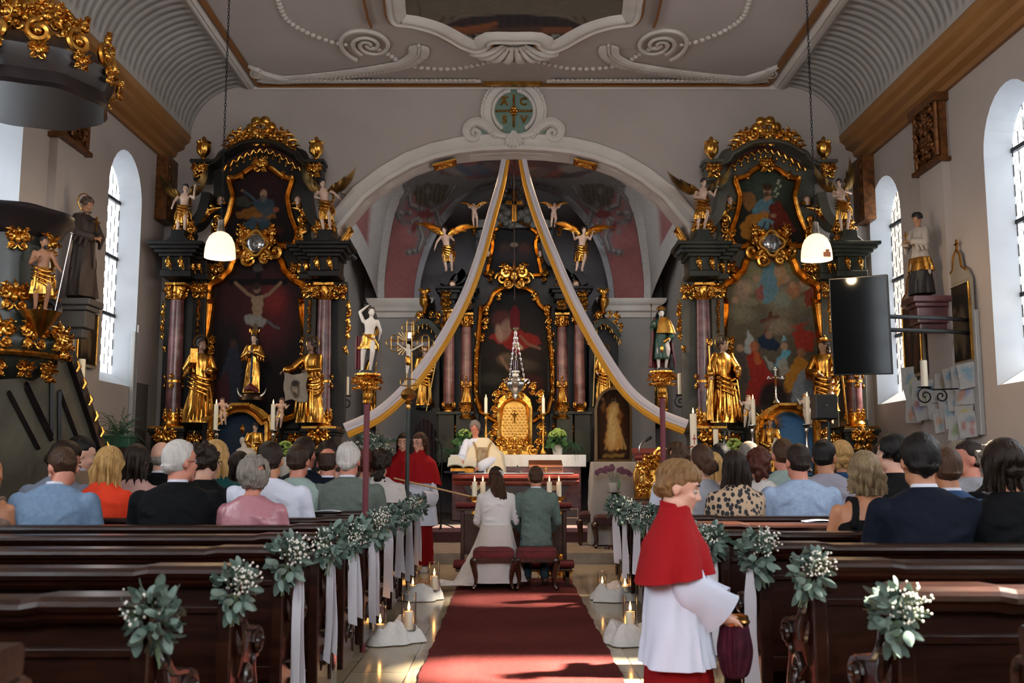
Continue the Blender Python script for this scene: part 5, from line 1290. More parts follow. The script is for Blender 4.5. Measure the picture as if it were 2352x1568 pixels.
statue('angel_statue','winged angel holding a torch branch beside the arch, green altar',1612,411,530,12.95,seed=73,lean=.05,headrz=.5,headrx=.15,wings=(2.75,.6,.55,1,WG),armL=((-.16,-.06,.64),(-.05,-.15,.6)),armR=((.2,-.06,.66),(.24,-.14,.78)),hair='2d1f18',extra=lambda r,H,h:part('torch',MBs(MB().tube([h[1]+V((-.12,0,-.04)),h[1]+V((.2,-.02,.08))],[.01,.022],7),H),mat('torch_green','2c3a26',.7),r),**GA)
statue('angel_statue','winged angel bowing with crossed arms by the window, green altar',1938,412,532,12.95,seed=74,lean=-.05,headrz=-.7,headrx=.3,wings=(2.4,1.15,.52,1,WG),armL=((-.16,-.08,.66),(.02,-.16,.66)),armR=((.18,-.04,.72),(.03,-.16,.72)),hair='2d1f18',**GA)
def flask(root,H,hands):
 m=MB();h=hands[1];m.lathe([(.004,-.06),(.03,-.05),(.035,0),(.012,.04),(.018,.07)],12,Matrix.Translation(h+V((0,-.02,-.02))));part('flask',MBs(m,H),DG,root)
 staff('crozier',gold(),(-.2,-.1,.02),(-.22,-.08,.9),.009,'crook')(root,H,hands)
statue('saint_statue','tall gilded bishop with crozier beside the inner column, green altar',1664,778,975,YS,seed=54,rz=.3,headrz=.7,headrx=0,halo=True,hair='3a2a20',armL=((-.18,-.03,.64),(-.2,-.09,.56)),armR=((.17,-.04,.64),(.1,-.15,.62)),cape=gold(),flesh=mat('tan_flesh','a58268',.5),extra=flask)
statue('saint_statue','gilded pilgrim with broad hat beside the screen, green altar',1898,780,975,YS,seed=55,rz=-.5,headrz=-.8,headrx=.15,hair='4a3524',longhair=.8,legs=True,hat=[(.001,.05),(.05,.045),(.055,.02),(.12,.0),(.14,.012),(.12,-.004),(.001,0)],armL=((-.17,-.04,.62),(-.02,-.16,.58)),armR=((.17,-.04,.62),(.1,-.14,.55)),flesh=MATS['tan_flesh'],robe_z=(.16,.8),extra=staff('pilgrim_staff',gold(),(.24,.0,0),(.2,-.06,.75),.01))
for px,lb,s,yt in((1716,'left of the blue shrine arch',-1,908),(1856,'right of the blue shrine arch',1,905)):
 statue('altar_putto','pale seated cherub with gilt scroll %s'%lb,px,yt,982,12.55,robe=gold(),bare=True,robe_z=(.18,.6),sash=False,baby=True,fat=1.3,seed=64+s,lean=-s*.06,hair='8a6a4a',flesh=IV,armL=((-.2,-.08,.7),(-.26,-.1,.82)),armR=((.2,-.08,.66),(.12,-.17,.62)))
def child(root,H,hands):
 b=MB();head_mb(b,(.05,-.17,.60),.42,.3);b.cap((.04,-.17,.54),(.02,-.18,.40),.05,.06);b.cap((0,-.19,.38),(-.04,-.26,.28),.04,.03);b.cap((.06,-.19,.38),(.08,-.26,.27),.04,.03);b.cap((.08,-.18,.52),(.13,-.2,.42),.022,.018);b.cap((0,-.18,.52),(-.07,-.2,.45),.022,.018)
 part('child_figure',MBs(b,H),IV,root,rem=.009,sm=1)
 q=MB()
 for k in range(22):a=-.35+k*(PI+.7)/21;q.tube([V((math.cos(a)*.12,.06,.9+math.sin(a)*.12)),V((math.cos(a)*(.27+.05*(k%2)),.06,.9+math.sin(a)*(.27+.05*(k%2))))],[.014,.003],4)
 part('ray_halo',MBs(q,H),gold(),root)
statue('madonna_statue','gilded seated Madonna with child and ray halo before the blue lining',1772,962,1085,12.55,seed=75,flare=1.25,fat=1.15,hair='b48a3c',hairgold=True,flesh=MATS['tan_flesh'],armL=((-.17,-.08,.55),(-.04,-.2,.46)),armR=((.17,-.08,.55),(.06,-.2,.45)),longhair=1,extra=child)
def pieta(root,H,hands):
 b=MB();head_mb(b,(-.16,-.14,.66),.62,.5,.5);b.cap((-.13,-.13,.58),(-.1,-.16,.50),.05,.06);b.rings(rr_loft([(.15,.05,-.2,.13,.10,0),(.3,0,-.2,.14,.1,0),(.44,-.06,-.18,.17,.11,0),(.52,-.1,-.15,.12,.08,0)],18));b.cap((-.22,-.17,.46),(-.27,-.2,.25),.045,.035);b.cap((.05,-.17,.46),(.17,-.2,.28),.045,.035)
 part('pale_christ',MBs(b,H),IV,root,rem=.01,sm=1)
 q=MB();leaf(q,(-.16,-.14,.8),PI/2,.18,.04,0);part('gilt_flame',MBs(q,H),gold(),root)
statue('pieta_statue','mourning figure behind a pale bare torso, inside the dark shrine',577,972,1090,12.55,seed=76,flare=1.2,fat=1.1,lean=.05,headrz=-.5,headrx=.4,hair='1d1512',robe=gold(),extra=pieta)
def crucifix_small(px,yt,yb,Y,m_,label):
 p0,p1=W(px,yb,Y),W(px,yt,Y);H=p1.z-p0.z;t=thing('altar_crucifix',label,'crucifix',p0)
 m=MB();m.lathe([(.11,0),(.1,.03),(.04,.1),(.03,.2),(.04,.24),(.025,.3),(.03,.36),(.02,.42)],14);part('stem',MBs(m,H),m_,t)
 m=MB();m.box(-.025,.025,-.012,.012,.4,1);m.box(-.2,.2,-.012,.012,.7,.75)
 for a in((0,.98),(-.2,.725),(.2,.725)):
  for k in range(3):b=k*2*PI/3+PI/2;m.ell((a[0]+.03*math.cos(b),0,a[1]+.03*math.sin(b)),(.03,.014,.03),8,5)
 part('cross',MBs(m,H),m_,t)
 m=MB();m.cap((0,-.03,.7),(0,-.03,.5),.03,.02,8);m.cap((-.15,-.025,.74),(0,-.03,.69),.013,.016,6);m.cap((.15,-.025,.74),(0,-.03,.69),.013,.016,6);m.ell((0,-.035,.76),.03,8,6);part('corpus',MBs(m,H),DG,t)
crucifix_small(1783,846,925,12.55,silver(),'small silver crucifix on top of the blue shrine arch')
SV=silver()
for px,yt,y0,y1,lb in((495,929,988,1085,'tall silver candlestick left of the dark shrine'),(626,929,988,1085,'tall silver candlestick right of the dark shrine'),(1731,918,977,1085,'ornate silver candlestick left of the blue shrine'),(1856,912,975,1085,'ornate silver candlestick right of the blue shrine')):
 candlestick(px,yt-8,yt,y0,y1,12.42,5,SV,lb)
# ================================================================ pews
WD=wood()
ROWL=[2.04+.82*k for k in range(11)];ROWR=[2.26+.82*k for k in range(11)]
HOOK=mat('brass_hook','8f8468',.4,.8)
END_PROFILE=spline([(-.05,0),(-.055,.5),(-.05,.74),(-.03,.785),(.03,.79),(.055,.765),(.06,.71),(.09,.66),(.16,.615),(.26,.60),(.335,.575),(.355,.525),(.33,.485),(.29,.49),(.285,.44),(.325,.36),(.35,.26),(.325,.16),(.34,.06),(.35,0)],4)
def make_pew(sg):
 L=3.58 if sg>0 else 2.86
 t=thing('pew','dark wooden pew','pew',(0,0,0))
 X=lambda a,b:sorted((sg*a,sg*b))
 m=MB();pr=[(-.115,.835),(-.118,.822),(-.105,.806),(-.085,.80),(-.08,.785),(-.06,.77),(.03,.77),(.035,.835),(.02,.847),(-.10,.847)]
 m.rings([[(sg*x,a+.0,z+dz)for a,z in pr]for x,dz in((-.03,.008),(.26,.008),(.31,0),(L,0))],True)
 part('top_rail',m,WD,t,smooth=False)
 m=MB();m.box(*X(.02,L),-.012,.012,.30,.79);m.box(*X(.02,L),-.03,.0,.68,.705);m.box(*X(.02,L),-.03,.02,.28,.34)
 for k in range(1,5):m.box(*X(k*.72-.03,k*.72+.03),-.02,0,.34,.68)
 part('back_panel',m,WD,t,smooth=False,bevel=.004)
 m=MB();m.box(*X(.03,L),.0,.36,.36,.395);part('seat',m,WD,t,smooth=False,bevel=.008)
 m=MB();m.box(*X(.03,L),-.30,-.14,.14,.17);m.box(*X(.03,L),-.02,.02,.0,.14);part('kneeler',m,WD,t,smooth=False,bevel=.006)
 m=MB();m.prism(END_PROFILE,*X(-.025,.03),plane='yz');e=part('end_panel',m,WD,t,smooth=False,bevel=.01)
 m=MB()
 for x in(-.028,):
  m.tube([(sg*x,y*.86+.01,z*.97+.01)for y,z in END_PROFILE[8:-3]],.012,6)
  q=MB();cscroll(q,(.29,0,.535),.05,PI,1.4,-1,.016);cscroll(q,(.14,0,.40),.075,0,1.3,1,.016,tail=.08);cscroll(q,(.12,0,.2),.06,PI,1.2,-1,.014,tail=.06)
  for a in(.4,1.0,1.7,2.4):frond(q,(.12,0,.3),a,.17,.02,1,.4,.012)
  frond(q,(.02,0,.45),PI/2,.3,.02,2,.1,.012)
  for yv,xv,zv in[(v[1],v[0],v[2])for v in q.v]:pass
  m.add([(sg*(x+v[1]),v[0],v[2])for v in q.v],q.f)
 part('carving',m,WD,e)
 m=MB();m.prism(END_PROFILE,*X(L-.03,L+.03),plane='yz');part('end_panel',m,WD,t,smooth=False,bevel=.01)
 for xh in(.62,1.45,2.3,3.1)[:4 if sg>0 else 3]:
  m=MB();m.box(sg*xh-.012,sg*xh+.012,-.018,-.012,.60,.70);m.tube([(sg*xh,-.016,.605),(sg*xh,-.035,.59),(sg*xh,-.06,.595),(sg*xh,-.066,.615)],.011,8);part('hook',m,HOOK,t,smooth=True)
 return t
ORD=['first','second','third','fourth','fifth','sixth','seventh','eighth','ninth','tenth','eleventh','twelfth','thirteenth']
PEWS={}
for sg,rows,nm in((-1,ROWL,'left'),(1,ROWR,'right')):
 p0=make_pew(sg)
 for i,y in enumerate(rows):
  o=p0 if i==0 else copy_tree(p0)
  o.location=(sg*1.09,y,.09);o['group']='pews in the %s block'%nm
  o['label']='dark wooden pew with carved aisle end, %s row from the back in the %s block'%(ORD[i],nm)
  PEWS[nm,i]=o
m=MB()
def run(u,v):
 y=-2+13.6*v;w=.625+.006*math.sin(y*9)+.004*math.sin(y*23)
 return(-.01+(2*u-1)*w,y,.012+.002*math.sin(y*3+u*5))
m.grid(run,10,160);solo('aisle_carpet',m,mat('brick_red_carpet','682a26',.95,c2='4f2120',ns=40,bump=.5,bs=260,spec=.15,contrast=.8,stretch=(1,.25,1)),'long brick-red woven carpet running down the tiled aisle','carpet',solid=.01)
# ================================================================ people
def skin(c='c08b72',nm='skin'):return mat(nm,c,.5,sub=.0,c2=None,bump=.08,bs=60,bd=.003)
SK={'fair':skin('c79680','skin_fair'),'mid':skin('b47d62','skin_mid'),'ruddy':skin('b8755f','skin_ruddy'),'tan':skin('a8704f','skin_tan')}
def cloth(nm,c,rough=.85,sheen=0,bump=.9,bs=5.5,bd=.05,c2=None,**k):return mat(nm,c,rough,bump=bump,bs=bs,bd=bd,sheen=0,c2=c2,spec=.15,**k)
def hm(nm,c,c2):return mat('hair_'+nm,c,.5,c2=c2,ns=5,stretch=(14,14,1.2),bump=.8,bs=7,bd=.012,contrast=.5,spec=.2)
HM={'black':hm('black','17120f','0b0909'),'dark':hm('dark','2a1b12','140d09'),'brown':hm('brown','4a311f','2b1b11'),'light':hm('light','8a6a45','5e432a'),'blond':hm('blond','c09a62','8a6437'),'ash':hm('ash','8d7859','4f3d2b'),'grey':hm('grey','8d857b','57504a'),'white':hm('white','cfc9c2','a09a94'),'auburn':hm('auburn','54281a','331510'),'fade':hm('fade','3a281c','22160f')}
HC,HR=(0,.012,.028),(.076,.094,.09)
def sstep(x):x=min(1,max(0,x));return x*x*(3-2*x)
def hair_cap(mb,M,thick=.16,seed=1,rough=.02,nape=-.98,front=.5,ear=-.42,top=1.0,bald=0,freq=3,n=44,k=26,part_=0):
 sd=V((seed*3.7,seed*1.3,0))
 def g(u,v):
  th=2*PI*u;ph=PI*(.02+.96*v);cz=-math.cos(ph);hh=math.sin(ph)if cz>0 else(1-min(1,abs(cz))**2.8)**(1/2.8)
  d=V((hh*math.sin(th),hh*math.cos(th),cz))
  az=abs(math.atan2(d.x,d.y))
  zl=nape+(ear-nape)*sstep(az/1.45)if az<1.45 else ear+(front-ear)*sstep((az-1.45)/.75)
  w=sstep((d.z-zl+.12*noise.noise(d*5+sd))/.42+.5)
  if bald:w*=sstep((bald-d.z)/.5+.5)
  nz=noise.noise(d*freq+sd)*rough*3+noise.noise(d*freq*3+sd)*rough*1.5
  r=.93+w*(.07+thick*(.55+.45*max(0,d.z)*top)+nz)
  return M@V((HC[0]+d.x*HR[0]*r,HC[1]+d.y*HR[1]*r+(.01 if d.z<-.4 else 0),HC[2]+d.z*HR[2]*r*(1.14 if d.z<0 and az<1.6 else 1)))
 mb.grid(g,n,k,cu=True)
def hair_fall(mb,M,L,seed=1,spread=2.0,back=.03,width=1.0,ridge=.006,taper=.15,wave=0,down=None,puff=1.13,lay=1):
 """strands falling from the crown; 'down' is the world-space down vector in head space"""
 rs=random.Random(seed);ph=[rs.uniform(0,6)for _ in range(4)];n,k=60,30
 Mi=M.to_3x3().inverted();dn=(Mi@V((0,0,-1))).normalized()if down is None else V(down)
 for la in range(lay):
  def g(u,v):
   a=(2*u-1)*spread;sc_=puff+.03*la
   rg=ridge*(math.sin(a*11+ph[0]+2*math.sin(v*4))+.7*math.sin(a*23+ph[1])+.5*math.sin(a*41+ph[2]))
   Lx=L*(1-taper*abs(2*u-1)**2-.05*math.sin(a*9+ph[3])**2)*(1-.12*la)
   if v<.4:
    e=PI/2*(1-v/.4);r=sc_;q=V((HC[0]+HR[0]*r*math.cos(e)*math.sin(a),HC[1]+HR[1]*r*math.cos(e)*math.cos(a),HC[2]+HR[2]*(r)*math.sin(e)))
    return M@(q*(1+rg*2*(v/.4)))
   t=(v-.4)/.6;q=V((HC[0]+HR[0]*sc_*math.sin(a)*(1+(width-1)*sstep(t*2)),HC[1]+HR[1]*sc_*math.cos(a)*(1-.35*sstep(t*2))+back*sstep(t*2.5),HC[2]))
   q=q+dn*(Lx*t)+V((math.sin(a),math.cos(a),0))*(rg*(1+t)+wave*math.sin(t*14+a*3))
   return M@q
  mb.grid(g,n,k)
def face_kit(root,M,body=None,glasses=None,brow='3a2a1e'):
 for s in(-1,1):
  m=MB();m.ell(tuple(M@V((s*.031,-.0735,.004))),.0105*M.to_scale().x,10,7)
  e=part('eye',m,mat('eye_white','a39a93',.3),root)
  m=MB();m.ell(tuple(M@V((s*.031,-.0805,.002))),.0055*M.to_scale().x,8,6)
  part('iris',m,mat('eye_dark','2b1d14',.2),e)
  m=MB();m.tube([M@V((s*x,y,z))for x,y,z in((.014,-.088,.033),(.03,-.086,.039),(.048,-.072,.033))],[.003,.0045,.002],6)
  part('eyebrow',m,mat('brow_'+brow,brow,.8),root)
 m=MB();m.ell((0,0,0),(.021,.008,.005),10,5,None);q=MB();q.add(m.v,m.f,M@Matrix.Translation((0,-.087,-.0635)));part('lips',q,mat('lip_skin','a3645a',.5),root)
 if glasses:
  m=MB()
  for s in(-1,1):
   m.tube([M@V((s*.032+.022*math.cos(a),-.094,.002+.017*math.sin(a)))for a in np.linspace(0,2*PI,15)[:-1]],.0018,5,closed=True)
   m.tube([M@V((s*.054,-.092,.006)),M@V((s*.08,-.04,.006)),M@V((s*.084,.015,.002))],.0022,5)
  m.tube([M@V((-.01,-.096,.006)),M@V((.01,-.096,.006))],.0018,5);part('glasses',m,glasses,root)
GL=mat('glasses_frame','2a2c33',.35,.3)
def guest(label,px,ytop,Y,top,hair=('short','brown'),yaw=0,pitch=0,lean=.06,rz=0,female=False,sk='mid',bare=False,collar=None,shirt=None,face=False,glasses=None,seat=.525,wide=1.0,bottom=None,feet=(.42,-.44),group='seated wedding guests',name='person',arms=None,sleeve=1.0,vneck=False,low=False,scale=None,x=None,armpose=None,tilt=0,hem=-.03):
 p=W(px,ytop,Y);ztop=p.z;X=p.x if x is None else x
 hl={'long':.008,'curly':.02}.get(hair[0],.006)
 s=(ztop-seat)/((.872+hl)*math.cos(lean)-.05*max(0,pitch));s=scale or max(.86,min(1.16,s))
 root=thing(name,label,'person',(X,Y,seat),rz,group,s)
 RL=Matrix.Translation((0,0,.05))@Matrix.Rotation(-lean,4,'X')@Matrix.Translation((0,0,-.05))
 def R(q):return RL@V(q)
 sw=(.185 if female else.205)*wide
 vx=.0125
 nb=R((0,.0,.60));hc=R((0,.032,.748))+V((0,.05*math.sin(pitch),-.03*max(0,math.sin(pitch))));hc.y+=.0
 hk=1.06 if not female else 1.0
 b=MB();M=head_mb(b,hc,hk,PI-yaw,pitch if False else 0,0)
 b=MB();Mh=Matrix.Translation(hc)@Matrix.Rotation(-yaw,4,'Z')@Matrix.Rotation(-pitch,4,'X')@Matrix.Rotation(tilt,4,'Y')@Matrix.Rotation(PI,4,'Z')@Matrix.Scale(hk,4)
 q=MB();head_mb(q,(0,0,0),1,fem=female);b.merge(q,Mh)
 nr=.056 if not female else.047
 b.cap(nb-V((0,.0,.05)),Mh@V((0,.02,-.05)),nr*1.08,nr*.98,14)
 tr=[(0,0,0,.165*wide,.12,0),(.12,0,0,.155*wide,.11,0),(.28,0,0,.15*wide,.10,0),(.42,0,0,.17*wide,.105,0),(.50,0,.0,sw*.9,.095,0),(.56,0,0,sw*.7,.08,0),(.60,0,0,.085,.066,0),(.625,0,0,.055,.055,0)]
 q=MB();q.rings(rr_loft(tr,24,None,3));b.merge(q,RL)
 AP=armpose or{}
 J={}
 for sd in(-1,1):
  sh=R((sd*(sw-.02),0,.515));el,wr=AP.get(sd,((sd*(sw+.035),.08,.25),(sd*.12,.32,.17)))
  el,wr=R(el),R(wr);J[sd]=(sh,el,wr);b.cap(sh,el,.052 if not female else.045,.04 if not female else.034,12);b.cap(el,wr,.039 if not female else.033,.026 if not female else.022,12);hand_mb(b,wr,(wr-el),1,.6,(0,0,1),-sd)
 for sd in(-1,1):
  b.cap((sd*.09,.05,.06),(sd*.10,.44,.05),.085,.06,12);b.cap((sd*.10,.44,.04),(sd*.10,feet[0],feet[1]+.06),.055,.035,12)
 part('body',b,SK[sk],root,rem=vx,sm=3)
 gm=top;m=MB();g=.016 if not female else.011
 if bare:
  tr2=[(z,cx,cy,rx+g,ry+g,f)for z,cx,cy,rx,ry,f in tr[:4]]+[(.47,0,0,sw*.80,.104,0),(.515,0,.0,sw*.62,.095,0),(.55,0,0,sw*.5,.086,0)]
  q=MB();q.rings(rr_loft(tr2,32,None,3));m.merge(q,RL)
  m=MB();q=MB();q.rings(rr_loft(tr2[:5],32,None,3));m.merge(q,RL);[m.tube([R((sd*.13,-.10,.42)),R((sd*.11,-.105,.50)),R((sd*.095,-.06,.575)),R((sd*.10,.03,.585)),R((sd*.11,.09,.50))],.03,8,flat=.7)for sd in(-1,1)]
 else:
  tr2=[(hem,0,0,.185*wide,.145,0),(max(.14,hem+.03),0,0,.172*wide,.13,0),(.29,0,-.003,.166*wide,.122,0),(.42,0,-.004,.188*wide,.13,0),(.50,0,0,sw*.99,.122,0),(.555,0,0,sw*.88,.102,0),(.592,0,0,sw*.58,.088,0),(.622,0,.004,.082,.074,0)]
  q=MB();q.rings(rr_loft(tr2,32,None,3));m.merge(q,RL)
  rs=random.Random(int(px)+7);zs_=[t_[0]for t_ in tr2]
  for q in range(9):
   sd=1 if q%2 else-1;z0=rs.uniform(.10,.47);dz=rs.uniform(-.10,.12);xa,xb=rs.uniform(.12,.17)*wide,rs.uniform(-.02,.08);P_=[]
   for i in range(8):
    x=sd*(xa+(xb-xa)*i/7);z=z0+dz*(i/7)**1.5;rx_,ry_=np.interp(z,zs_,[t_[3]for t_ in tr2]),np.interp(z,zs_,[t_[4]for t_ in tr2]);P_.append(R((x,-ry_*math.sqrt(max(.05,1-(x/rx_)**2))-.001,z)))
   m.tube(P_,[.008,.021,.018,.006],6)
  for sd in(-1,1):
   sh,el,wr=J[sd];k=1.0 if not female else.86;m.cap(sh,el,.066*k,.054*k,14)
   e2=el.lerp(wr,.92*sleeve);m.cap(el,e2,.054*k,.04*k,14)
   for j in range(3):
    c=sh.lerp(el,.55+.2*j);m.ell(tuple(c+V((sd*.02,-.035,0))),(.04,.02,.012),8,5)
 part('top' if female else 'jacket' if shirt else 'shirt',m,gm,root,rem=.0125,sm=2)
 if collar is not None:
  for nm,cm,r0,z0,h in(([('shirt_collar',shirt,.064,.600,.04)]if shirt else[])+[('collar',collar,.078,.588,.036)]):
   m=MB()
   def cg(u,v,r0=r0,z0=z0,h=h):
    a=2*PI*u;f=max(0,math.sin(a));return R((r0*math.cos(a)*(1.0-.1*v+.12*(1-v)),(r0*.98*math.sin(a))*(1-.1*v+.12*(1-v))+.004,z0+h*v-.035*f))
   m.grid(cg,32,3,cu=True);part(nm,m,cm,root,solid=.007)
 m=MB()
 if female and bottom:
  m.rings(rr_loft([(-.44,0,.42,.2,.12,.1),(-.1,0,.42,.2,.13,.08),(.03,0,.38,.2,.1,.03)],30,foldfn(3),3));m.rings([[((.20 if hem<0 else.15)*math.cos(a),y,.05+(.105 if hem<0 else.07)*math.sin(a))for a in np.linspace(0,2*PI,17)[:-1]]for y in((-.13,.1,.46)if hem<0 else(.06,.2,.46))])
  part('skirt',m,bottom,root,rem=.02,sm=2)
 else:
  for sd in(-1,1):m.cap((sd*.09,0,.05),(sd*.10,.44,.055),.10,.072,12);m.cap((sd*.10,.44,.045),(sd*.10,feet[0],feet[1]+.04),.07,.055,12)
  m.ell((0,.02,.05),(.16*wide,.12,.06));part('trousers',m,bottom or mat('dark_trousers','15161b',.85),root,rem=.02,sm=2)
  m=MB()
  for sd in(-1,1):m.cap((sd*.10,feet[0]-.04,feet[1]-.005),(sd*.115,feet[0]+.16,feet[1]-.022),.042,.036,10)
  part('shoes',m,mat('brown_shoe','3a2217',.35)if feet[0]<.3 else mat('black_shoe','0d0d0e',.3),root)
 st,hc_=hair[0],HM[hair[1]];sd_=int(px)%97;m=MB();rem=0
 if st=='short':hair_cap(m,Mh,hair[2]if len(hair)>2 else.13,sd_,.018)
 elif st=='fade':hair_cap(m,Mh,.10,sd_,.012,nape=-.80,ear=-.30,front=.5)
 elif st=='bald':hair_cap(m,Mh,.05,sd_,.008,bald=hair[2]if len(hair)>2 else.35,nape=-.85)
 elif st=='long':hair_cap(m,Mh,.13,sd_,.01,front=.45);hair_fall(m,Mh,hair[2],sd_,2.1,.035,1.12,.007,.15,wave=hair[3]if len(hair)>3 else.003,lay=2)
 elif st=='bob':hair_cap(m,Mh,.16,sd_,.012,front=.4);hair_fall(m,Mh,hair[2],sd_,2.25,.0,1.05,.006,.02,puff=1.22,lay=2)
 elif st in('bun','updo','curly'):
  hair_cap(m,Mh,.14,sd_,.02);rs=random.Random(sd_)
  if st=='bun':
   for k in range(34):a,z,r=rs.uniform(0,2*PI),rs.uniform(-1,1),1;m.ell(tuple(Mh@V((.05*math.cos(a)*math.sqrt(1-z*z),.125+.035*math.sin(a)*math.sqrt(1-z*z),-.035+.042*z))),.022,8,6)
  if st in('updo','curly'):
   for k in range(90 if st=='curly' else 50):
    a,z=rs.uniform(-2.2,2.2),rs.uniform(-.9 if st=='curly' else-.7,1);q=math.sqrt(1-z*z);c=Mh@V((HR[0]*1.17*q*math.sin(a),HC[1]+HR[1]*1.17*q*math.cos(a),HC[2]+HR[2]*1.18*z));m.ell(tuple(c),rs.uniform(.016,.027),7,5)
   for k in range(int((hair[2]if len(hair)>2 else 0)*130)):
    c=Mh@V((rs.uniform(-.05,.05),.11+rs.uniform(-.02,.03),-rs.uniform(0,hair[2])));m.ell(tuple(c),rs.uniform(.018,.028),7,5)
  rem=.011
 elif st=='puff':
  hair_cap(m,Mh,.34,sd_,.05,nape=-.9,freq=4);rs=random.Random(sd_)
  for k in range(70):
   a,z=rs.uniform(-2.3,2.3),rs.uniform(-.8,1);q=math.sqrt(1-z*z);m.ell(tuple(Mh@V((HR[0]*1.27*q*math.sin(a),HC[1]+HR[1]*1.27*q*math.cos(a),HC[2]+HR[2]*1.28*z))),(.024,.024,.03),7,5)
  rem=.012
 part('hair',m,hc_,root,rem=rem,sm=1 if rem else 0)
 if face:face_kit(root,Mh,None,glasses)
 elif glasses:face_kit(root,Mh,None,glasses)
 root['_']=0;del root['_']
 return root,Mh,J
C_=dict(ltblue=cloth('light_blue_suit','70869f',c2='637a94',ns=30),paleblue=cloth('pale_blue_linen','96a7be',c2='8798b2',ns=30),black=cloth('black_suit','07080b',.85),navy=cloth('navy_suit','0a101d',.8),pink=mat('pink_satin','a06a72',.34,bump=.6,bs=7,bd=.03),white=cloth('white_shirt','c9cbd8',.8),knit=cloth('white_knit','c4bcb6',.95,bs=60,bd=.01),orange=cloth('orange_dress','cf3a1e',.75),tan=cloth('tan_suit','7d6a58'),grey=cloth('grey_blue_suit','6b7280'),sage=cloth('sage_suit','5d6d66',c2='54645e',ns=30),olive=cloth('grey_green_suit','5f6660',c2='565d57',ns=24),dress=cloth('black_dress','08080a',.8),teal=cloth('teal_dress','123c3c',.7),lilac=cloth('lilac_grey_suit','8f8a95'),mint=cloth('mint_shirt','8a9a94'),blue=cloth('blue_suit','1f3c5e',.75),greytop=cloth('grey_knit_top','8c8d93',.9),blush=cloth('blush_dress','b28c84',.8),sequin=mat('beige_sequins','9a8273',.35,.3,c2='6d5a50',ns=120,bump=.8,bs=150))
leo=mat('leopard_print','b09378',.75)
n,l=leo.node_tree.nodes,leo.node_tree.links
tc=n.new('ShaderNodeTexCoord');mp=n.new('ShaderNodeMapping');mp.inputs['Scale'].default_value=(1,1,.75);vo=n.new('ShaderNodeTexVoronoi');vo.inputs['Scale'].default_value=31;rp=n.new('ShaderNodeValToRGB')
rp.color_ramp.elements[0].color=rgba('14131a');rp.color_ramp.elements[0].position=.43;rp.color_ramp.elements[1].color=rgba('b09378');rp.color_ramp.elements[1].position=.49
l.new(tc.outputs['Object'],mp.inputs[0]);l.new(mp.outputs[0],vo.inputs['Vector']);l.new(vo.outputs['Distance'],rp.inputs[0]);l.new(rp.outputs[0],n['Principled BSDF'].inputs['Base Color'])
WS_=C_['white']
A,B,Cc,D,E,Fq=6.42,7.24,8.06,8.88,9.70,10.5
G=lambda*a,**k:guest(*a,**k)
G('woman at the frame edge in a beige sequinned dress with bare shoulders',-32,1045,A,C_['sequin'],('bun','brown'),female=True,bare=True,bottom=C_['sequin'],sk='tan',wide=1.1)
G('man in light blue jacket bowing his head to the left, left block',120,1033,A,C_['ltblue'],('fade','brown',.1),yaw=-.75,pitch=.55,lean=.14,collar=C_['ltblue'],shirt=WS_,face=True,wide=1.16,sk='ruddy',scale=1.04)
G('man in grey-blue jacket with glasses, behind the light blue jacket, head bowed right',128,1016,B,C_['grey'],('short','dark',.18),yaw=.7,pitch=.5,lean=.12,collar=C_['grey'],shirt=WS_,face=True,glasses=GL,sk='ruddy')
G('dark-haired man in tan jacket looking down right beside the pulpit stairs',176,993,Cc,C_['tan'],('fade','black'),yaw=.95,pitch=.35,lean=.05,collar=C_['tan'],shirt=WS_,face=True,sk='fair')
G('woman with long blond hair in a bright orange dress',238,1023,B,C_['orange'],('long','blond',.30,.006),female=True,bottom=C_['orange'],pitch=.15,rz=-.2,sk='fair')
G('woman with long dark brown hair beside the blond woman in orange',308,1017,Cc-.2,C_['blush'],('long','dark',.30),female=True,yaw=.3,bottom=C_['blush'],sk='fair')
G('bald man in a dark suit in front of the white-haired man',366,1012,D,C_['black'],('bald','grey',-.35),collar=C_['black'],shirt=WS_,sk='fair')
G('white-haired man with glasses in a black suit turning right',408,1012,A,C_['black'],('short','white',.15),yaw=.7,collar=C_['black'],shirt=WS_,face=True,glasses=GL,sk='ruddy',wide=1.18,scale=1.06)
G('woman with pinned dark hair and glasses in a black dress, face turned right',466,1016,B,C_['dress'],('updo','dark',.02),yaw=.85,pitch=.1,female=True,face=True,glasses=GL,bottom=C_['dress'],sk='fair')
G('woman with long golden blond hair in a teal dress near the dark shrine',491,1007,Cc,C_['teal'],('long','blond',.28),yaw=.25,female=True,bottom=C_['teal'],sk='fair')
G('woman with dark brown hair half hidden beside the woman in teal',546,1034,D,C_['grey'],('long','dark',.2),female=True,bottom=C_['dress'])
G('older woman with short curled grey hair in a pink satin jacket',579,1029,A,C_['pink'],('puff','grey'),female=True,bottom=C_['pink'],wide=1.14,sk='ruddy',scale=.93)
G('broad man with dark hair in a white shirt',617,989,B,C_['white'],('short','dark',.10),collar=WS_,sk='tan',wide=1.2,scale=1.08)
G('short-haired man in a pale mint shirt behind the white shirt',682,1019,Cc,C_['mint'],('fade','fade'),yaw=.15,collar=C_['mint'],sk='ruddy')
G('dark-haired man in a navy jacket in front of the mint shirt',697,999,D,C_['navy'],('short','dark',.15),yaw=.3,collar=C_['navy'],shirt=WS_,sk='ruddy',wide=1.1)
G('balding man with a navy collar left of the old white-haired man',750,1027,D,C_['navy'],('bald','fade',.55),collar=C_['navy'],shirt=WS_,sk='ruddy')
G('old man with thick white hair in a grey-green jacket by the red pole',798,1017,Cc,C_['olive'],('short','white',.2),yaw=.1,collar=C_['olive'],shirt=WS_,sk='ruddy',wide=1.15)
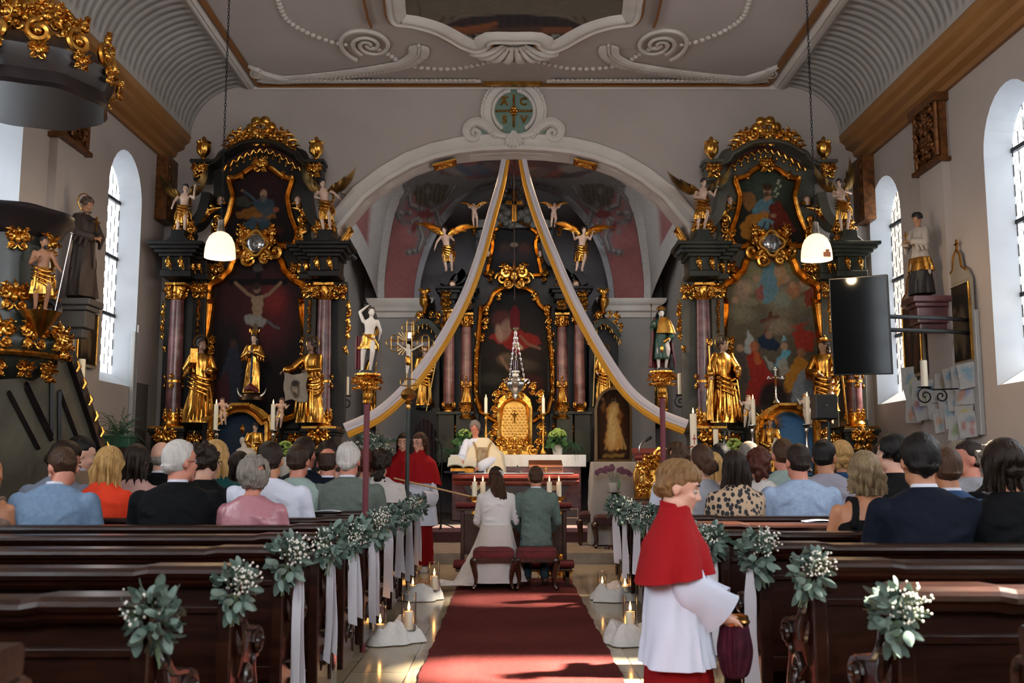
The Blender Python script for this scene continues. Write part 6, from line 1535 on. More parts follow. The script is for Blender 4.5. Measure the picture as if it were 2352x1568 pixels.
G('woman with dark curls and a blush dress, far front of the left block',752,1001,Fq,C_['blush'],('curly','dark'),female=True,bottom=C_['blush'],yaw=.3,bare=True,sk='fair')
G('auburn-haired woman hidden behind the red pole',838,1032,E,C_['greytop'],('bob','auburn',.10),female=True,bottom=C_['dress'])
G('woman with a long dark curly ponytail in a white knitted top',872,1031,E,C_['knit'],('updo','dark',.26),yaw=-.1,female=True,bottom=C_['knit'],wide=1.08)
A2,B2,C2,D2,E2,F2,G2=4.99,5.81,6.63,7.45,8.27,9.09,9.9
G('man with thick black hair in a dark navy suit, nearest row of the right block',2122,964,A2,C_['navy'],('short','black',.2),yaw=.05,collar=C_['navy'],shirt=WS_,sk='tan',wide=1.12,scale=1.06)
G('woman with a dark brown bob in a black top at the frame edge',2318,973,A2,C_['black'],('bob','dark',.16),female=True,bottom=C_['dress'],yaw=-.1,wide=1.1,scale=1.03)
G('woman with streaked blond shoulder-length hair in a sleeveless black dress',1992,1016,B2,C_['dress'],('long','ash',.17,.006),female=True,bare=True,bottom=C_['dress'],sk='tan',wide=1.08,scale=.98)
G('short-haired man in a bright blue jacket behind the navy suit',2182,994,B2,C_['blue'],('fade','brown'),yaw=.1,collar=C_['blue'],shirt=WS_,sk='tan',scale=1.0)
G('grey curly-haired person lit from behind by the right window',2288,969,C2,C_['black'],('curly','grey'),female=True,bottom=C_['dress'],scale=1.05)
G('bearded man facing left, right of the blue jacket',2232,1010,D2,C_['greytop'],('fade','dark'),yaw=-1.35,collar=C_['greytop'],face=True,sk='ruddy')
G('woman with black hair and fringe turning her face to the left',2056,995,D2,C_['dress'],('bob','black',.06),yaw=-1.0,female=True,face=True,bottom=C_['dress'],sk='fair')
G('dark-haired man in white shirt partly hidden by the black-haired woman',2034,1015,E2,C_['white'],('fade','dark'),collar=WS_,sk='ruddy')
G('woman with grey-blond hair right of the blue jacket collar',2208,1012,F2,C_['greytop'],('bob','grey',.06),female=True,bottom=C_['dress'])
G('man with short dark hair in a pale blue linen jacket',1837,1000,D2,C_['paleblue'],('fade','dark'),yaw=-.15,collar=C_['paleblue'],sk='ruddy',wide=1.16,scale=1.06)
G('woman with very long straight dark hair in a leopard print dress',1692,1032,D2,leo,('long','dark',.36),female=True,bottom=leo,pitch=.1,wide=1.02)
G('man with glasses and dark hair in a lilac-grey jacket turning right',1900,1008,E2,C_['lilac'],('fade','black'),yaw=.6,collar=C_['lilac'],face=True,glasses=GL,sk='tan',wide=1.1)
G('woman with dark red-brown upswept hair in a pale top',1748,1025,E2,C_['knit'],('curly','auburn',.12),female=True,bottom=C_['knit'],yaw=.2)
G('woman with a low brown bun in a grey top',1614,1019,D2+.2,C_['greytop'],('bun','brown'),yaw=-.35,female=True,bottom=C_['greytop'],sk='fair')
G('man in a sage shirt left of the pale blue jacket',1803,1006,F2,C_['mint'],('fade','brown'),collar=C_['mint'],sk='ruddy')
G('woman with curly brown hair in a white top at the front by the red pole',1558,1014,F2,C_['white'],('curly','brown'),female=True,bottom=C_['white'])
G('woman with long pale blond hair behind the brown bun',1640,1036,F2,C_['blush'],('long','blond',.3),female=True,bottom=C_['blush'])
G('man with short black hair far front by the flowers',1657,1017,G2,C_['black'],('short','black',.12),yaw=-.1,collar=C_['black'],sk='ruddy')
G('greying balding man below the left silver candlestick of the green altar',1723,1003,G2,C_['black'],('bald','grey',.8),collar=C_['black'],shirt=WS_,sk='fair')
G('woman with bright blond hair beside the speaker stand',1938,1011,F2,C_['blue'],('bob','blond',.12),female=True,bottom=C_['dress'],yaw=.2)
# ================================================================ couple, kneeler, servers, priest
VR=mat('burgundy_velvet','6b2326',.85,c2='521a1d',ns=9,bump=.2,bs=60)
VR2=mat('red_velvet','6a1218',.85,c2='4f0d12',ns=9)
MAH=mat('mahogany','3d1d12',.25,c2='2a120b',ns=6,stretch=(5,5,1),coat=.3)
def stool(label,px,Y,w,h,group,top=VR):
 p=W(px,1345,Y);t=thing('upholstered_stool',label,'stool',(p.x,Y,h[0]),0,group);hw=w/2;z=h[1]-h[0]
 m=MB();m.grid(lambda u,v:(hw*1.0*(2*u-1),hw*.85*(2*v-1),z-.035+.045*(1-abs(2*u-1)**6)*(1-abs(2*v-1)**6)),24,20);m.box(-hw,hw,-hw*.85,hw*.85,z-.11,z-.035);part('cushion',m,top,t,bevel=.012)
 m=MB();m.box(-hw*.97,hw*.97,-hw*.82,hw*.82,z-.15,z-.10);part('frame',m,MAH,t,smooth=False,bevel=.006)
 for sx in(-1,1):
  for sy in(-1,1):
   m=MB();P=spline([(sx*hw*.88,sy*hw*.74,z-.12),(sx*hw*.98,sy*hw*.82,z*.66),(sx*hw*.86,sy*hw*.72,z*.3),(sx*hw*.88,sy*hw*.75,.05),(sx*hw*1.0,sy*hw*.86,.012)],5);m.tube(P,[.03,.038,.03,.018,.016,.024],8);part('leg',m,MAH,t)
 return t
YC=10.62
stool('left burgundy velvet stool with curved legs, under the bride',1134,YC,.425,(.02,.445),'stools of the couple');stool('right burgundy velvet stool with curved legs, under the groom',1232,YC,.425,(.02,.445),'stools of the couple')
groom,Mg,Jg=guest('groom seated in a sage green suit with short brown hair, seen from behind',1231,1068,YC+.03,cloth('groom_sage','60706a',c2='56655f',ns=40),('fade','brown'),collar=cloth('groom_sage',''),shirt=WS_,seat=.47,sk='tan',feet=(.20,-.42),bottom=cloth('groom_trousers','2c3941'),group='bridal couple',lean=.08,wide=1.02,scale=.93,armpose={-1:((-.245,.08,.25),(-.14,.30,.12)),1:((.245,.08,.25),(.14,.30,.12))})
bride,Mb,Jb=guest('bride seated in a white dress and cardigan with long brown curls, seen from behind',1140,1068,YC+.02,mat('white_cardigan','d6d2d0',.9,bump=.3,bs=30,bd=.01),('short','dark'),female=True,seat=.47,sk='fair',bottom=mat('bridal_satin','d3cdc8',.55,bump=.3,bs=8,bd=.03),group='bridal couple',lean=.07,scale=.93,yaw=.25,hem=.17)
def bride_extras():
 rs=random.Random(4);m=MB()
 for k in range(26):
  a=rs.uniform(-1,1);x0,ln,ph=.055*a,rs.uniform(.28,.46),rs.uniform(0,6);P=[]
  for i in range(22):
   t=i/21;r=.016*min(1,t*3);P.append(Mb@V((0,0,0))+V((x0*(1-.2*t)*(1+1.2*t*(1-t))+r*math.cos(ph+t*13)+.05*t,-.115-.05*math.sin(PI*min(1,t*1.2))+r*math.sin(ph+t*13)+rs.uniform(-.002,.002),.03-ln*t)))
  m.tube(P,[.014,.019,.018,.014,.004],6)
 for k in range(20):m.ell(tuple(Mb@V((rs.uniform(-.06,.06),.105+rs.uniform(-.01,.015),rs.uniform(-.05,.06)))),.026,7,5)
 part('curls',m,HM['brown'],bride)
 m=MB()
 for k in range(34):
  q=Mb@V((-.075+rs.uniform(-.03,.025),.075+rs.uniform(-.03,.03),.045+rs.uniform(-.02,.03)));m.ell(tuple(q),(rs.uniform(.005,.011),)*3,6,4)
 part('flower_clip',m,mat('white_blossom','dedbd6',.7),bride)
 m=MB();f=foldfn(9,9,17)
 def sk(u,v):
  a=2*PI*u;z=.22-.64*v;r=.168+.15*v**1.1;k=1+.13*v*f(a,z)
  x,y=r*k*math.cos(a)*1.0,.10*min(1,v*2)+r*k*math.sin(a)*(.98-.08*v)
  if math.cos(a)<-.1:x-=.15*v**1.6*(-math.cos(a))
  return(x,y,z)
 m.grid(sk,90,22,cu=True)
 part('dress_skirt',m,MATS['bridal_satin'],bride,solid=.006)
 m=MB()
 def tr(u,v):
  x=-.24-.40*u+.03*math.sin(v*11);y=.02+(.30+.05*math.sin(u*9))*(v-.5)*(1-.6*u)-.10*u;w=abs(2*v-1)
  return(x,y,-.455+.085*(1-w**2)*(1-.4*u)*(.6+.6*math.sin(u*15+v*9)*math.sin(v*12+u*7))+.01)
 m.grid(tr,40,30);part('train',m,MATS['bridal_satin'],bride,solid=.005)
bride_extras()
def kneeler():
 Y=11.35;a,b=W(1047,1160,Y),W(1312,1160,Y);t=thing('kneeler','wide wooden kneeling bench with red velvet pads in front of the couple','kneeler',((a.x+b.x)/2,Y,0));w=(b.x-a.x)/2;za=a.z
 def pad(nm,y,d,z,hh):
  m=MB();m.rings([[(x,y+d*math.cos(q)*1.0,z+hh*math.sin(q))for q in np.linspace(0,2*PI,17)[:-1]]for x in(-w,w)]);part(nm,m,VR2,t,bevel=.01)
 pad('arm_pad',0,.10,za,.035);pad('knee_pad',-.36,.13,.23,.045)
 m=MB();m.box(-w*.97,w*.97,-.09,.09,za-.06,za-.03);m.box(-w*.9,w*.9,.02,.05,.3,za-.1);m.box(-w*.96,w*.96,-.48,-.24,.16,.19);part('rails',m,MAH,t,smooth=False,bevel=.006)
 for s in(-1,1):
  m=MB();m.box(s*w*.88-.022,s*w*.88+.022,-.05,.06,0,za-.04);m.box(s*w*.88-.022,s*w*.88+.022,-.48,.06,.1,.17);m.box(s*w*.88-.022,s*w*.88+.022,-.48,-.42,0,.17);part('side_frame',m,MAH,t,smooth=False,bevel=.006)
kneeler()
for s,pxs,lb in((-1,(1090,1109),'left'),(1,(1262,1284),'right')):
 for i,px in enumerate(pxs):
  Y=12.0+.12*i;p=W(px,1140,Y);t=thing('tall_candlestand','gilt turned candle stand, %s of the pair %s of the couple'%(('outer' if(i==0)==(s<0)else 'inner'),lb),'candle stand',(p.x,Y,0));h=p.z
  m=MB();m.lathe([(.13,0),(.12,.03),(.06,.07),(.035,.14),(.06,.22),(.03,.28),(.045,.4),(.025,.46),(.03,h*.7),(.05,h*.76),(.028,h*.82),(.045,h*.9),(.03,h*.95),(.075,h*.985),(.08,h)],18)
  for k in range(3):a=k*2*PI/3+.4;m.tube([(0,0,.12),(.1*math.cos(a),.1*math.sin(a),.08),(.16*math.cos(a),.16*math.sin(a),.02)],[.03,.025,.03],7)
  part('stem',m,gold(),t);candle(p+V((0,0,.001)),W(px,1106,Y).z-p.z,.031,'thick white lit candle on the %s stand %s of the couple'%(('outer' if(i==0)==(s<0)else 'inner'),lb),'candles beside the couple')
WC=mat('surplice_white','c6cbdb',.8,bump=.35,bs=7,bd=.03,spec=.2);RC=mat('server_red','8c0e15',.8,bump=.15,bs=12,spec=.15);RC2=mat('server_red_skirt','7c0d12',.85,bump=.2,bs=9,spec=.15)
def server(label,loc,rz,H,seed,arms,hair,yaw=0,pitch=.1,hk=.98,face=True,glasses=None,shoe='c6c4c2',kid=False,capez=(.85,.62),surpz=.33,extra=None):
 """standing altar server: body, skirt, white surplice with wide sleeves, red shoulder cape. local facing -y, metres"""
 root=thing('person',label,'person',loc,rz,'altar servers');b=MB()
 hc=V((0,-.02,H-.113*hk-.012));zn=hc.z-.10*hk;zs=zn-.085
 Mh=Matrix.Translation(hc)@Matrix.Rotation(yaw,4,'Z')@Matrix.Rotation(pitch,4,'X')@Matrix.Scale(hk,4)
 q=MB();head_mb(q,(0,0,0),1,fem=not kid,n=22);b.merge(q,Mh)
 b.cap((0,.01,zs+.02),Mh@V((0,.02,-.05)),.05*hk,.043*hk,14)
 b.rings(rr_loft([(H*.45,0,0,.12,.09,0),(H*.6,0,0,.115,.085,0),(zs-.06,0,0,.13,.085,0),(zs,0,0,.10,.07,0),(zs+.05,0,0,.05,.05,0)],20,None,3))
 sh={}
 for s in(-1,1):
  S_=V((s*.118,0,zs-.045));e,w=V(arms[s][0]),V(arms[s][1]);sh[s]=(S_,e,w);b.cap(S_,e,.042,.033,12);b.cap(e,w,.032,.023,12);hand_mb(b,w,(V(arms[s][2])if len(arms[s])>2 else w-e),.86 if kid else.92,.9,(0,0,1),-s)
  b.cap((s*.07,0,H*.47),(s*.08,-.01,H*.27),.075,.05);b.cap((s*.08,-.01,H*.27),(s*.08,.01,.07),.048,.033)
 part('body',b,SK['fair'],root,rem=.0085,sm=3)
 face_kit(root,Mh,None,glasses)
 for s in(-1,1):
  m=MB();m.cap((s*.08,.04,.045),(s*.095,-.13,.04),.045,.038,12);m.box(s*.088-.045,s*.088+.045,-.165,.085,.0,.025);part('shoe',m,mat('shoe_'+shoe,shoe,.6),root,rem=.01,sm=2)
 m=MB();f=foldfn(seed,7,13);m.rings(rr_loft([(.09,0,0,.185,.165,.10),(H*.25,0,0,.17,.15,.08),(H*.5,0,0,.14,.115,.03)],72,f,8),False);part('skirt',m,RC2,root,solid=.006)
 m=MB();f2=foldfn(seed+1,8,15,1.2);m.rings(rr_loft([(H*surpz,0,.0,.235,.158,.10),(H*.45,0,0,.205,.142,.085),(H*.6,0,0,.175,.13,.05),(zs-.08,0,0,.165,.11,.02),(zs-.02,0,0,.12,.09,0),(zs+.03,0,0,.07,.065,0)],90,f2,8),False)
 part('surplice',m,WC,root,solid=.006)
 for s in(-1,1):
  S_,e,w=sh[s];m=MB();P=[S_.lerp(e,.35),S_.lerp(e,.65),e,e.lerp(w,.45),e.lerp(w,.85)];rr=[.045,.058,.068,.08,.092];Q=[]
  for i,p in enumerate(P):Q.append(tuple(p)+(rr[i],))
  Q=spline(Q,5);R=[]
  for i,p in enumerate(Q):
   d=(V(Q[min(i+1,len(Q)-1)][:3])-V(Q[max(i-1,0)][:3])).normalized();u=d.orthogonal()if abs(d.x)>.99 else d.cross(V((1,0,0))).normalized();v2=d.cross(u)
   t=i/(len(Q)-1);R.append([tuple(V(p[:3])+u*(p[3]*(1+.08*t*math.sin(5*a+i*.3))*math.cos(a))*1.15+v2*(p[3]*.62*math.sin(a))+V((0,0,-.03*t*max(0,-math.sin(PI/2)))))for a in np.linspace(0,2*PI,31)[:-1]])
  m.rings(R,False);part('sleeve',m,WC,root,solid=.006)
 m=MB();f3=foldfn(seed+2,5,9,.6)
 zt=zn+.005;zb=H*capez[1]
 def cp(u,v):
  a=2*PI*u;t=v;k=[(.056,.056,zt),(.068,.066,zt-.03),(.135,.095,zs-.002),(.195,.13,zs-.06),(.235,.145,(zs+zb)/2-.03),(.258,.160,zb)]
  i=min(4,int(t*5));fr=t*5-i;A_,B_=k[i],k[i+1];rx,ry,z=(A_[j]*(1-fr)+B_[j]*fr for j in range(3))
  g=1+.17*max(0,t-.22)*f3(a,0);return(rx*g*math.cos(a),ry*g*math.sin(a)+.012*t,z-.025*t*math.sin(a)*(t>.6)+(0.014*max(0,-math.sin(a))*(t<.1)))
 m.grid(cp,96,30,cu=True);part('cape',m,RC,root,solid=.008)
 m=MB();m.rings([[(r*math.cos(a)*hk*1.02,.008+r*math.sin(a)*hk*1.02,zz+.012*math.sin(a))for a in np.linspace(0,2*PI,33)[:-1]]for r,zz in((.064,zt-.03),(.060,zt+.02))],False);part('cape_collar',m,RC,root,solid=.006)
 hair(root,Mh)
 if extra:extra(root,sh,Mh)
 return root
def boyhair(root,M):
 m=MB();hair_cap(m,M,.22,5,.012,nape=-.92,ear=-.30,front=.20,freq=5,n=72,k=44)
 rs=random.Random(8)
 for k in range(110):
  a=rs.uniform(-3.1,3.1);e0=rs.uniform(.9,1.35);L=rs.uniform(.6,1.15)if abs(a)<1.3 else rs.uniform(.45,.8);P=[]
  for i in range(7):
   e=e0-L*i/6;r=1.17-.02*i/6;P.append(M@V((HC[0]+HR[0]*r*math.cos(e)*math.sin(a+.12*i/6),HC[1]+HR[1]*r*math.cos(e)*math.cos(a+.12*i/6),HC[2]+HR[2]*r*math.sin(e))))
  m.tube(P,[.003,.0075,.007,.002],5)
 part('hair',m,HM['light'],root)
def bag(root,sh,M):
 h=V((.0,-.235,.655));m=MB();m.tube([h+V((.055*math.cos(a),.055*math.sin(a),.006*math.sin(a)))for a in np.linspace(0,2*PI,25)[:-1]],.011,8,closed=True);m.lathe([(.058,-.018),(.061,0),(.058,.018)],28,Matrix.Translation(h),cap=False);r=part('ring',m,mat('brass','b5854a',.25,1),None);r.parent=None
 t=thing('collection_bag','purple velvet collection bag on a brass ring held by the boy server','bag',root.location);t.rotation_euler=root.rotation_euler;r.parent=t
 m=MB();f=foldfn(3,14,22,.4);m.rings(rr_loft([(-.235,0,0,.012,.012,0),(-.22,0,0,.05,.05,.12),(-.13,0,0,.072,.07,.16),(-.05,0,0,.062,.06,.14),(0,0,0,.054,.054,.06)],84,f,6));m.v=[tuple(V(v)+h)for v in m.v];part('pouch',m,mat('purple_velvet','481428',.8,c2='2c0c1a',ns=12,spec=.2),t)
YBO=4.3
boy=server('boy altar server in red cape and white surplice standing by the right pews',(W(1548,1066,YBO).x,YBO,0),PI/2-.12,1.315,3,{-1:((-.168,-.05,.80),(-.075,-.19,.67),(.5,-.5,-.15)),1:((.168,-.03,.80),(.075,-.19,.67),(-.5,-.5,-.15))},boyhair,yaw=.0,pitch=.30,hk=.90,kid=True,capez=(.85,.63),surpz=.365,extra=bag)
def girlhair(c):
 def f(root,M):m=MB();hair_cap(m,M,.11,7,.008,front=.42,freq=3);hair_fall(m,M,.36,7,2.0,.04,1.1,.006,.1,lay=2);part('hair',m,HM[c],root)
 return f
def stick(root,sh,M):pass
PG=W(955,1312,12.3)
girl=server('girl altar server with glasses and long hair in red cape, beside the processional cross',(PG.x+.02,12.42,0),-.1,W(955,993,12.4).z,13,{-1:((-.2,-.05,.90),(-.06,-.25,.88)),1:((.21,-.05,.90),(.08,-.24,.87))},girlhair('brown'),yaw=-.5,pitch=.22,glasses=GL)
PG2=W(926,1300,13.0)
server('second girl server in red cape with long brown hair, hidden behind the first',(PG2.x-.02,12.98,0),.5,W(926,995,13.0).z,23,{-1:((-.2,-.05,.9),(-.08,-.2,.85)),1:((.2,-.05,.9),(.08,-.2,.85))},girlhair('dark'),yaw=-.6,pitch=.1)
def rod(name,label,cat,p0,p1,r,m_,group=None):
 m=MB();m.tube([p0,p1],r,10);return solo(name,m,m_,label,cat,group)
rod('bag_pole','long pale wooden pole held across by the girl server','pole',W(905,1098,12.15),W(1092,1143,12.0),.011,mat('pale_wood','a8875f',.5))
def robes(root,H,hands):
 m=MB();f=foldfn(5,6,10);cr=mat('cream_chasuble','c9bda2',.7,bump=.25,bs=9,bd=.02)
 def ch(u,v):
  a=2*PI*u;z=.835-.5*v**1.1;rx=.055+.13*min(1,v*2.6)+.06*v;ry=.05+.07*min(1,v*2.2)+.03*v;k=1+.10*v*f(a,z);return(rx*k*math.cos(a),ry*k*math.sin(a)-.02*v,z+(.05*abs(math.cos(a))**2*(v>.3)*v))
 m.grid(ch,60,24,cu=True);c=part('chasuble',MBs(m,H),cr,root,solid=.008)
 m=MB();m.tube(spline([(-.09,-.06,.79),(-.06,-.105,.72),(-.05,-.14,.6),(-.05,-.155,.42)],5),.012,6);m.tube(spline([(.09,-.06,.79),(.06,-.105,.72),(.05,-.14,.6),(.05,-.155,.42)],5),.012,6);part('gold_band',MBs(m,H),mat('old_gold_band','8d7242',.6),c)
 m=MB();m.grid(lambda u,v:((2*u-1)*.045,-.118-.045*min(1,v*1.6),.74-.3*v),6,12);part('embroidered_panel',MBs(m,H),mat('embroidery','8a8468',.7,c2='6d4a3a',ns=14),c,solid=.004)
 m=MB();hc=V((0,-.012,.93));
 for s in(-1,1):m.tube([V((-.02+s*.018+.012*math.cos(a),-.075,.918+.010*math.sin(a)))for a in np.linspace(0,2*PI,13)[:-1]],.0015,5,closed=True)
 part('glasses',MBs(m,H),GL,root)
pr_loc=W(1108,1100,17.75);pr_loc.z=.3;HP=W(1092,972,17.75).z-.3+.03
statue('person','priest in cream chasuble bending over the altar book, with grey hair and glasses',1108,972,1200,17.75,loc=pr_loc,H=HP,robe=WC,cat='person',seed=81,lean=-.07,headrz=-.5,headrx=.55,hair='6d655e',flesh=SK['ruddy'],sash=False,flare=.95,armL=((-.16,-.09,.63),(-.15,-.26,.60)),armR=((.15,-.08,.62),(-.02,-.27,.52)),extra=robes)
# ================================================================ chancel furniture
def box_thing(name,label,cat,x0,x1,y0,y1,z0,z1,m_,bev=.008,group=None):
 m=MB();m.box(x0,x1,y0,y1,z0,z1);return solo(name,m,m_,label,cat,group,smooth=False,bevel=bev)
YT=16.9;a,b=W(1036,1086,YT),W(1335,1086,YT)
t=thing('altar_table','people\'s altar with red marble top on a tapering dark base','altar',((a.x+b.x)/2,YT+.35,.3))
m=MB();m.sweep([(.0,0),(.05,-.03),(.06,-.07),(.03,-.1),(.05,-.13),(.0,-.19),(-.25,-.19),(-.25,0)],[(a.x+.05,YT+.7,a.z-.01),(a.x+.05,YT+.05,a.z-.01),(b.x-.05,YT+.05,a.z-.01),(b.x-.05,YT+.7,a.z-.01)],up=(0,0,1));m.box(a.x+.04,b.x-.04,YT+.04,YT+.7,a.z-.16,a.z-.01);part('top_slab',m,mat('rust_marble','6f3027',.25,c2='4c1d18',ns=5,detail=8),t,world=True,smooth=False)
m=MB();zb=.3;m.rings([[(a.x+d,YT+.15,z),(b.x-d,YT+.15,z),(b.x-d,YT+.65,z),(a.x+d,YT+.65,z)]for z,d in((zb,.25),(zb+.1,.25),(zb+.12,.32),(zb+.35,.36),(a.z-.22,.2),(a.z-.18,.18))]);part('base',m,mat('brown_marble','3b241e',.3,c2='22130f',ns=4,detail=8),t,world=True,smooth=False)
for px in(1092,1271):
 m=MB();p=W(px,1114,YT+.15);m.lathe([(.001,.035),(.05,.03),(.085,.015),(.095,0)],24,Matrix.Translation((p.x,YT+.155,p.z))@Euler((PI/2,0,0)).to_matrix().to_4x4());part('round_relief',m,mat('ivory_relief','b9ab8c',.5,bump=.5,bs=60),t,world=True)
m=MB();m.box(a.x+.12,b.x-.12,YT+.02,YT+.66,a.z-.01,a.z-.002);za=a.z;solo('altar_runner',m,wax_white(),'narrow white cloth lying on the red marble altar top','altar cloth',smooth=False)
t=thing('altar_podium','dark wooden steps at the right end of the altar','podium',(1.2,17.2,.3));m=MB();q0,q1,q2=W(1300,1200,16.75),W(1362,1200,16.75),W(1330,1200,16.75)
part('lower_step',MB().box(q0.x-.2,q1.x+.04,16.75,17.9,.30,.42),mat('podium_wood','2a1a14',.4),t,world=True,smooth=False,bevel=.01);part('upper_step',MB().box(q0.x-.1,q2.x,16.95,17.9,.42,.56),MATS['podium_wood'],t,world=True,smooth=False,bevel=.01)
t=thing('book_stand','gilt book stand carrying the open missal on the left of the altar','book stand',W(1062,1088,17.2));p=W(1062,1072,17.2)
m=MB();m.add([(-.2,-.1,za),(.2,-.1,za),(.2,.16,za),(-.2,.16,za),(-.2,-.08,za+.08),(.2,-.08,za+.08),(.2,.16,za+.22),(-.2,.16,za+.22)],[(0,3,2,1),(4,5,6,7),(0,1,5,4),(1,2,6,5),(2,3,7,6),(3,0,4,7)],Matrix.Translation((p.x,17.2,0)));part('stand',m,gold(),t,world=True,smooth=False,bevel=.01)
m=MB()
for s in(-1,1):m.grid(lambda u,v,s=s:(p.x+s*.24*u,17.11+.26*v,za+.095+.145*v+.035*math.sin(PI*u)**.7),12,4)
solo('missal',m,mat('book_paper','cfc4ac',.8),'open missal with cream pages on the gilt stand before the priest','book',solid=.02)
box_thing('prayer_book','closed dark blue book lying at the left edge of the altar','book',p.x-.3,p.x+.05,16.98,17.1,za,za+.03,mat('dark_blue_cover','1a2236',.6))
q=W(1253,1075,17.15);t=thing('table_lectern','low brown wooden lectern box with a small gilt cross on the altar','lectern',(q.x,17.15,za));m=MB();w=38*S(17.15);m.prism([(16.98,za),(17.35,za),(17.35,za+.22),(16.98,za+.11)],q.x-w,q.x+w,plane='yz');part('box',m,mat('lectern_wood','6a3a24',.45,c2='4b2617',ns=5,stretch=(1,5,5)),t,world=True,smooth=False,bevel=.008)
m=MB();m.box(q.x-.006,q.x+.006,16.965,16.98,za+.01,za+.1);m.box(q.x-.03,q.x+.03,16.965,16.98,za+.065,za+.075);part('gilt_cross',m,gold(),t,world=True,smooth=False)
def mic(label,base,tip,m_=None):
 t=thing('microphone',label,'microphone',base);m=MB();m.lathe([(.06,0),(.06,.02),(.03,.035),(.001,.04)],18);part('base',m,black(),t);d=V(tip)-V(base);m=MB();m.tube(spline([(0,0,.03),tuple(V((d.x*.15,d.y*.15,d.z*.75))),tuple(d)],6),.006,6);part('gooseneck',m,m_ or black(),t);m=MB();m.cap(d,d+V((d.x*.3,-.02,.02)),.016,.02,10);part('head',m,black(),t)
b0=W(1192,1086,17.0);b0.z=za;mic('small black microphone on the altar between bride and groom',b0,W(1190,1073,16.95))
t=thing('microphone_stand','slim dark microphone stand with tripod foot left of the altar','microphone stand',W(1013,1222,15.6));p=W(1013,1222,15.6);p.z=.31;z1=W(1013,1030,15.6).z
m=MB();m.tube([p,V((p.x,p.y,z1))]+[W(1012,1020,15.6),W(1005,1010,15.55)],.010,8);part('pole',m,iron(),t,world=True)
m=MB();m.cap(W(1005,1010,15.55),W(1001,1008,15.5),.016,.02);part('head',m,black(),t,world=True)
for k in range(3):a_=k*2*PI/3+.5;m=MB();m.tube([p+V((0,0,.1)),p+V((.22*math.cos(a_),.22*math.sin(a_),.012))],.01,6);part('leg',m,iron(),t,world=True)
LG=mat('leaf_green','3f6a35',.6,c2='2c4d28',ns=20);FERN=mat('fern_green','2f5236',.7);HYD=mat('hydrangea_green','9fb45c',.7,c2='7d9a48',ns=30)
def leafcloud(mb,c,r,n,seed,l=.05,w=.03,el=(1,1,1),out=.7):
 rs=random.Random(seed);c=V(c)
 for k in range(n):
  d=V((rs.gauss(0,1),rs.gauss(0,1),rs.gauss(0,1))).normalized();p=c+V((d.x*r*el[0],d.y*r*el[1],d.z*r*el[2]))*rs.uniform(.45,1)
  t=(d*out+V((rs.uniform(-1,1),rs.uniform(-1,1),rs.uniform(-1,1)))).normalized();s=t.cross(V((rs.uniform(-1,1),rs.uniform(-1,1),rs.uniform(-1,1)))).normalized();u=s.cross(t)
  L,Wd=l*rs.uniform(.6,1.15),w*rs.uniform(.7,1.1);row=[]
  for i in range(5):
   f=i/4;ww=Wd*math.sin(PI*(.1+.86*f))**.7;q=p+t*(L*f)+u*(L*.3*f*f);row+=[tuple(q-s*ww+u*.004),tuple(q),tuple(q+s*ww+u*.004)]
  mb.add(row,[(i*3+j,i*3+j+1,i*3+j+4,i*3+j+3)for i in range(4)for j in range(2)])
def fern(mb,c,r,n,seed,zup=.6):
 rs=random.Random(seed);c=V(c)
 for k in range(n):
  a=rs.uniform(0,2*PI);L=r*rs.uniform(.6,1.1);up=rs.uniform(.2,1)*zup;P=[c+V((math.cos(a)*L*t,math.sin(a)*L*t,L*(up*t*2-1.5*t*t*(1.1-up*.6))))for t in(0,.25,.5,.75,1)];mb.tube(P,[.003,.001],4)
  for i in range(22):
   t=.15+.85*i/22;j=min(3,int(t*4));q=P[j].lerp(P[j+1],t*4-j);d=V((rs.uniform(-1,1),rs.uniform(-1,1),rs.uniform(-.4,.8))).normalized()*L*.16*(1.15-t);mb.tube([q,q+d],[.004,.0015],3,cap=False)
def flowers(label,p,pot,heads,seed,ferns=None):
 t=thing('potted_plant',label,'plant',p);m=MB();m.lathe([(.07,0),(.085,.02),(.10,.16),(.105,.18),(.09,.18)],20);part('pot',m,pot,t)
 m=MB();leafcloud(m,(0,0,.24),.17,70,seed,.13,.045,(1,1,.6));part('leaves',m,LG,t)
 for x,y,z,r in heads:
  m=MB();rs=random.Random(seed+int(x*100))
  for k in range(70):d=V((rs.gauss(0,1),rs.gauss(0,1),abs(rs.gauss(0,1))-.3)).normalized();m.ell(V((x,y,z))+d*r,(.02,.02,.016),6,4)
  part('flower_head',m,HYD,t)
 if ferns:m=MB();fern(m,(ferns[0],ferns[1],ferns[2]),ferns[3],34,seed);part('fern_fronds',m,FERN,t)
zm=W(0,1046,18).z+.012
p=W(1281,1046,18.1);p.z=zm;flowers('white pot of green hydrangeas with fern, right end of the rear altar',p,mat('white_pot','b9b6ae',.5),[(-.08,-.02,.34,.08),(.06,-.04,.36,.085),(.0,.05,.40,.08)],3,(.28,0,.16,.3))
p=W(1066,1046,18.1);p.z=zm;flowers('green hydrangea pot behind the priest, left end of the rear altar',p,MATS['white_pot'],[(0,0,.36,.1),(.1,0,.33,.07)],5,(-.22,-.05,.05,.36))
YD=14.55;pa,pb_=W(1366,1058,YD),W(1451,1058,YD)
t=thing('arched_picture','arched dark picture of a glowing robed figure standing on a draped table','picture',(pa.x,YD,pa.z));ol=[(1367,1058),(1367,940),(1371,920),(1382,902),(1396,893),(1409,890),(1422,893),(1436,902),(1446,920),(1450,940),(1450,1058)]
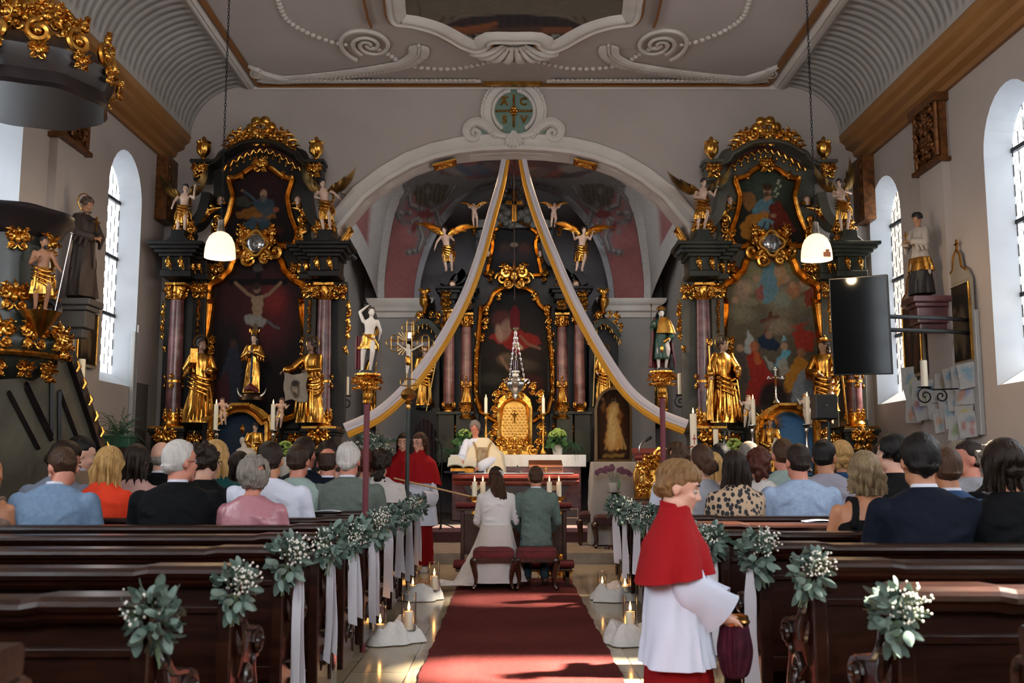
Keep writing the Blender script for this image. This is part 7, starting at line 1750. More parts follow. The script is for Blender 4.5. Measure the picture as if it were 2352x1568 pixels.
def glow(p):
 p.grad(890,1058,'0d0b0b','1b120c');p.blob(1409,985,36,75,'4a2a12',0,.9);p.blob(1409,920,18,18,'3d2a18',0,.8)
 p.poly([(1399,926),(1419,926),(1426,945),(1424,975),(1432,1020),(1420,1034),(1398,1034),(1388,1015),(1396,975),(1392,945)],'c58a45');p.blob(1408,975,10,46,'f4cf8a',3,.9);p.poly([(1392,940),(1384,948),(1380,930),(1386,918),(1390,922),(1390,934)],'7d5026',.9);p.poly([(1424,938),(1432,955),(1424,968),(1416,960)],'8d5a2a',.9)
 for dx in(-20,-10,8,18,26):p.line([(1411,950),(1411+dx,1030)],3.5,'e0b068',.6)
 p.blob(1409,913,6,8,'8a6044',0,.4);p.blob(1409,908,8,7,'2b190f',0,.5);p.line([(1402,912),(1401,924)],2.5,'2b190f');p.line([(1416,912),(1418,924)],2.5,'2b190f');p.blob(1409,919,4,3,'3b2417',0,.5);p.blob(1384,916,3,4,'9a6f50',0,.5)
 p.poly([(1384,1043),(1434,1041),(1432,1049),(1386,1051)],'8a6a34')
panel('canvas',ol,YD-.005,glow,t)
m=MB();m.sweep([(-.01,0),(-.01,.03),(.025,.035),(.03,0)],[W(x,y,YD)for x,y in ol],up=(0,-1,0),closed=True);part('frame',m,mat('dark_gilt_frame','5b4420',.4,.5),t,world=True)
m=MB();m.prism([xz(W(x,y,YD))for x,y in ol],YD+.0,YD+.03);part('backing',m,black(),t,world=True,smooth=False)
zt=pa.z-.012;cxd=(pa.x+pb_.x)/2
t=thing('draped_table','small table hidden under a floor-length white cloth, below the arched picture','table',(cxd,YD+.05,.15));m=MB();m.box(cxd-.29,cxd+.29,YD-.17,YD+.29,zt-.03,zt-.008)
for sx in(-1,1):
 for sy in(-1,1):m.box(cxd+sx*.25-.02,cxd+sx*.25+.02,YD+.06+sy*.19-.02,YD+.06+sy*.19+.02,.15,zt-.03)
part('table_frame',m,MAH,t,world=True,smooth=False)
m=MB();R=[];f=foldfn(7,12,19,.2)
for z,g in((zt,0),(zt-.02,.01),(zt-.3,.03),(zt-.6,.045),(.17,.06)):
 row=[]
 for k in range(96):
  a_=2*PI*k/96;c_,s_=math.cos(a_),math.sin(a_);sq=max(abs(c_),abs(s_));w_=1+(.10*f(a_,z)if z<zt-.1 else 0);row.append((cxd+c_/sq*(.30+g)*w_,YD+.06+s_/sq*(.23+g)*w_,z))
 R.append(row)
m.rings(R);m.f=[q for q in m.f if len(q)<20 or max(m.v[i][2]for i in q)>zt-.001];part('cloth',m,mat('draped_white','a8a09a',.85,bump=.2,bs=10),t,world=True)
YO=13.9;t=thing('orchid','purple orchid in a pot on a slim stand before the draped table','plant',(W(1410,1130,YO).x,YO,.15));p0=W(1410,1130,YO);m=MB();m.lathe([(.14,0),(.13,.03),(.03,.06),(.03,p0.z-.15-.02),(.12,p0.z-.15)],16);part('stand',m,MAH,t);m=MB();m.lathe([(.05,p0.z-.15),(.07,p0.z-.02)],16);part('pot',m,MATS['white_pot'],t);rs=random.Random(2)
m=MB();mf=MB();ml=MB();leafcloud(ml,p0+V((0,0,-.02)),.08,9,4,.2,.035,(1,1,.3))
for tip in((1378,1085),(1392,1080),(1428,1082),(1440,1088),(1405,1076)):
 e=W(tip[0],tip[1],YO);P=spline([p0,p0.lerp(e,.4)+V((0,0,.14)),e+V((0,0,.03)),e+V(((e.x-p0.x)*.3,0,-.03))],5);m.tube(P,.004,5)
 for k in range(6):
  q=V(P[int(len(P)*(.5+.08*k))-1])
  for j in range(5):a_=j*2*PI/5;mf.ell(q+V((.022*math.cos(a_),-.01,.022*math.sin(a_))),(.017,.007,.017),6,4)
part('stems',m,LG,t,world=True);part('blossoms',mf,mat('orchid_purple','55263f',.6,c2='7a4a60',ns=30),t,world=True);part('leaves',ml,LG,t,world=True)
stool('small dark upholstered stool left of the draped table',1362,14.62,.38,(.15,.62),'chancel stools',mat('plum_seat','3a1a1e',.85));stool('small dark upholstered stool touching the draped table',1396,14.1,.36,(.15,.60),'chancel stools',MATS['plum_seat'])
YM=12.75;t=thing('ambo','ornate gilt lectern with scrolled sides right of the aisle','lectern',W(1503,1130,YM));t.location.z=.0;px_=W(1503,1040,YM);zt=px_.z
m=MB();m.lathe([(.26,0),(.25,.05),(.17,.1),(.13,.3),(.18,.55),(.24,.75),(.26,zt-.25),(.2,zt-.12)],24,Matrix.Translation((px_.x,YM,0)),fl=.08,nf=6);part('body',m,gold(),t,world=True)
m=MB()
for k,(dx,y,r)in enumerate(((-24,1075,.12),(-20,1105,.11),(-8,1060,.12),(14,1050,.13),(26,1085,.12),(6,1090,.13),(-26,1125,.1),(18,1118,.1))):spray(m,W(1503+dx,y,YM-.27),r,k,mirror=k%2==0)
cscroll(m,W(1520,1044,YM-.2),.09,PI,1.4,-1,.026,tail=.1);part('scrollwork',m,gold(),t,world=True)
m=MB();m.box(-.25,.22,-.18,.2,-.02,.02,Matrix.Translation((px_.x-.02,YM,zt-.02))@Euler((.35,0,0)).to_matrix().to_4x4());part('book_rest',m,VR2,t,world=True,smooth=False,bevel=.01)
m=MB();e=W(1473,1052,YM);m.tube(spline([e,W(1469,1030,YM),W(1476,1015,YM),W(1486,1010,YM)],5),.012,8);part('gooseneck',m,silver(),t,world=True);m=MB();m.cap(W(1484,1012,YM),W(1494,1005,YM),.016,.022);part('microphone',m,black(),t,world=True)
def bark(root,H,hands):
 m=MB();m.tube(spline([(.06,.10,.02),(.1,.09,.4),(.13,.07,.72),(.05,.06,.98),(-.06,.02,1.04)],5),[.05,.04,.03,.02],8);part('tree_trunk',MBs(m,H),mat('painted_bark','2c2620',.7),root)
 m=MB();m.grid(lambda u,v:(-.17+.09*u,.02+.03*math.sin(u*5),.06+.5*v),8,10);part('red_cloth',MBs(m,H),RED,root,solid=.01)
def saintpole(px,yst,ycap0,ycap1,Y,lab,labp,zbot,**k):
 p=W(px,ycap1,Y);t=thing('procession_pole',labp,'pole',(p.x,Y,zbot),0);h=p.z-zbot;zc=W(px,ycap0,Y).z-zbot
 m=MB();m.tube([(0,0,0),(0,0,h)],.021,14);part('shaft',m,mat('pole_red','56101c',.6),t)
 m=MB();d=zc-h;m.lathe([(.022,0),(.034,.01),(.026,.03),(.034,.05),(.028,d*.35),(.05,d*.55),(.062,d*.75),(.075,d*.9),(.09,d*.94),(.088,d)],20,rotm(loc=(0,0,h)),fl=.05,nf=8)
 for q in range(3):a_=-PI/2+(q-1)*1.1;mm=MB();spray(mm,(0,-.062,h+d*.66),.055,q);m.merge(mm,rotm(0,0,a_+PI/2))
 part('gilt_capital',m,gold(),t)
 statue('pole_statue',lab,px,yst,ycap0-2,Y,base=mat('painted_rock','2b2a29',.8),**k)
saintpole(843,706,858,928,7.05,'painted bare-chested bound saint with gilt loincloth on the red pole','dark red procession pole with gilt capital at the left pews',.02,bare=True,legs=True,robe_z=(.2,.6),sash=False,seed=91,lean=.05,flesh=IV,hair='3a2418',longhair=.4,headrz=.3,headrx=-.1,armL=((-.16,.02,.93),(-.04,0,1.02)),armR=((.16,.05,.64),(.12,.1,.52)),extra=bark)
def roch(root,H,hands):
 staff('staff',mat('staff_wood','2f2418',.6),(-.2,-.12,.32),(-.17,-.10,1.04),.008,'ball')(root,H,hands)
 m=MB();m.rings(rr_loft([(.0,.16,-.02,.05,.04,0),(.12,.16,-.03,.05,.04,0),(.2,.15,-.05,.035,.035,0),(.26,.14,-.07,.03,.03,0)],12));part('dog',MBs(m,H),mat('dark_dog','1d1a19',.7),root,rem=.012,sm=2)
 m=MB();m.cap((.03,-.11,.45),(.10,-.1,.5),.03,.03);m.ell((-.02,-.13,.33),(.03,.02,.06));part('gilt_purse',MBs(m,H),gold(),root)
 f=foldfn(2,6,9);m=MB();m.grid(lambda u,v:((.06+.13*v**.6)*math.cos(-.7*PI+1.05*PI*u)*1.0+.02,(.05+.07*v)*math.sin(-.7*PI+1.05*PI*u)-.012,.84-.26*v),24,8);part('gilt_shoulder_cape',MBs(m,H),gold(),root,solid=.01)
saintpole(1521,708,852,915,7.6,'painted bearded pilgrim saint in green tunic with staff on the red pole','dark red procession pole with gilt capital at the right pews',.09,seed=92,robe=mat('painted_green','1f3a26',.5),robe_z=(.2,.8),legs=True,flesh=IV,hair='17120f',beard=.6,sash=False,cape=RED,headrx=.3,armL=((-.16,-.08,.68),(-.15,-.15,.72)),armR=((.17,-.03,.6),(.12,-.1,.5)),hat=[(.001,.06),(.05,.05),(.075,.02),(.085,.01),(.07,.0),(.001,0)],extra=roch)
for px,yt,yb,lab,ex in((862,800,948,'gilt saint on a dark bracket behind the red pole, left chancel wall',None),(1516,796,946,'gilt bishop with crozier on a bracket by the green altar',staff('crozier',gold(),(-.05,-.2,.3),(.12,-.16,1.02),.01,'crook'))):
 Y=20.3;q=W(px,yb,Y);statue('bracket_saint',lab,px,yt,yb,Y,seed=int(px),headrz=.3,hair='5a4030',extra=ex);t=thing('wall_bracket','dark carved bracket under the gilt saint, %s chancel wall'%('left' if px<1000 else 'right'),'bracket',q);m=MB();m.lathe([(.02,-.32),(.1,-.25),(.16,-.12),(.22,-.06),(.26,-.04),(.26,0)],12);m.box(-.08,.08,0,.32,-.3,-.02);part('corbel',m,DK,t)
YP=9.9;t=thing('processional_cross','gilt processional cross with trefoil ends on a dark green pole at the left pews','cross',W(932,1380,YP));p0=W(931,1385,YP);p0.z=.02;p1=W(938,925,YP);m=MB();m.tube([p0,p1],[.022,.020],12);part('pole',m,mat('pole_green','20302a',.5,c2='141f1b',ns=6),t,world=True)
s=S(YP);m=MB();m.lathe([(.02,-.14),(.028,-.12),(.02,-.09),(.045,-.07),(.02,-.05),(.06,-.03),(.075,0),(.08,.005),(.075,.01),(.06,.05),(.02,.075)],24,Matrix.Translation(W(938,908,YP)));part('gilt_knob',m,mat('brushed_gilt','b98d4e',.35,1),t,world=True)
GB=MATS['brushed_gilt'];m=MB();c=W(939,790,YP);zz_=lambda y:W(939,y,YP).z
m.box(c.x-.024,c.x+.024,YP-.012,YP+.012,zz_(893),zz_(740));m.box(W(895,790,YP).x,W(983,790,YP).x,YP-.012,YP+.012,c.z-.022,c.z+.03);part('cross_bars',m,mat('dark_red_enamel','3a1712',.35),t,world=True,smooth=False)
m=MB()
def oval(x,y,hw,hh):m.tube([W(x+hw*math.copysign(abs(math.cos(q))**.6,math.cos(q)),y+hh*math.copysign(abs(math.sin(q))**.6,math.sin(q)),YP-.015)for q in np.linspace(0,2*PI,25)[:-1]],.006,6,closed=True)
for x,y in((942,753),(906,788),(977,788),(938,878)):oval(x,y,19,8);oval(x,y,8,19)if y<870 else oval(x,y,8,9)
for x0,y0,x1,y1 in((934,893,934,740),(946,893,946,740),(897,783,985,783),(897,796,985,796)):m.tube([W(x0,y0,YP-.014),W(x1,y1,YP-.014)],.005,5)
part('gilt_edging',m,GB,t,world=True)
m=MB()
for sx in(-1,1):
 for sz in(-1,1):
  for k in range(5):a_=.35+k*.22;r0,r1=9,27+(2-abs(k-2))*4;q=[W(940+sx*r*math.cos(a_),789-sz*r*math.sin(a_),YP)for r in(r0,r1)];m.tube(q,[.006,.014],5,flat=.4)
part('gilt_rays',m,GB,t,world=True)
m=MB();h0=W(938,796,YP-.05);m.ell(h0,(.022,.024,.03),12,8);m.cap(W(938,806,YP-.04),W(939,825,YP-.04),.028,.022);m.cap(W(936,806,YP-.04),W(912,788,YP-.02),.012,.008,8);m.cap(W(942,806,YP-.04),W(972,790,YP-.02),.012,.008,8);m.cap(W(935,825,YP-.04),W(934,855,YP-.03),.016,.010,8);m.cap(W(941,825,YP-.04),W(935,857,YP-.035),.016,.010,8);cp_=part('corpus',m,IV,t,world=True,rem=.006,sm=1)
m=MB();m.cap(W(937,822,YP-.045),W(938,833,YP-.045),.028,.03,10);part('gilt_loincloth',m,gold(),cp_,world=True)
m=MB();q=W(941,770,YP-.02);m.box(q.x-.018,q.x+.018,q.y-.006,q.y,q.z-.03,q.z+.03);part('title_plate',m,silver(),t,world=True,smooth=False)
# ================================================================ bouquets, ribbons, candles
EU=mat('eucalyptus_leaf','66796f',.6,c2='4f6259',ns=25);EUD=mat('dark_eucalyptus','394c42',.6,c2='2b3c33',ns=25);BB=mat('baby_breath','d8d5cb',.8);ST=mat('green_stem','56684a',.7)
def make_bouquet(seed,gyp):
 t=thing('bouquet','x','bouquet');rs=random.Random(seed)
 m=MB();leafcloud(m,(0,0,0),.125,64,seed,.085,.026,(1,.8,1.15),1.0);part('eucalyptus',m,EU,t)
 m=MB();leafcloud(m,(0,.02,-.02),.12,44,seed+9,.09,.026,(1,.8,1.2),1.0);part('dark_leaves',m,EUD,t)
 m=MB();ms=MB();c=V((rs.uniform(-.05,.05),-.06,rs.uniform(-.02,.07)))
 for k in range(gyp):d=V((rs.gauss(0,1),rs.gauss(0,1)-.5,rs.gauss(0,1))).normalized()*rs.uniform(.04,.12);m.ell(c+d,rs.uniform(.0045,.0085),6,4);ms.tube([c*.4,c+d],.0011,3,cap=False)
 part('white_blossoms',m,BB,t);part('fine_stems',ms,ST,t)
 m=MB()
 for k in range(7):m.tube([(rs.uniform(-.02,.02),0,-.05),(rs.uniform(-.03,.03),rs.uniform(-.02,.02),rs.uniform(-.2,-.26))],.0035,5)
 part('stems',m,ST,t);return t
protos=[make_bouquet(k,g)for k,g in((1,26),(2,110),(3,70),(4,90))]
used_=set();SAT=mat('white_satin','cfccd2',.35,bump=.2,bs=9,bd=.02)
for sg,rows,nm,i0 in((-1,ROWL,'left',1),(1,ROWR,'right',1)):
 for i,y in enumerate(rows):
  if i<i0:continue
  k=(0 if i==1 and sg<0 else 1 if i<3 else i%3+1);rs=random.Random(i*7+sg);o=protos[k];loc=(sg*(1.045-.05*(i>3)),y-.10,.885+rs.uniform(-.02,.02));lab='eucalyptus bouquet with white blossoms tied to the %s pew end from the back, %s block'%(ORD[i],nm)
  if k not in used_:used_.add(k);o.location=loc;c=o
  else:c=copy_tree(o);c.location=loc
  c.rotation_euler=(rs.uniform(-.2,.2),rs.uniform(-.3,.3)+sg*.12,rs.uniform(-.5,.5));c.scale=(.56 if i<3 else.66,)*3;c['label']=lab;c['group']='pew end bouquets'
  if i>2:
   m=MB();w=.031;L=.60-.06*(i%3);ph=i*1.3
   for q in(0,1):
    m.grid(lambda u,v,q=q:(sg*(-.012-.012*q)+.012*math.sin(v*5+ph)*v+.008*q*v,(2*u-1)*w*(.45+.55*min(1,v*5))*(1-.25*q)-.012*q-.02*v*q+.01*math.sin(v*4+ph+q),-L*v*(1-.08*q)+.012*u*(v>.95)),4,24)
   solo('ribbon',m,SAT,'white satin ribbon hanging from the %s pew end from the back, %s block'%(ORD[i],nm),'ribbon','satin ribbons on the pew ends',solid=.0015).matrix_world=Matrix.Translation((sg*1.02,y-.06,.83))@Matrix.Rotation(rs.uniform(.7,1.2),4,'Z')
def thin_glass():
 m=mat('clear_glass','ffffff',.02)
 n,l=m.node_tree.nodes,m.node_tree.links
 if 'Mix Shader' in n:return m
 tr=n.new('ShaderNodeBsdfTransparent');tr.inputs[0].default_value=(.95,.96,.96,1);gl=n.new('ShaderNodeBsdfGlossy');gl.inputs['Roughness'].default_value=.03;lw=n.new('ShaderNodeLayerWeight');lw.inputs[0].default_value=.38;mx=n.new('ShaderNodeMixShader')
 l.new(lw.outputs['Facing'],mx.inputs[0]);l.new(tr.outputs[0],mx.inputs[1]);l.new(gl.outputs[0],mx.inputs[2]);l.new(mx.outputs[0],n['Material Output'].inputs[0]);return m
TU=mat('white_tulle','d4d0cb',.9,bump=.6,bs=14,bd=.03)
def cluster(px,py,where,seed,sp=((-.16,.06,.27,.16),(-.05,-.10,.19,.05),(.15,-.02,.27,.13))):
 p=WZ(px,py,0);rs=random.Random(seed);m=MB();fs=[rs.uniform(0,6)for _ in range(4)]
 def g(u,v):
  a=2*PI*u;r=.245*v*(1+.12*math.sin(3*a+fs[0])+.07*math.sin(7*a+fs[1]+v*3));x_,y_=r*math.cos(a),r*math.sin(a);h=(.075+.05*math.exp(-((v-.72)/.16)**2)*(1.1+.8*math.sin(3*a+fs[1]))+.05*noise.noise((x_*9,y_*9,seed))+.03*noise.noise((x_*25,y_*25,seed)))*(1-v**7)**.5
  return(r*math.cos(a),r*.8*math.sin(a),max(.004,h)if v<.99 else.004)
 m.grid(g,72,20,cu=True);solo('tulle_wrap',m,TU,'white tulle bunched around the candles '+where,'fabric','tulle around the floor candles',solid=.004).location=(p.x,p.y,0.002)
 for k,(dx,dy,H,h)in enumerate(sp):
  c=V((p.x+dx,p.y+dy,.085));r=.055 if H>.22 else.045;nm=('left','front','right')[k]
  t=thing('glass_cylinder','clear glass cylinder on tulle, %s of the three %s'%(nm,where),'candle glass',c,0,'glass cylinders on the floor');mm=MB();mm.lathe([(r*.96,0),(r,.01),(r,H)],28,cap=False);part('wall',mm,thin_glass(),t);mm=MB();mm.lathe([(.001,.002),(r,.002),(r,.008),(.001,.008)],28);part('foot',mm,thin_glass(),t);mm=MB();mm.tube([(r*math.cos(a),r*math.sin(a),H)for a in np.linspace(0,2*PI,29)[:-1]],.0025,6,closed=True);part('rim',mm,thin_glass(),t)
  candle(c+V((0,0,.01)),h,.033,'lit cream candle in the %s glass %s'%(nm,where),'floor candles')
cluster(892,1474,'by the left pews, nearer group',1);cluster(962,1376,'by the left pews, farther group',2)
cluster(1412,1378,'by the right pews, farther group',3,((-.12,-.02,.19,.06),(.09,-.10,.18,.05),(.11,.08,.29,.14)));cluster(1458,1476,'by the right pews, nearer group',4,((-.03,0,.26,.13),(.1,-.12,.19,.05),(.18,.05,.27,.15)))
for px,py,lb in((742,1600,'empty tall glass cylinder on the floor by the left pews, nearest'),(1650,1602,'tall glass cylinder by the boy, nearest on the right')):
 c=WZ(px,py,0);mm=MB();mm.lathe([(.07,0.002),(.074,.01),(.074,.27)],28,cap=False);mm.tube([(.074*math.cos(a),.074*math.sin(a),.27)for a in np.linspace(0,2*PI,29)[:-1]],.003,6,closed=True);solo('glass_cylinder',mm,thin_glass(),lb,'candle glass','glass cylinders on the floor').location=c
SWW,SWY=mat('swag_white','cfc8cc',.7,bump=.2,bs=4),mat('swag_yellow','d99a2a',.65,bump=.2,bs=4)
for nm,pts,sg in(('left',[(1157,366,13.95),(1146,420,13.8),(1126,490,13.7),(1098,590,13.55),(1062,685,13.4),(1008,785,13.2),(938,880,13.0),(868,945,12.85),(792,982,12.75)],-1),('right',[(1204,366,13.95),(1216,420,13.8),(1240,495,13.7),(1278,590,13.55),(1322,690,13.4),(1382,800,13.2),(1445,893,13.0),(1510,945,12.85),(1578,974,12.75)],1)):
 t=thing('fabric_swag','long white and yellow cloth swag hanging from the arch top down to the %s'%nm,'swag',W(*pts[0]));P=[W(*p)for p in spline(pts,6)];n=len(P)
 for part_nm,o0,o1,mm_ in(('white_cloth',-.048,.055,SWW),('yellow_cloth',.048,.115,SWY)):
  m=MB();R=[]
  for i,p in enumerate(P):
   tg=(P[min(i+1,n-1)]-P[max(i-1,0)]).normalized();nn=V((tg.z,0,-tg.x))*-sg;nn=nn if nn.z<0 or abs(nn.z)<.02 else-nn;nn=V((-sg*abs(nn.x),0,-abs(nn.z)));k=.8+.5*i/n
   row=[]
   for j in range(9):
    f=j/8;row.append(p+nn*((o0+(o1-o0)*f)*k)+V((0,-.03*math.sin(PI*f)+.006*math.sin(j*2.4+i*.15),0)))
   R.append([tuple(q)for q in row]+[tuple(q+V((0,.02,0)))for q in row[::-1]])
  m.rings(R);part(part_nm,m,mm_,t,world=True)
OP=mat('opal_shade','f0dcb8',.4,emit=1.5,ecol='ffd6a0');BR=mat('brushed_steel','8a7f74',.3,.9)
for px,yb,nm,brk in((505,592,'left',0),(1876,597,'right',1)):
 Y=10.0;p=W(px,yb,Y);t=thing('pendant_lamp','opal glass pendant lamp on a long chain, %s side of the nave'%nm,'lamp',p);r=35.5*S(Y)
 m=MB();m.lathe([(r,0),(r*1.0,.02),(r*.99,.05),(r*.96,.10),(r*.88,.16),(r*.72,.215),(r*.5,.25),(r*.25,.27)],36,cap=False);part('shade',m,OP,t,solid=.006)
 m=MB();m.ell((0,0,.1),(.045,.045,.06));part('bulb',m,mat('bulb_glow','ffe2b0',.4,emit=10,ecol='ffd9a0'),t)
 m=MB();m.lathe([(.03,.25),(.042,.26),(.042,.30),(.032,.32),(.032,.39),(.012,.41)],18);part('socket',m,BR,t)
 m=MB();z=.40;k=0;top=ZC-p.z
 while z<top:
  a=(k%2)*PI/2;m.tube([(.010*math.cos(q)*math.cos(a)+.10*0,.010*math.cos(q)*math.sin(a),z+.022+.026*math.sin(q))for q in np.linspace(0,2*PI,9)[:-1]],.0034,4,closed=True);z+=.040;k+=1
 part('chain',m,iron(),t)
 if brk:m=MB();m.box(.02,.09,-r-.01,-r*.8,0,.05);m.box(.045,.075,-r-.02,-r*.9,.05,.075);part('shade_clip',m,mat('orange_tab','a05a2c',.5),t,smooth=False)
 L=bpy.data.lights.new('lamp_bulb','POINT');L.energy=40;L.color=(1,.72,.42);L.shadow_soft_size=.05;o=bpy.data.objects.new('lamp_bulb',L);COL.objects.link(o);o.location=p+V((0,0,-.06))
def spot(name,label,p,tgt,e,size=1.2,vis=True):
 t=thing(name,label,'spotlight',p);d=(V(tgt)-V(p)).normalized();q=d.to_track_quat('-Z','Y').to_matrix().to_4x4();m=MB();m.lathe([(.02,.10),(.032,.09),(.032,-.02),(.027,-.02),(.027,.0),(.001,.0)],16,q);part('housing',m,black(),t);m=MB();m.lathe([(.001,-.012),(.026,-.012)],16,q,cap=False);part('lens',m,mat('spot_glow','ffd9a8',.3,emit=6),t)
 L=bpy.data.lights.new('spot','SPOT');L.energy=e;L.color=(1,.66,.34);L.spot_size=size;L.spot_blend=.6;L.shadow_soft_size=.04;o=bpy.data.objects.new('spot',L);COL.objects.link(o);o.location=V(p)+d*.06;o.rotation_euler=d.to_track_quat('-Z','Y').to_euler()
spot('spotlight','small spotlight on the inner cornice of the dark altar',W(814,592,12.75),(0.3,19,2.2),260,.7);spot('spotlight','small black spotlight on the inner cornice of the green altar',W(1561,580,12.75),(-.3,19,2.2),260,.7)
spot('spotlight','spotlight hidden behind the arch crown, left',(-.5,14.4,6.2),(-.9,13.3,3.6),320,1.6);spot('spotlight','spotlight hidden behind the arch crown, right',(.45,14.4,6.2),(.7,13.3,3.6),520,1.6);spot('spotlight','spotlight hidden behind the arch, aimed at the tabernacle',(.0,14.3,6.1),(0,18.3,1.7),420,.5)
c0,c1,c2=W(1914,862,10.55),W(2050,859,10.2),W(1914,641,10.55);ux=(c1-c0);uz=V((0,0,1));w,h=ux.length,(c2-c0).length;ux.normalize();uy=uz.cross(ux);R4=Matrix((ux,uy,uz)).transposed().to_4x4();R4.translation=c0;R4=R4@Euler((.03,-.0,0)).to_matrix().to_4x4()
t=thing('wall_screen','large black upright flat screen on a swivel arm before the green altar','screen',c0);m=MB();m.box(0,w,0,.045,0,h,R4);part('casing',m,black(),t,world=True,smooth=False,bevel=.006);m=MB();m.box(.012,w-.012,-.003,.001,.012,h-.012,R4);part('display',m,mat('black_screen_glass','020305',.09,spec=.12),t,world=True,smooth=False)
m=MB();e=R4@V((w*.8,.05,h*.52));q=WX(2076,752,4.78)
for dz in(-.07,.07):m.tube([e+V((0,0,dz)),V((4.5,e.y+.12,e.z+dz)),V((4.9,e.y+.3,e.z+dz))],.022,8)
m.box(-.02,.25,.045,.08,h*.4,h*.64,R4@Matrix.Translation((w*.55,0,0)));part('swivel_arm',m,black(),t,world=True)
Y=11.3;p=W(1906,1040,Y);z1=W(1898,964,Y).z;t=thing('loudspeaker_stand','black pole stand holding the loudspeaker in front of the green altar','stand',(p.x,Y,.0905));m=MB();m.tube([(0,0,.0),(0,0,z1-.0905)],.018,10);part('pole',m,black(),t)
for k in range(3):a=k*2*PI/3;m=MB();m.tube([(0,0,.6),(.35*math.cos(a),.35*math.sin(a),0)],.012,6);part('leg',m,black(),t)
t=thing('loudspeaker','dark boxy loudspeaker on a pole stand in front of the green altar','speaker',(p.x,Y,z1));hh=W(0,906,Y).z-z1;m=MB();m.box(-.17,.08,-.1,.12,0.002,hh);part('cabinet',m,mat('speaker_black','14181d',.5),t,smooth=False,bevel=.02);m=MB();m.box(-.155,.065,-.108,-.1,.02,hh-.02);part('grille',m,mat('speaker_grille','0c1016',.6,bump=.4,bs=400),t,smooth=False);m=MB();m.box(-.06,-.03,-.112,-.108,hh*.55,hh*.57);part('badge',m,silver(),t,smooth=False)
t=candle(W(1594,1045,12.2),W(0,950,12.2).z-W(0,1045,12.2).z,.042,'tall white Easter candle with coloured cross, in front of the green altar');h=W(0,950,12.2).z-W(0,1045,12.2).z
m=MB();m.box(-.005,.005,-.047,-.042,h*.25,h*.5);m.box(-.02,.02,-.047,-.042,h*.38,h*.41);m.tube([(.046*math.cos(a),.046*math.sin(a),h*.2+.008*math.sin(5*a))for a in np.linspace(0,2*PI,31)[:-1]],.007,6,closed=True);part('wax_cross',m,mat('wax_red','a02c1e',.5),t);q=W(1594,1045,12.2);m=MB();m.lathe([(.16,0),(.15,.03),(.04,.08),(.03,.4),(.05,.5),(.03,.6),(.03,q.z-.15),(.06,q.z-.1),(.06,q.z-.0915)],18);solo('candle_stand',m,GO,'gilt floor stand under the tall Easter candle','candle stand').location=(q.x,12.2,.0905)
zt=zrow(1095,12.3)+.0;q=W(1645,1040,12.32);q.z=zt+.002;candle(q,W(0,986,12.32).z-zt,.032,'short decorated candle beside the glass vase on the green altar',lit=False)
q=W(1671,1040,12.34);q.z=zt;t=thing('vase','clear glass vase on the green altar beside the short candle','vase',q);hv=W(0,990,12.34).z-zt;m=MB();m.lathe([(.03,0),(.04,hv*.1),(.045,hv*.4),(.055,hv*.7),(.035,hv*.9),(.045,hv)],20,cap=False);part('glass',m,thin_glass(),t)
for px,py,lb,Yq in((1687,1024,'pale green hydrangea bloom standing on the green altar',12.3),(655,1030,'bright green leaves on the dark altar behind the mint shirt',12.3)):
 q=W(px,py,Yq);t=thing('potted_plant',lb,'plant',(q.x,Yq,zt));m=MB();m.lathe([(.06,0),(.07,.02),(.08,q.z-zt-.1)],16);part('pot',m,MATS['white_pot'],t);m=MB();rs=random.Random(px)
 for k in range(80):d=V((rs.gauss(0,1),rs.gauss(0,1),rs.gauss(0,1))).normalized();m.ell(V((0,0,q.z-zt))+d*.085,(.02,.02,.016),6,4)
 part('bloom',m,HYD,t)
q=W(850,1030,12.9);t=thing('flower_arrangement','large eucalyptus and white blossom arrangement on a stand at the left chancel step','flowers',(q.x,12.9,.0));z=q.z;m=MB();m.lathe([(.15,0),(.14,.04),(.03,.08),(.03,z-.25),(.11,z-.2),(.12,z-.12)],18);part('stand',m,iron(),t);m=MB();leafcloud(m,(0,0,z),.3,150,5,.12,.03,(1,.7,.55),1);part('eucalyptus',m,EU,t);m=MB();rs=random.Random(5)
for k in range(170):m.ell((rs.gauss(0,.12),rs.gauss(-.08,.06),z+rs.gauss(.03,.06)),rs.uniform(.007,.013),6,4)
part('white_blossoms',m,BB,t)
def habit(root,H,hands):
 m=MB();m.rings(rr_loft([(.77,0,.02,.11,.085,0),(.80,0,.03,.10,.08,.02),(.83,0,.03,.07,.065,0),(.85,0,.03,.05,.05,0)],24));m.tube([(.02,-.115,.58),(.03,-.12,.3)],.008,6);part('hood',MBs(m,H),root.children[1].data.materials[0],root);m=MB();m.box(-.006,.006,-.15,-.14,.66,.80);m.box(-.04,.04,-.15,-.14,.74,.755);part('crucifix',MBs(m,H),DG,root)
def place_wall(name,lab,px,yt,yb,X,**k):
 statue(name,lab,px,yt,yb,0,X=X,cat='statue',**k)
place_wall('wall_statue','brown-robed bearded monk statue with wire halo on a left wall bracket',186,447,688,-4.58,robe=mat('monk_brown','2c1c14',.7,c2='1f130e'),seed=101,rz=PI*.38,headrz=.15,headrx=.45,beard=1,hair='4a3a30',sash=False,flesh=mat('warm_flesh','9a6a4c',.5),halo=True,armL=((-.15,-.05,.62),(-.03,-.16,.58)),armR=((.15,-.05,.62),(.03,-.16,.6)),extra=habit)
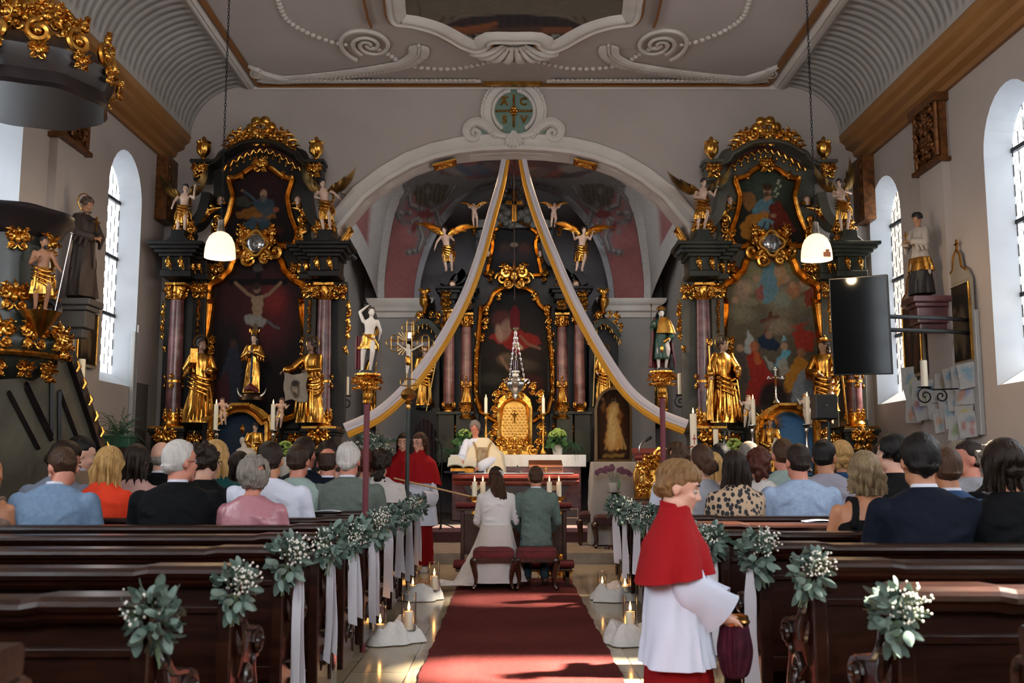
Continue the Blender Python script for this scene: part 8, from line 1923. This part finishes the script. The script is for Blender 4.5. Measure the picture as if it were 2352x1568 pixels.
def rochet(root,H,hands):
 m=MB();m.rings(rr_loft([(.03,0,0,.165,.135,.14),(.33,0,-.005,.135,.11,.08)],48,foldfn(4,12,20)),True);part('black_cassock',MBs(m,H),mat('cassock_black','14100f',.6),root);m=MB();m.rings(rr_loft([(.30,0,0,.160,.125,.14),(.44,0,0,.14,.108,.1),(.46,0,0,.13,.10,.08)],48,foldfn(5,9,15)),False)
 for s in(-1,1):e,h=V(((s*.15),-.05,.62)),V((s*.04,-.17,.64));m.cap(e.lerp(h,.35),e.lerp(h,.7)-V((0,0,.01)),.036,.042)
 part('gilt_lace',MBs(m,H),gold(),root);m=MB();h=hands[1];m.box(h.x-.03,h.x-.015,h.y-.04,h.y-.03,h.z,h.z+.12);m.box(h.x-.06,h.x+.015,h.y-.04,h.y-.03,h.z+.07,h.z+.085);part('crucifix',MBs(m,H),gold(),root)
place_wall('wall_statue','young saint statue in pale and gilt surplice over black on a red marble bracket',2118,484,682,4.58,robe=mat('surplice_ivory','a3968a',.6),robe_z=(.36,.82),seed=102,rz=-PI*.4,headrz=-.1,headrx=.35,hair='14100f',sash=False,flesh=mat('warm_flesh',''),flare=.85,armL=((-.15,-.05,.62),(-.04,-.17,.64)),armR=((.15,-.05,.62),(.04,-.17,.64)),extra=rochet)
for px,py,X,sg,lb,mm_ in((186,690,-4.58,-1,'grey stepped stone bracket under the monk statue',mat('dark_stone','4a4540',.6)),(2118,684,4.58,1,'red marble bracket under the young saint statue',RM)):
 p=WX(px,py,X);m=MB();
 for k,(r,z0,z1)in enumerate(((.17,-.07,0),(.14,-.12,-.07),(.11,-.30,-.12),(.07,-.40,-.30))):m.box(p.x-r if sg>0 else p.x-.35,p.x+.28 if sg>0 else p.x+r,p.y-r*1.1,p.y+r*1.1,p.z+z0,p.z+z1)
 o=solo('wall_bracket',m,mm_,lb,'bracket',smooth=False,bevel=.012)
def wallpic(lb,pxs,y0,y1,X,seed):
 sg=1 if X>0 else-1;a,b=WX(pxs[0],y0,X),WX(pxs[1],y0,X);ya,yb=sorted((a.y,b.y));z1=max(WX(pxs[0],y0,X).z,0);z0=WX(pxs[0],y1,X).z;t=thing('framed_picture',lb,'picture',(X,(ya+yb)/2,z0),0,'wall pictures');yc,hw,h=(ya+yb)/2,(yb-ya)/2,z1-z0
 P=lambda y,z,d=0:(X-sg*d,yc+y,z0+z);m=MB();m.box(*sorted((X,X-sg*.03)),ya,yb,z0,z1);nv=20;part('backing',m,mat('cream_frame','8d8272',.6),t,world=True,smooth=False,bevel=.006)
 m=MB();m.tube([P(-hw+.04,.04,.035),P(hw-.04,.04,.035),P(hw-.04,h-.04,.035),P(-hw+.04,h-.04,.035)],.016,6,closed=True);part('gilt_edge',m,gold(),t,world=True)
 m=MB();G_=[(u,v)for v in np.linspace(0,1,41)for u in np.linspace(0,1,25)];m.add([P((2*u-1)*(hw-.045),.045+v*(h-.09),.034)for u,v in G_],[(j*25+i,j*25+i+1,j*25+i+26,j*25+i+25)for j in range(40)for i in range(24)]);pt=Paint(np.array(G_),'2b241d');pt.grad(0,1,'1d1712','3b3228');rs=random.Random(seed)
 for k in range(7):x=rs.uniform(.25,.75);pt.blob(x,rs.uniform(.2,.55),.09,.24,rs.choice(['5d4c36','4a2f22','39413d','6b5a42']),rs.uniform(-10,10),.6,.8);pt.blob(x,rs.uniform(.55,.7),.04,.04,'7d6248',0,.5,.8)
 part('canvas',m,paint_mat(),t,world=True,col=pt.c,smooth=False)
 m=MB();q=[(-hw,h),(hw,h),(hw*.75,h+.1),(hw*.35,h+.16),(hw*.25,h+.3),(0,h+.36),(-hw*.25,h+.3),(-hw*.35,h+.16),(-hw*.75,h+.1)];m.add([P(y,z,.0)for y,z in q]+[P(y,z,.03)for y,z in q],[tuple(range(9)),tuple(range(17,8,-1))]+[(i,(i+1)%9,(i+1)%9+9,i+9)for i in range(9)]);part('crest',m,MATS['cream_frame'],t,world=True,smooth=False);m=MB();m.tube([P(y,z,.03)for y,z in q[1:]],.014,6);m.box(*sorted((X-sg*.01,X-sg*.03)),yc-.01,yc+.01,z0+h+.36,z0+h+.48);m.box(*sorted((X-sg*.01,X-sg*.03)),yc-.04,yc+.04,z0+h+.42,z0+h+.44);part('crest_edge',m,gold(),t,world=True)
wallpic('dark framed picture half hidden under the monk statue, left wall',(171,222),700,838,-4.87,1);wallpic('dark framed picture behind the red marble bracket, right wall',(2076,2122),705,872,4.87,2);wallpic('dark framed picture with a cross-topped crest, right of the young saint statue',(2178,2237),660,845,4.87,3)
for px,y0,y1,X,lb in((306,762,1010,-4.897,'tall white vertical heating panel, left wall beside the window'),(2243,712,1000,4.897,'tall white vertical heating panel, right wall beside the picture')):
 a=WX(px,y0,X);sg=1 if X>0 else-1;z0=WX(px,y1,X).z;t=thing('heating_panel',lb,'radiator',(X,a.y,z0));m=MB();m.box(*sorted((X,X-sg*.05)),a.y-.055,a.y+.055,z0,a.z);part('panel',m,mat('radiator_white','9d9b98',.4),t,world=True,smooth=False,bevel=.008);m=MB();m.tube([(X-sg*.03,a.y+.085,z0),(X-sg*.03,a.y+.085,a.z+.1)],.012,6);part('pipe',m,MATS['radiator_white'],t,world=True)
a=WX(332,882,-4.88);m=MB();m.box(-4.899,-4.87,12.75,13.18,1.1,a.z);solo('memorial_tablet',m,mat('brick_tablet','5b5048',.9,c2='453c36',ns=30,stretch=(1,1,6)),'dull brown inscribed stone tablet low on the left wall by the dark altar','tablet',smooth=False)
def sconce(px,yt,yb,p0,sg,lb):
 t=thing('wall_sconce','wrought iron candle bracket '+lb,'sconce',p0);m=MB();cscroll(m,(0,0,-.10),.09,PI/2,1.4,1,.008);cscroll(m,(.17*sg,0,-.10),.07,PI/2,1.3,-1,.008);m.tube([(0,0,-.01),(.1*sg,0,-.03),(.36*sg,0,-.02)],.009,6);m.lathe([(.07,-.01),(.075,0),(.001,0)],16);part('iron_scroll',m,iron(),t);h=(yb-yt)*S(p0.y);candle(p0+V((0,0,.003)),h,.036,'thick cream candle with red emblem on the bracket '+lb,'sconce candles',lit=False)
sconce(185,825,893,W(185,893,10.4),-1,'by the pulpit stairs');sconce(2123,828,888,W(2124,888,10.6),1,'above the children\'s drawings');sconce(795,864,906,W(795,908,13.5),-1,'between dark altar and arch');sconce(1563,856,904,W(1563,906,13.5),1,'between arch and green altar')
rs=random.Random(12);k=0
DR=[(2088,868),(2096,905),(2112,900),(2130,905),(2148,897),(2166,885),(2188,872),(2206,868),(2222,862),(2098,945),(2118,938),(2150,935),(2176,930),(2196,915),(2216,900),(2164,965),(2190,955),(2214,940),(2200,985),(2222,975)]
for px,py in DR:
 k+=1;X=4.80-.005*(k%3);p=WX(px,py,X);t=rs.uniform(-.15,.25);w,h=.10,.135;m=MB();G_=[(u,v)for v in np.linspace(0,1,15)for u in np.linspace(0,1,11)]
 m.add([(X+.62*((2*u-1)*w*math.cos(t)-(2*v-1)*h*math.sin(t)),p.y-.78*((2*u-1)*w*math.cos(t)-(2*v-1)*h*math.sin(t))-.01*math.sin(u*3),p.z+(2*u-1)*w*math.sin(t)+(2*v-1)*h*math.cos(t))for u,v in G_],[(j*11+i,j*11+i+1,j*11+i+12,j*11+i+11)for j in range(14)for i in range(10)]);c1,c2=rs.choice([('orange','c98a5a'),('blue','5f93b8'),('red','b0625c'),('green','87a276'),('yellow','c9b46a')]),rs.choice(['8a8fb0','b09a7a','7da0b0']);pt=Paint(np.array(G_),'b9b5b0')
 for q in range(4):pt.blob(rs.uniform(.2,.8),rs.uniform(.2,.8),rs.uniform(.1,.3),rs.uniform(.08,.2),rs.choice([c1[1],c2]),rs.uniform(0,90),.8,.7)
 o=part('drawing',m,paint_mat(),None,col=pt.c,smooth=False,solid=.002);tag(o,'child\'s %s drawing on the right wall, %s, %s'%(c1[0],['under the picture frame','near the iron candle bracket','beside the heating panel'][0 if px<2105 else 1 if px<2185 else 2],['top row','middle row','lowest row'][0 if py<906 else 1 if py<950 else 2]),'drawing','children\'s drawings')
p=WX(2166,880,4.86);m=MB();m.tube([(4.86,p.y+.13*math.cos(a),p.z+.2*math.sin(a))for a in np.linspace(0,2*PI,29)[:-1]],.012,6,closed=True);m.tube([(4.86,p.y,p.z-.2),(4.86,p.y,p.z+.2)],.02,6);solo('wicker_hoop',m,mat('wicker','9a6a3c',.7),'tall wicker hoop with a centre band among the drawings','ornament')
q=W(272,1028,11.5);t=thing('potted_fern','feathery fern in a green window box by the left heating panel','plant',(q.x,11.5,q.z));m=MB();m.box(-.16,.16,-.1,.1,0,.13);m.box(-.17,.17,-.11,.11,.11,.14);part('planter',m,mat('planter_green','24503a',.5),t,smooth=False,bevel=.01);m=MB();fern(m,(0,0,.14),.30,46,3,1.0);part('fronds',m,FERN,t);m=MB();m.box(q.x-.2,q.x+.2,11.36,11.64,.09,q.z);solo('plant_stand',m,MATS['podium_wood'],'dark wooden box under the potted fern','stand',smooth=False,bevel=.01)
for px,py,lb in((752,1174,'white leaflet with ribbon ties on a left pew rail'),(1882,1197,'bright white sheet lying on a right pew rail')):
 z=.945;p=WZ(px,py,z);m=MB();m.grid(lambda u,v:(p.x+(u-.5)*.2,p.y+(v-.5)*.11,z+.01*math.sin(u*3)),8,4);solo('song_sheet',m,mat('paper_white','d2d2dc',.8),lb,'paper',solid=.002)
PM=mat('pulpit_green','3a3f37',.4,c2='1d201d',ns=3,detail=7);PD=mat('pulpit_purple_marble','241a1a',.38,c2='120e10',ns=5,detail=7);cx,cyy=-4.31,8.15
zz=lambda y:W(100,y,8.0).z
t=thing('pulpit','baroque marbled pulpit with gilt ornament on the left wall','pulpit',(cx,cyy,zz(890)));L8=dict(fl=.03,nf=8)
def ring(pr,m_,nm,n=64):m=MB();m.lathe([(r*.73,z)for r,z in pr],n,Matrix.Translation((cx,cyy,0)),**L8);return part(nm,m,m_,t,world=True)
ring([(.001,zz(900)),(.18,zz(885)),(.42,zz(868)),(.56,zz(842)),(.60,zz(828))],PM,'underside');ring([(.60,zz(828)),(.66,zz(815)),(.70,zz(790)),(.69,zz(765)),(.63,zz(752)),(.58,zz(742))],PM,'belly_moulding');ring([(.58,zz(742)),(.56,zz(700)),(.545,zz(560)),(.56,zz(540))],PM,'drum');ring([(.56,zz(545)),(.62,zz(530)),(.66,zz(512)),(.74,zz(498)),(.76,zz(488)),(.72,zz(482)),(.50,zz(480))],PD,'rim')
m=MB()
for a,z,r in[(-PI/2+k*.5,zz(775),.2)for k in range(-1,4)]+[(-PI/2+k*.5,zz(850),.12)for k in range(-1,4)]+[(-PI/2+k*.62+.1,zz(690),.2)for k in range(-1,3)]+[(-PI/2+k*.62+.1,zz(560),.16)for k in range(-1,3)]+[(-PI/2+.1,zz(y),.15)for y in(600,645)]+[(0.15,zz(790),.2),(.1,zz(850),.16)]:
 q=MB();R_=.72 if 760<0 or z<zz(740)and z>zz(820)else.6;spray(q,(0,-R_*.74+(.02 if z<zz(830)else 0),z),r*.72,int(a*100+z*10));m.merge(q,rotm(0,0,a+PI/2,(cx,cyy,0)))
for k in range(10):
 q=MB();frond(q,(0,-.52,zz(785)),0 if k%2 else PI,.15,.028,3,.3);m.merge(q,rotm(0,0,-2.2+k*.27,(cx,cyy,0)))
m.tube([(cx+.51*math.cos(a),cyy+.51*math.sin(a),zz(815))for a in np.linspace(-2.6,.6,30)],.024,7)
part('gilt_ornament',m,gold(),t,world=True)
m=MB();cscroll(m,(cx+.48,cyy-.12,zz(715)),.10,PI,1.4,-1,.032,tail=.1);part('volute',m,PD,t,world=True);m=MB();m.lathe([(.02,-.2),(.08,-.12),(.14,-.03),(.16,0)],16,Matrix.Translation(W(92,716,7.85)));part('statue_bracket',m,gold(),t,world=True)
statue('pulpit_statue','bearded saint with gilt loincloth and tall cross staff on the pulpit bracket',92,545,714,7.85,bare=True,legs=True,seed=111,rz=.5,headrz=.5,beard=.5,hair='1d1512',flesh=MATS['warm_flesh'],armL=((-.15,-.03,.63),(-.06,-.13,.7)),armR=((.16,-.05,.64),(.2,-.14,.56)),extra=staff('cross_staff',silver(),(.17,-.16,.0),(.32,-.16,1.06),.008,'ball'))
cx=-4.14;zc=lambda y:W(100,y,8.0).z;t=thing('pulpit_canopy','carved sounding board with gilt scrolls high above the pulpit','canopy',(cx,cyy,zc(262)))
ring([(.02,zc(196)),(.42,zc(200)),(.60,zc(222)),(.78,zc(226)),(.80,zc(196))],PM,'soffit');ring([(.80,zc(232)),(.84,zc(224)),(.80,zc(196)),(.87,zc(170)),(.9,zc(150)),(.84,zc(138)),(.70,zc(110)),(.5,zc(100)),(.02,zc(95))],PD,'cornice')
m=MB()
for k in range(7):
 a=-PI/2-.5+k*.5;q=MB();spray(q,(0,-.67,zc(165)),.09,k);cscroll(q,(0,-.62,zc(118)),.10,PI/2,1.3,1,.03);frond(q,(.05,-.58,zc(100)),PI/2,.2,.035,3,-.4);m.merge(q,rotm(0,0,a+PI/2,(cx,cyy,0)))
for k in range(5):q=MB();spray(q,(0,-.34,zc(60-12*(k%2))),.16,k+30);m.merge(q,rotm(0,0,-.9+k*.55,(cx,cyy,0)))
m.lathe([(.22,zc(95)),(.25,zc(70)),(.15,zc(40)),(.18,zc(10)),(.09,zc(-30)),(.10,zc(-60)),(.02,zc(-110))],20,Matrix.Translation((cx,cyy,0)),fl=.1,nf=8);part('gilt_crown',m,gold(),t,world=True)
X=-4.02;q=[WX(x,y,X)for x,y in((0,872),(70,866),(128,832),(152,818),(234,1036),(234,1180),(0,1180))]
t=thing('pulpit_stairs','pulpit stair with green marbled parapet panels and dark slanted rail','stairs',(X,q[3].y,.1));m=MB();m.prism([(p.y,max(.1,p.z))for p in q],X-.05,X,plane='yz');part('parapet',m,GML,t,world=True,smooth=False);a,b=q[3],q[4];m=MB();m.sweep([(-.06,-.06),(.06,-.06),(.06,.05),(-.06,.05)],[a+V((.0,-.05,.1)),b+V((0,.05,-.1))],up=(1,0,0));part('rail',m,PD,t,world=True,smooth=False,bevel=.01)
m=MB()
for x0,y0,x1,y1 in((20,900,88,1030),(60,880,118,1000),(118,870,118,1010),(118,1010,60,890),(136,898,136,1050),(136,898,190,1040)):m.tube([WX(x0,y0,X+.012),WX(x1,y1,X+.012)],.022,4)
part('panel_mouldings',m,PD,t,world=True,smooth=False);m=MB()
for k in range(6):c=a.lerp(b,.1+.17*k);m.tube([c+V((.065,-.01,-.05)),c+V((.08,.01,.0)),c+V((.065,.0,.05))],[.012,.02,.008],6)
part('gilt_drops',m,gold(),t,world=True)
for k in range(7):y=9.6-.24*k;m=MB();m.box(-4.88,X-.05,y-.26,y,.09,.3+.25*k);part('step',m,PD,t,world=True,smooth=False)
finish()
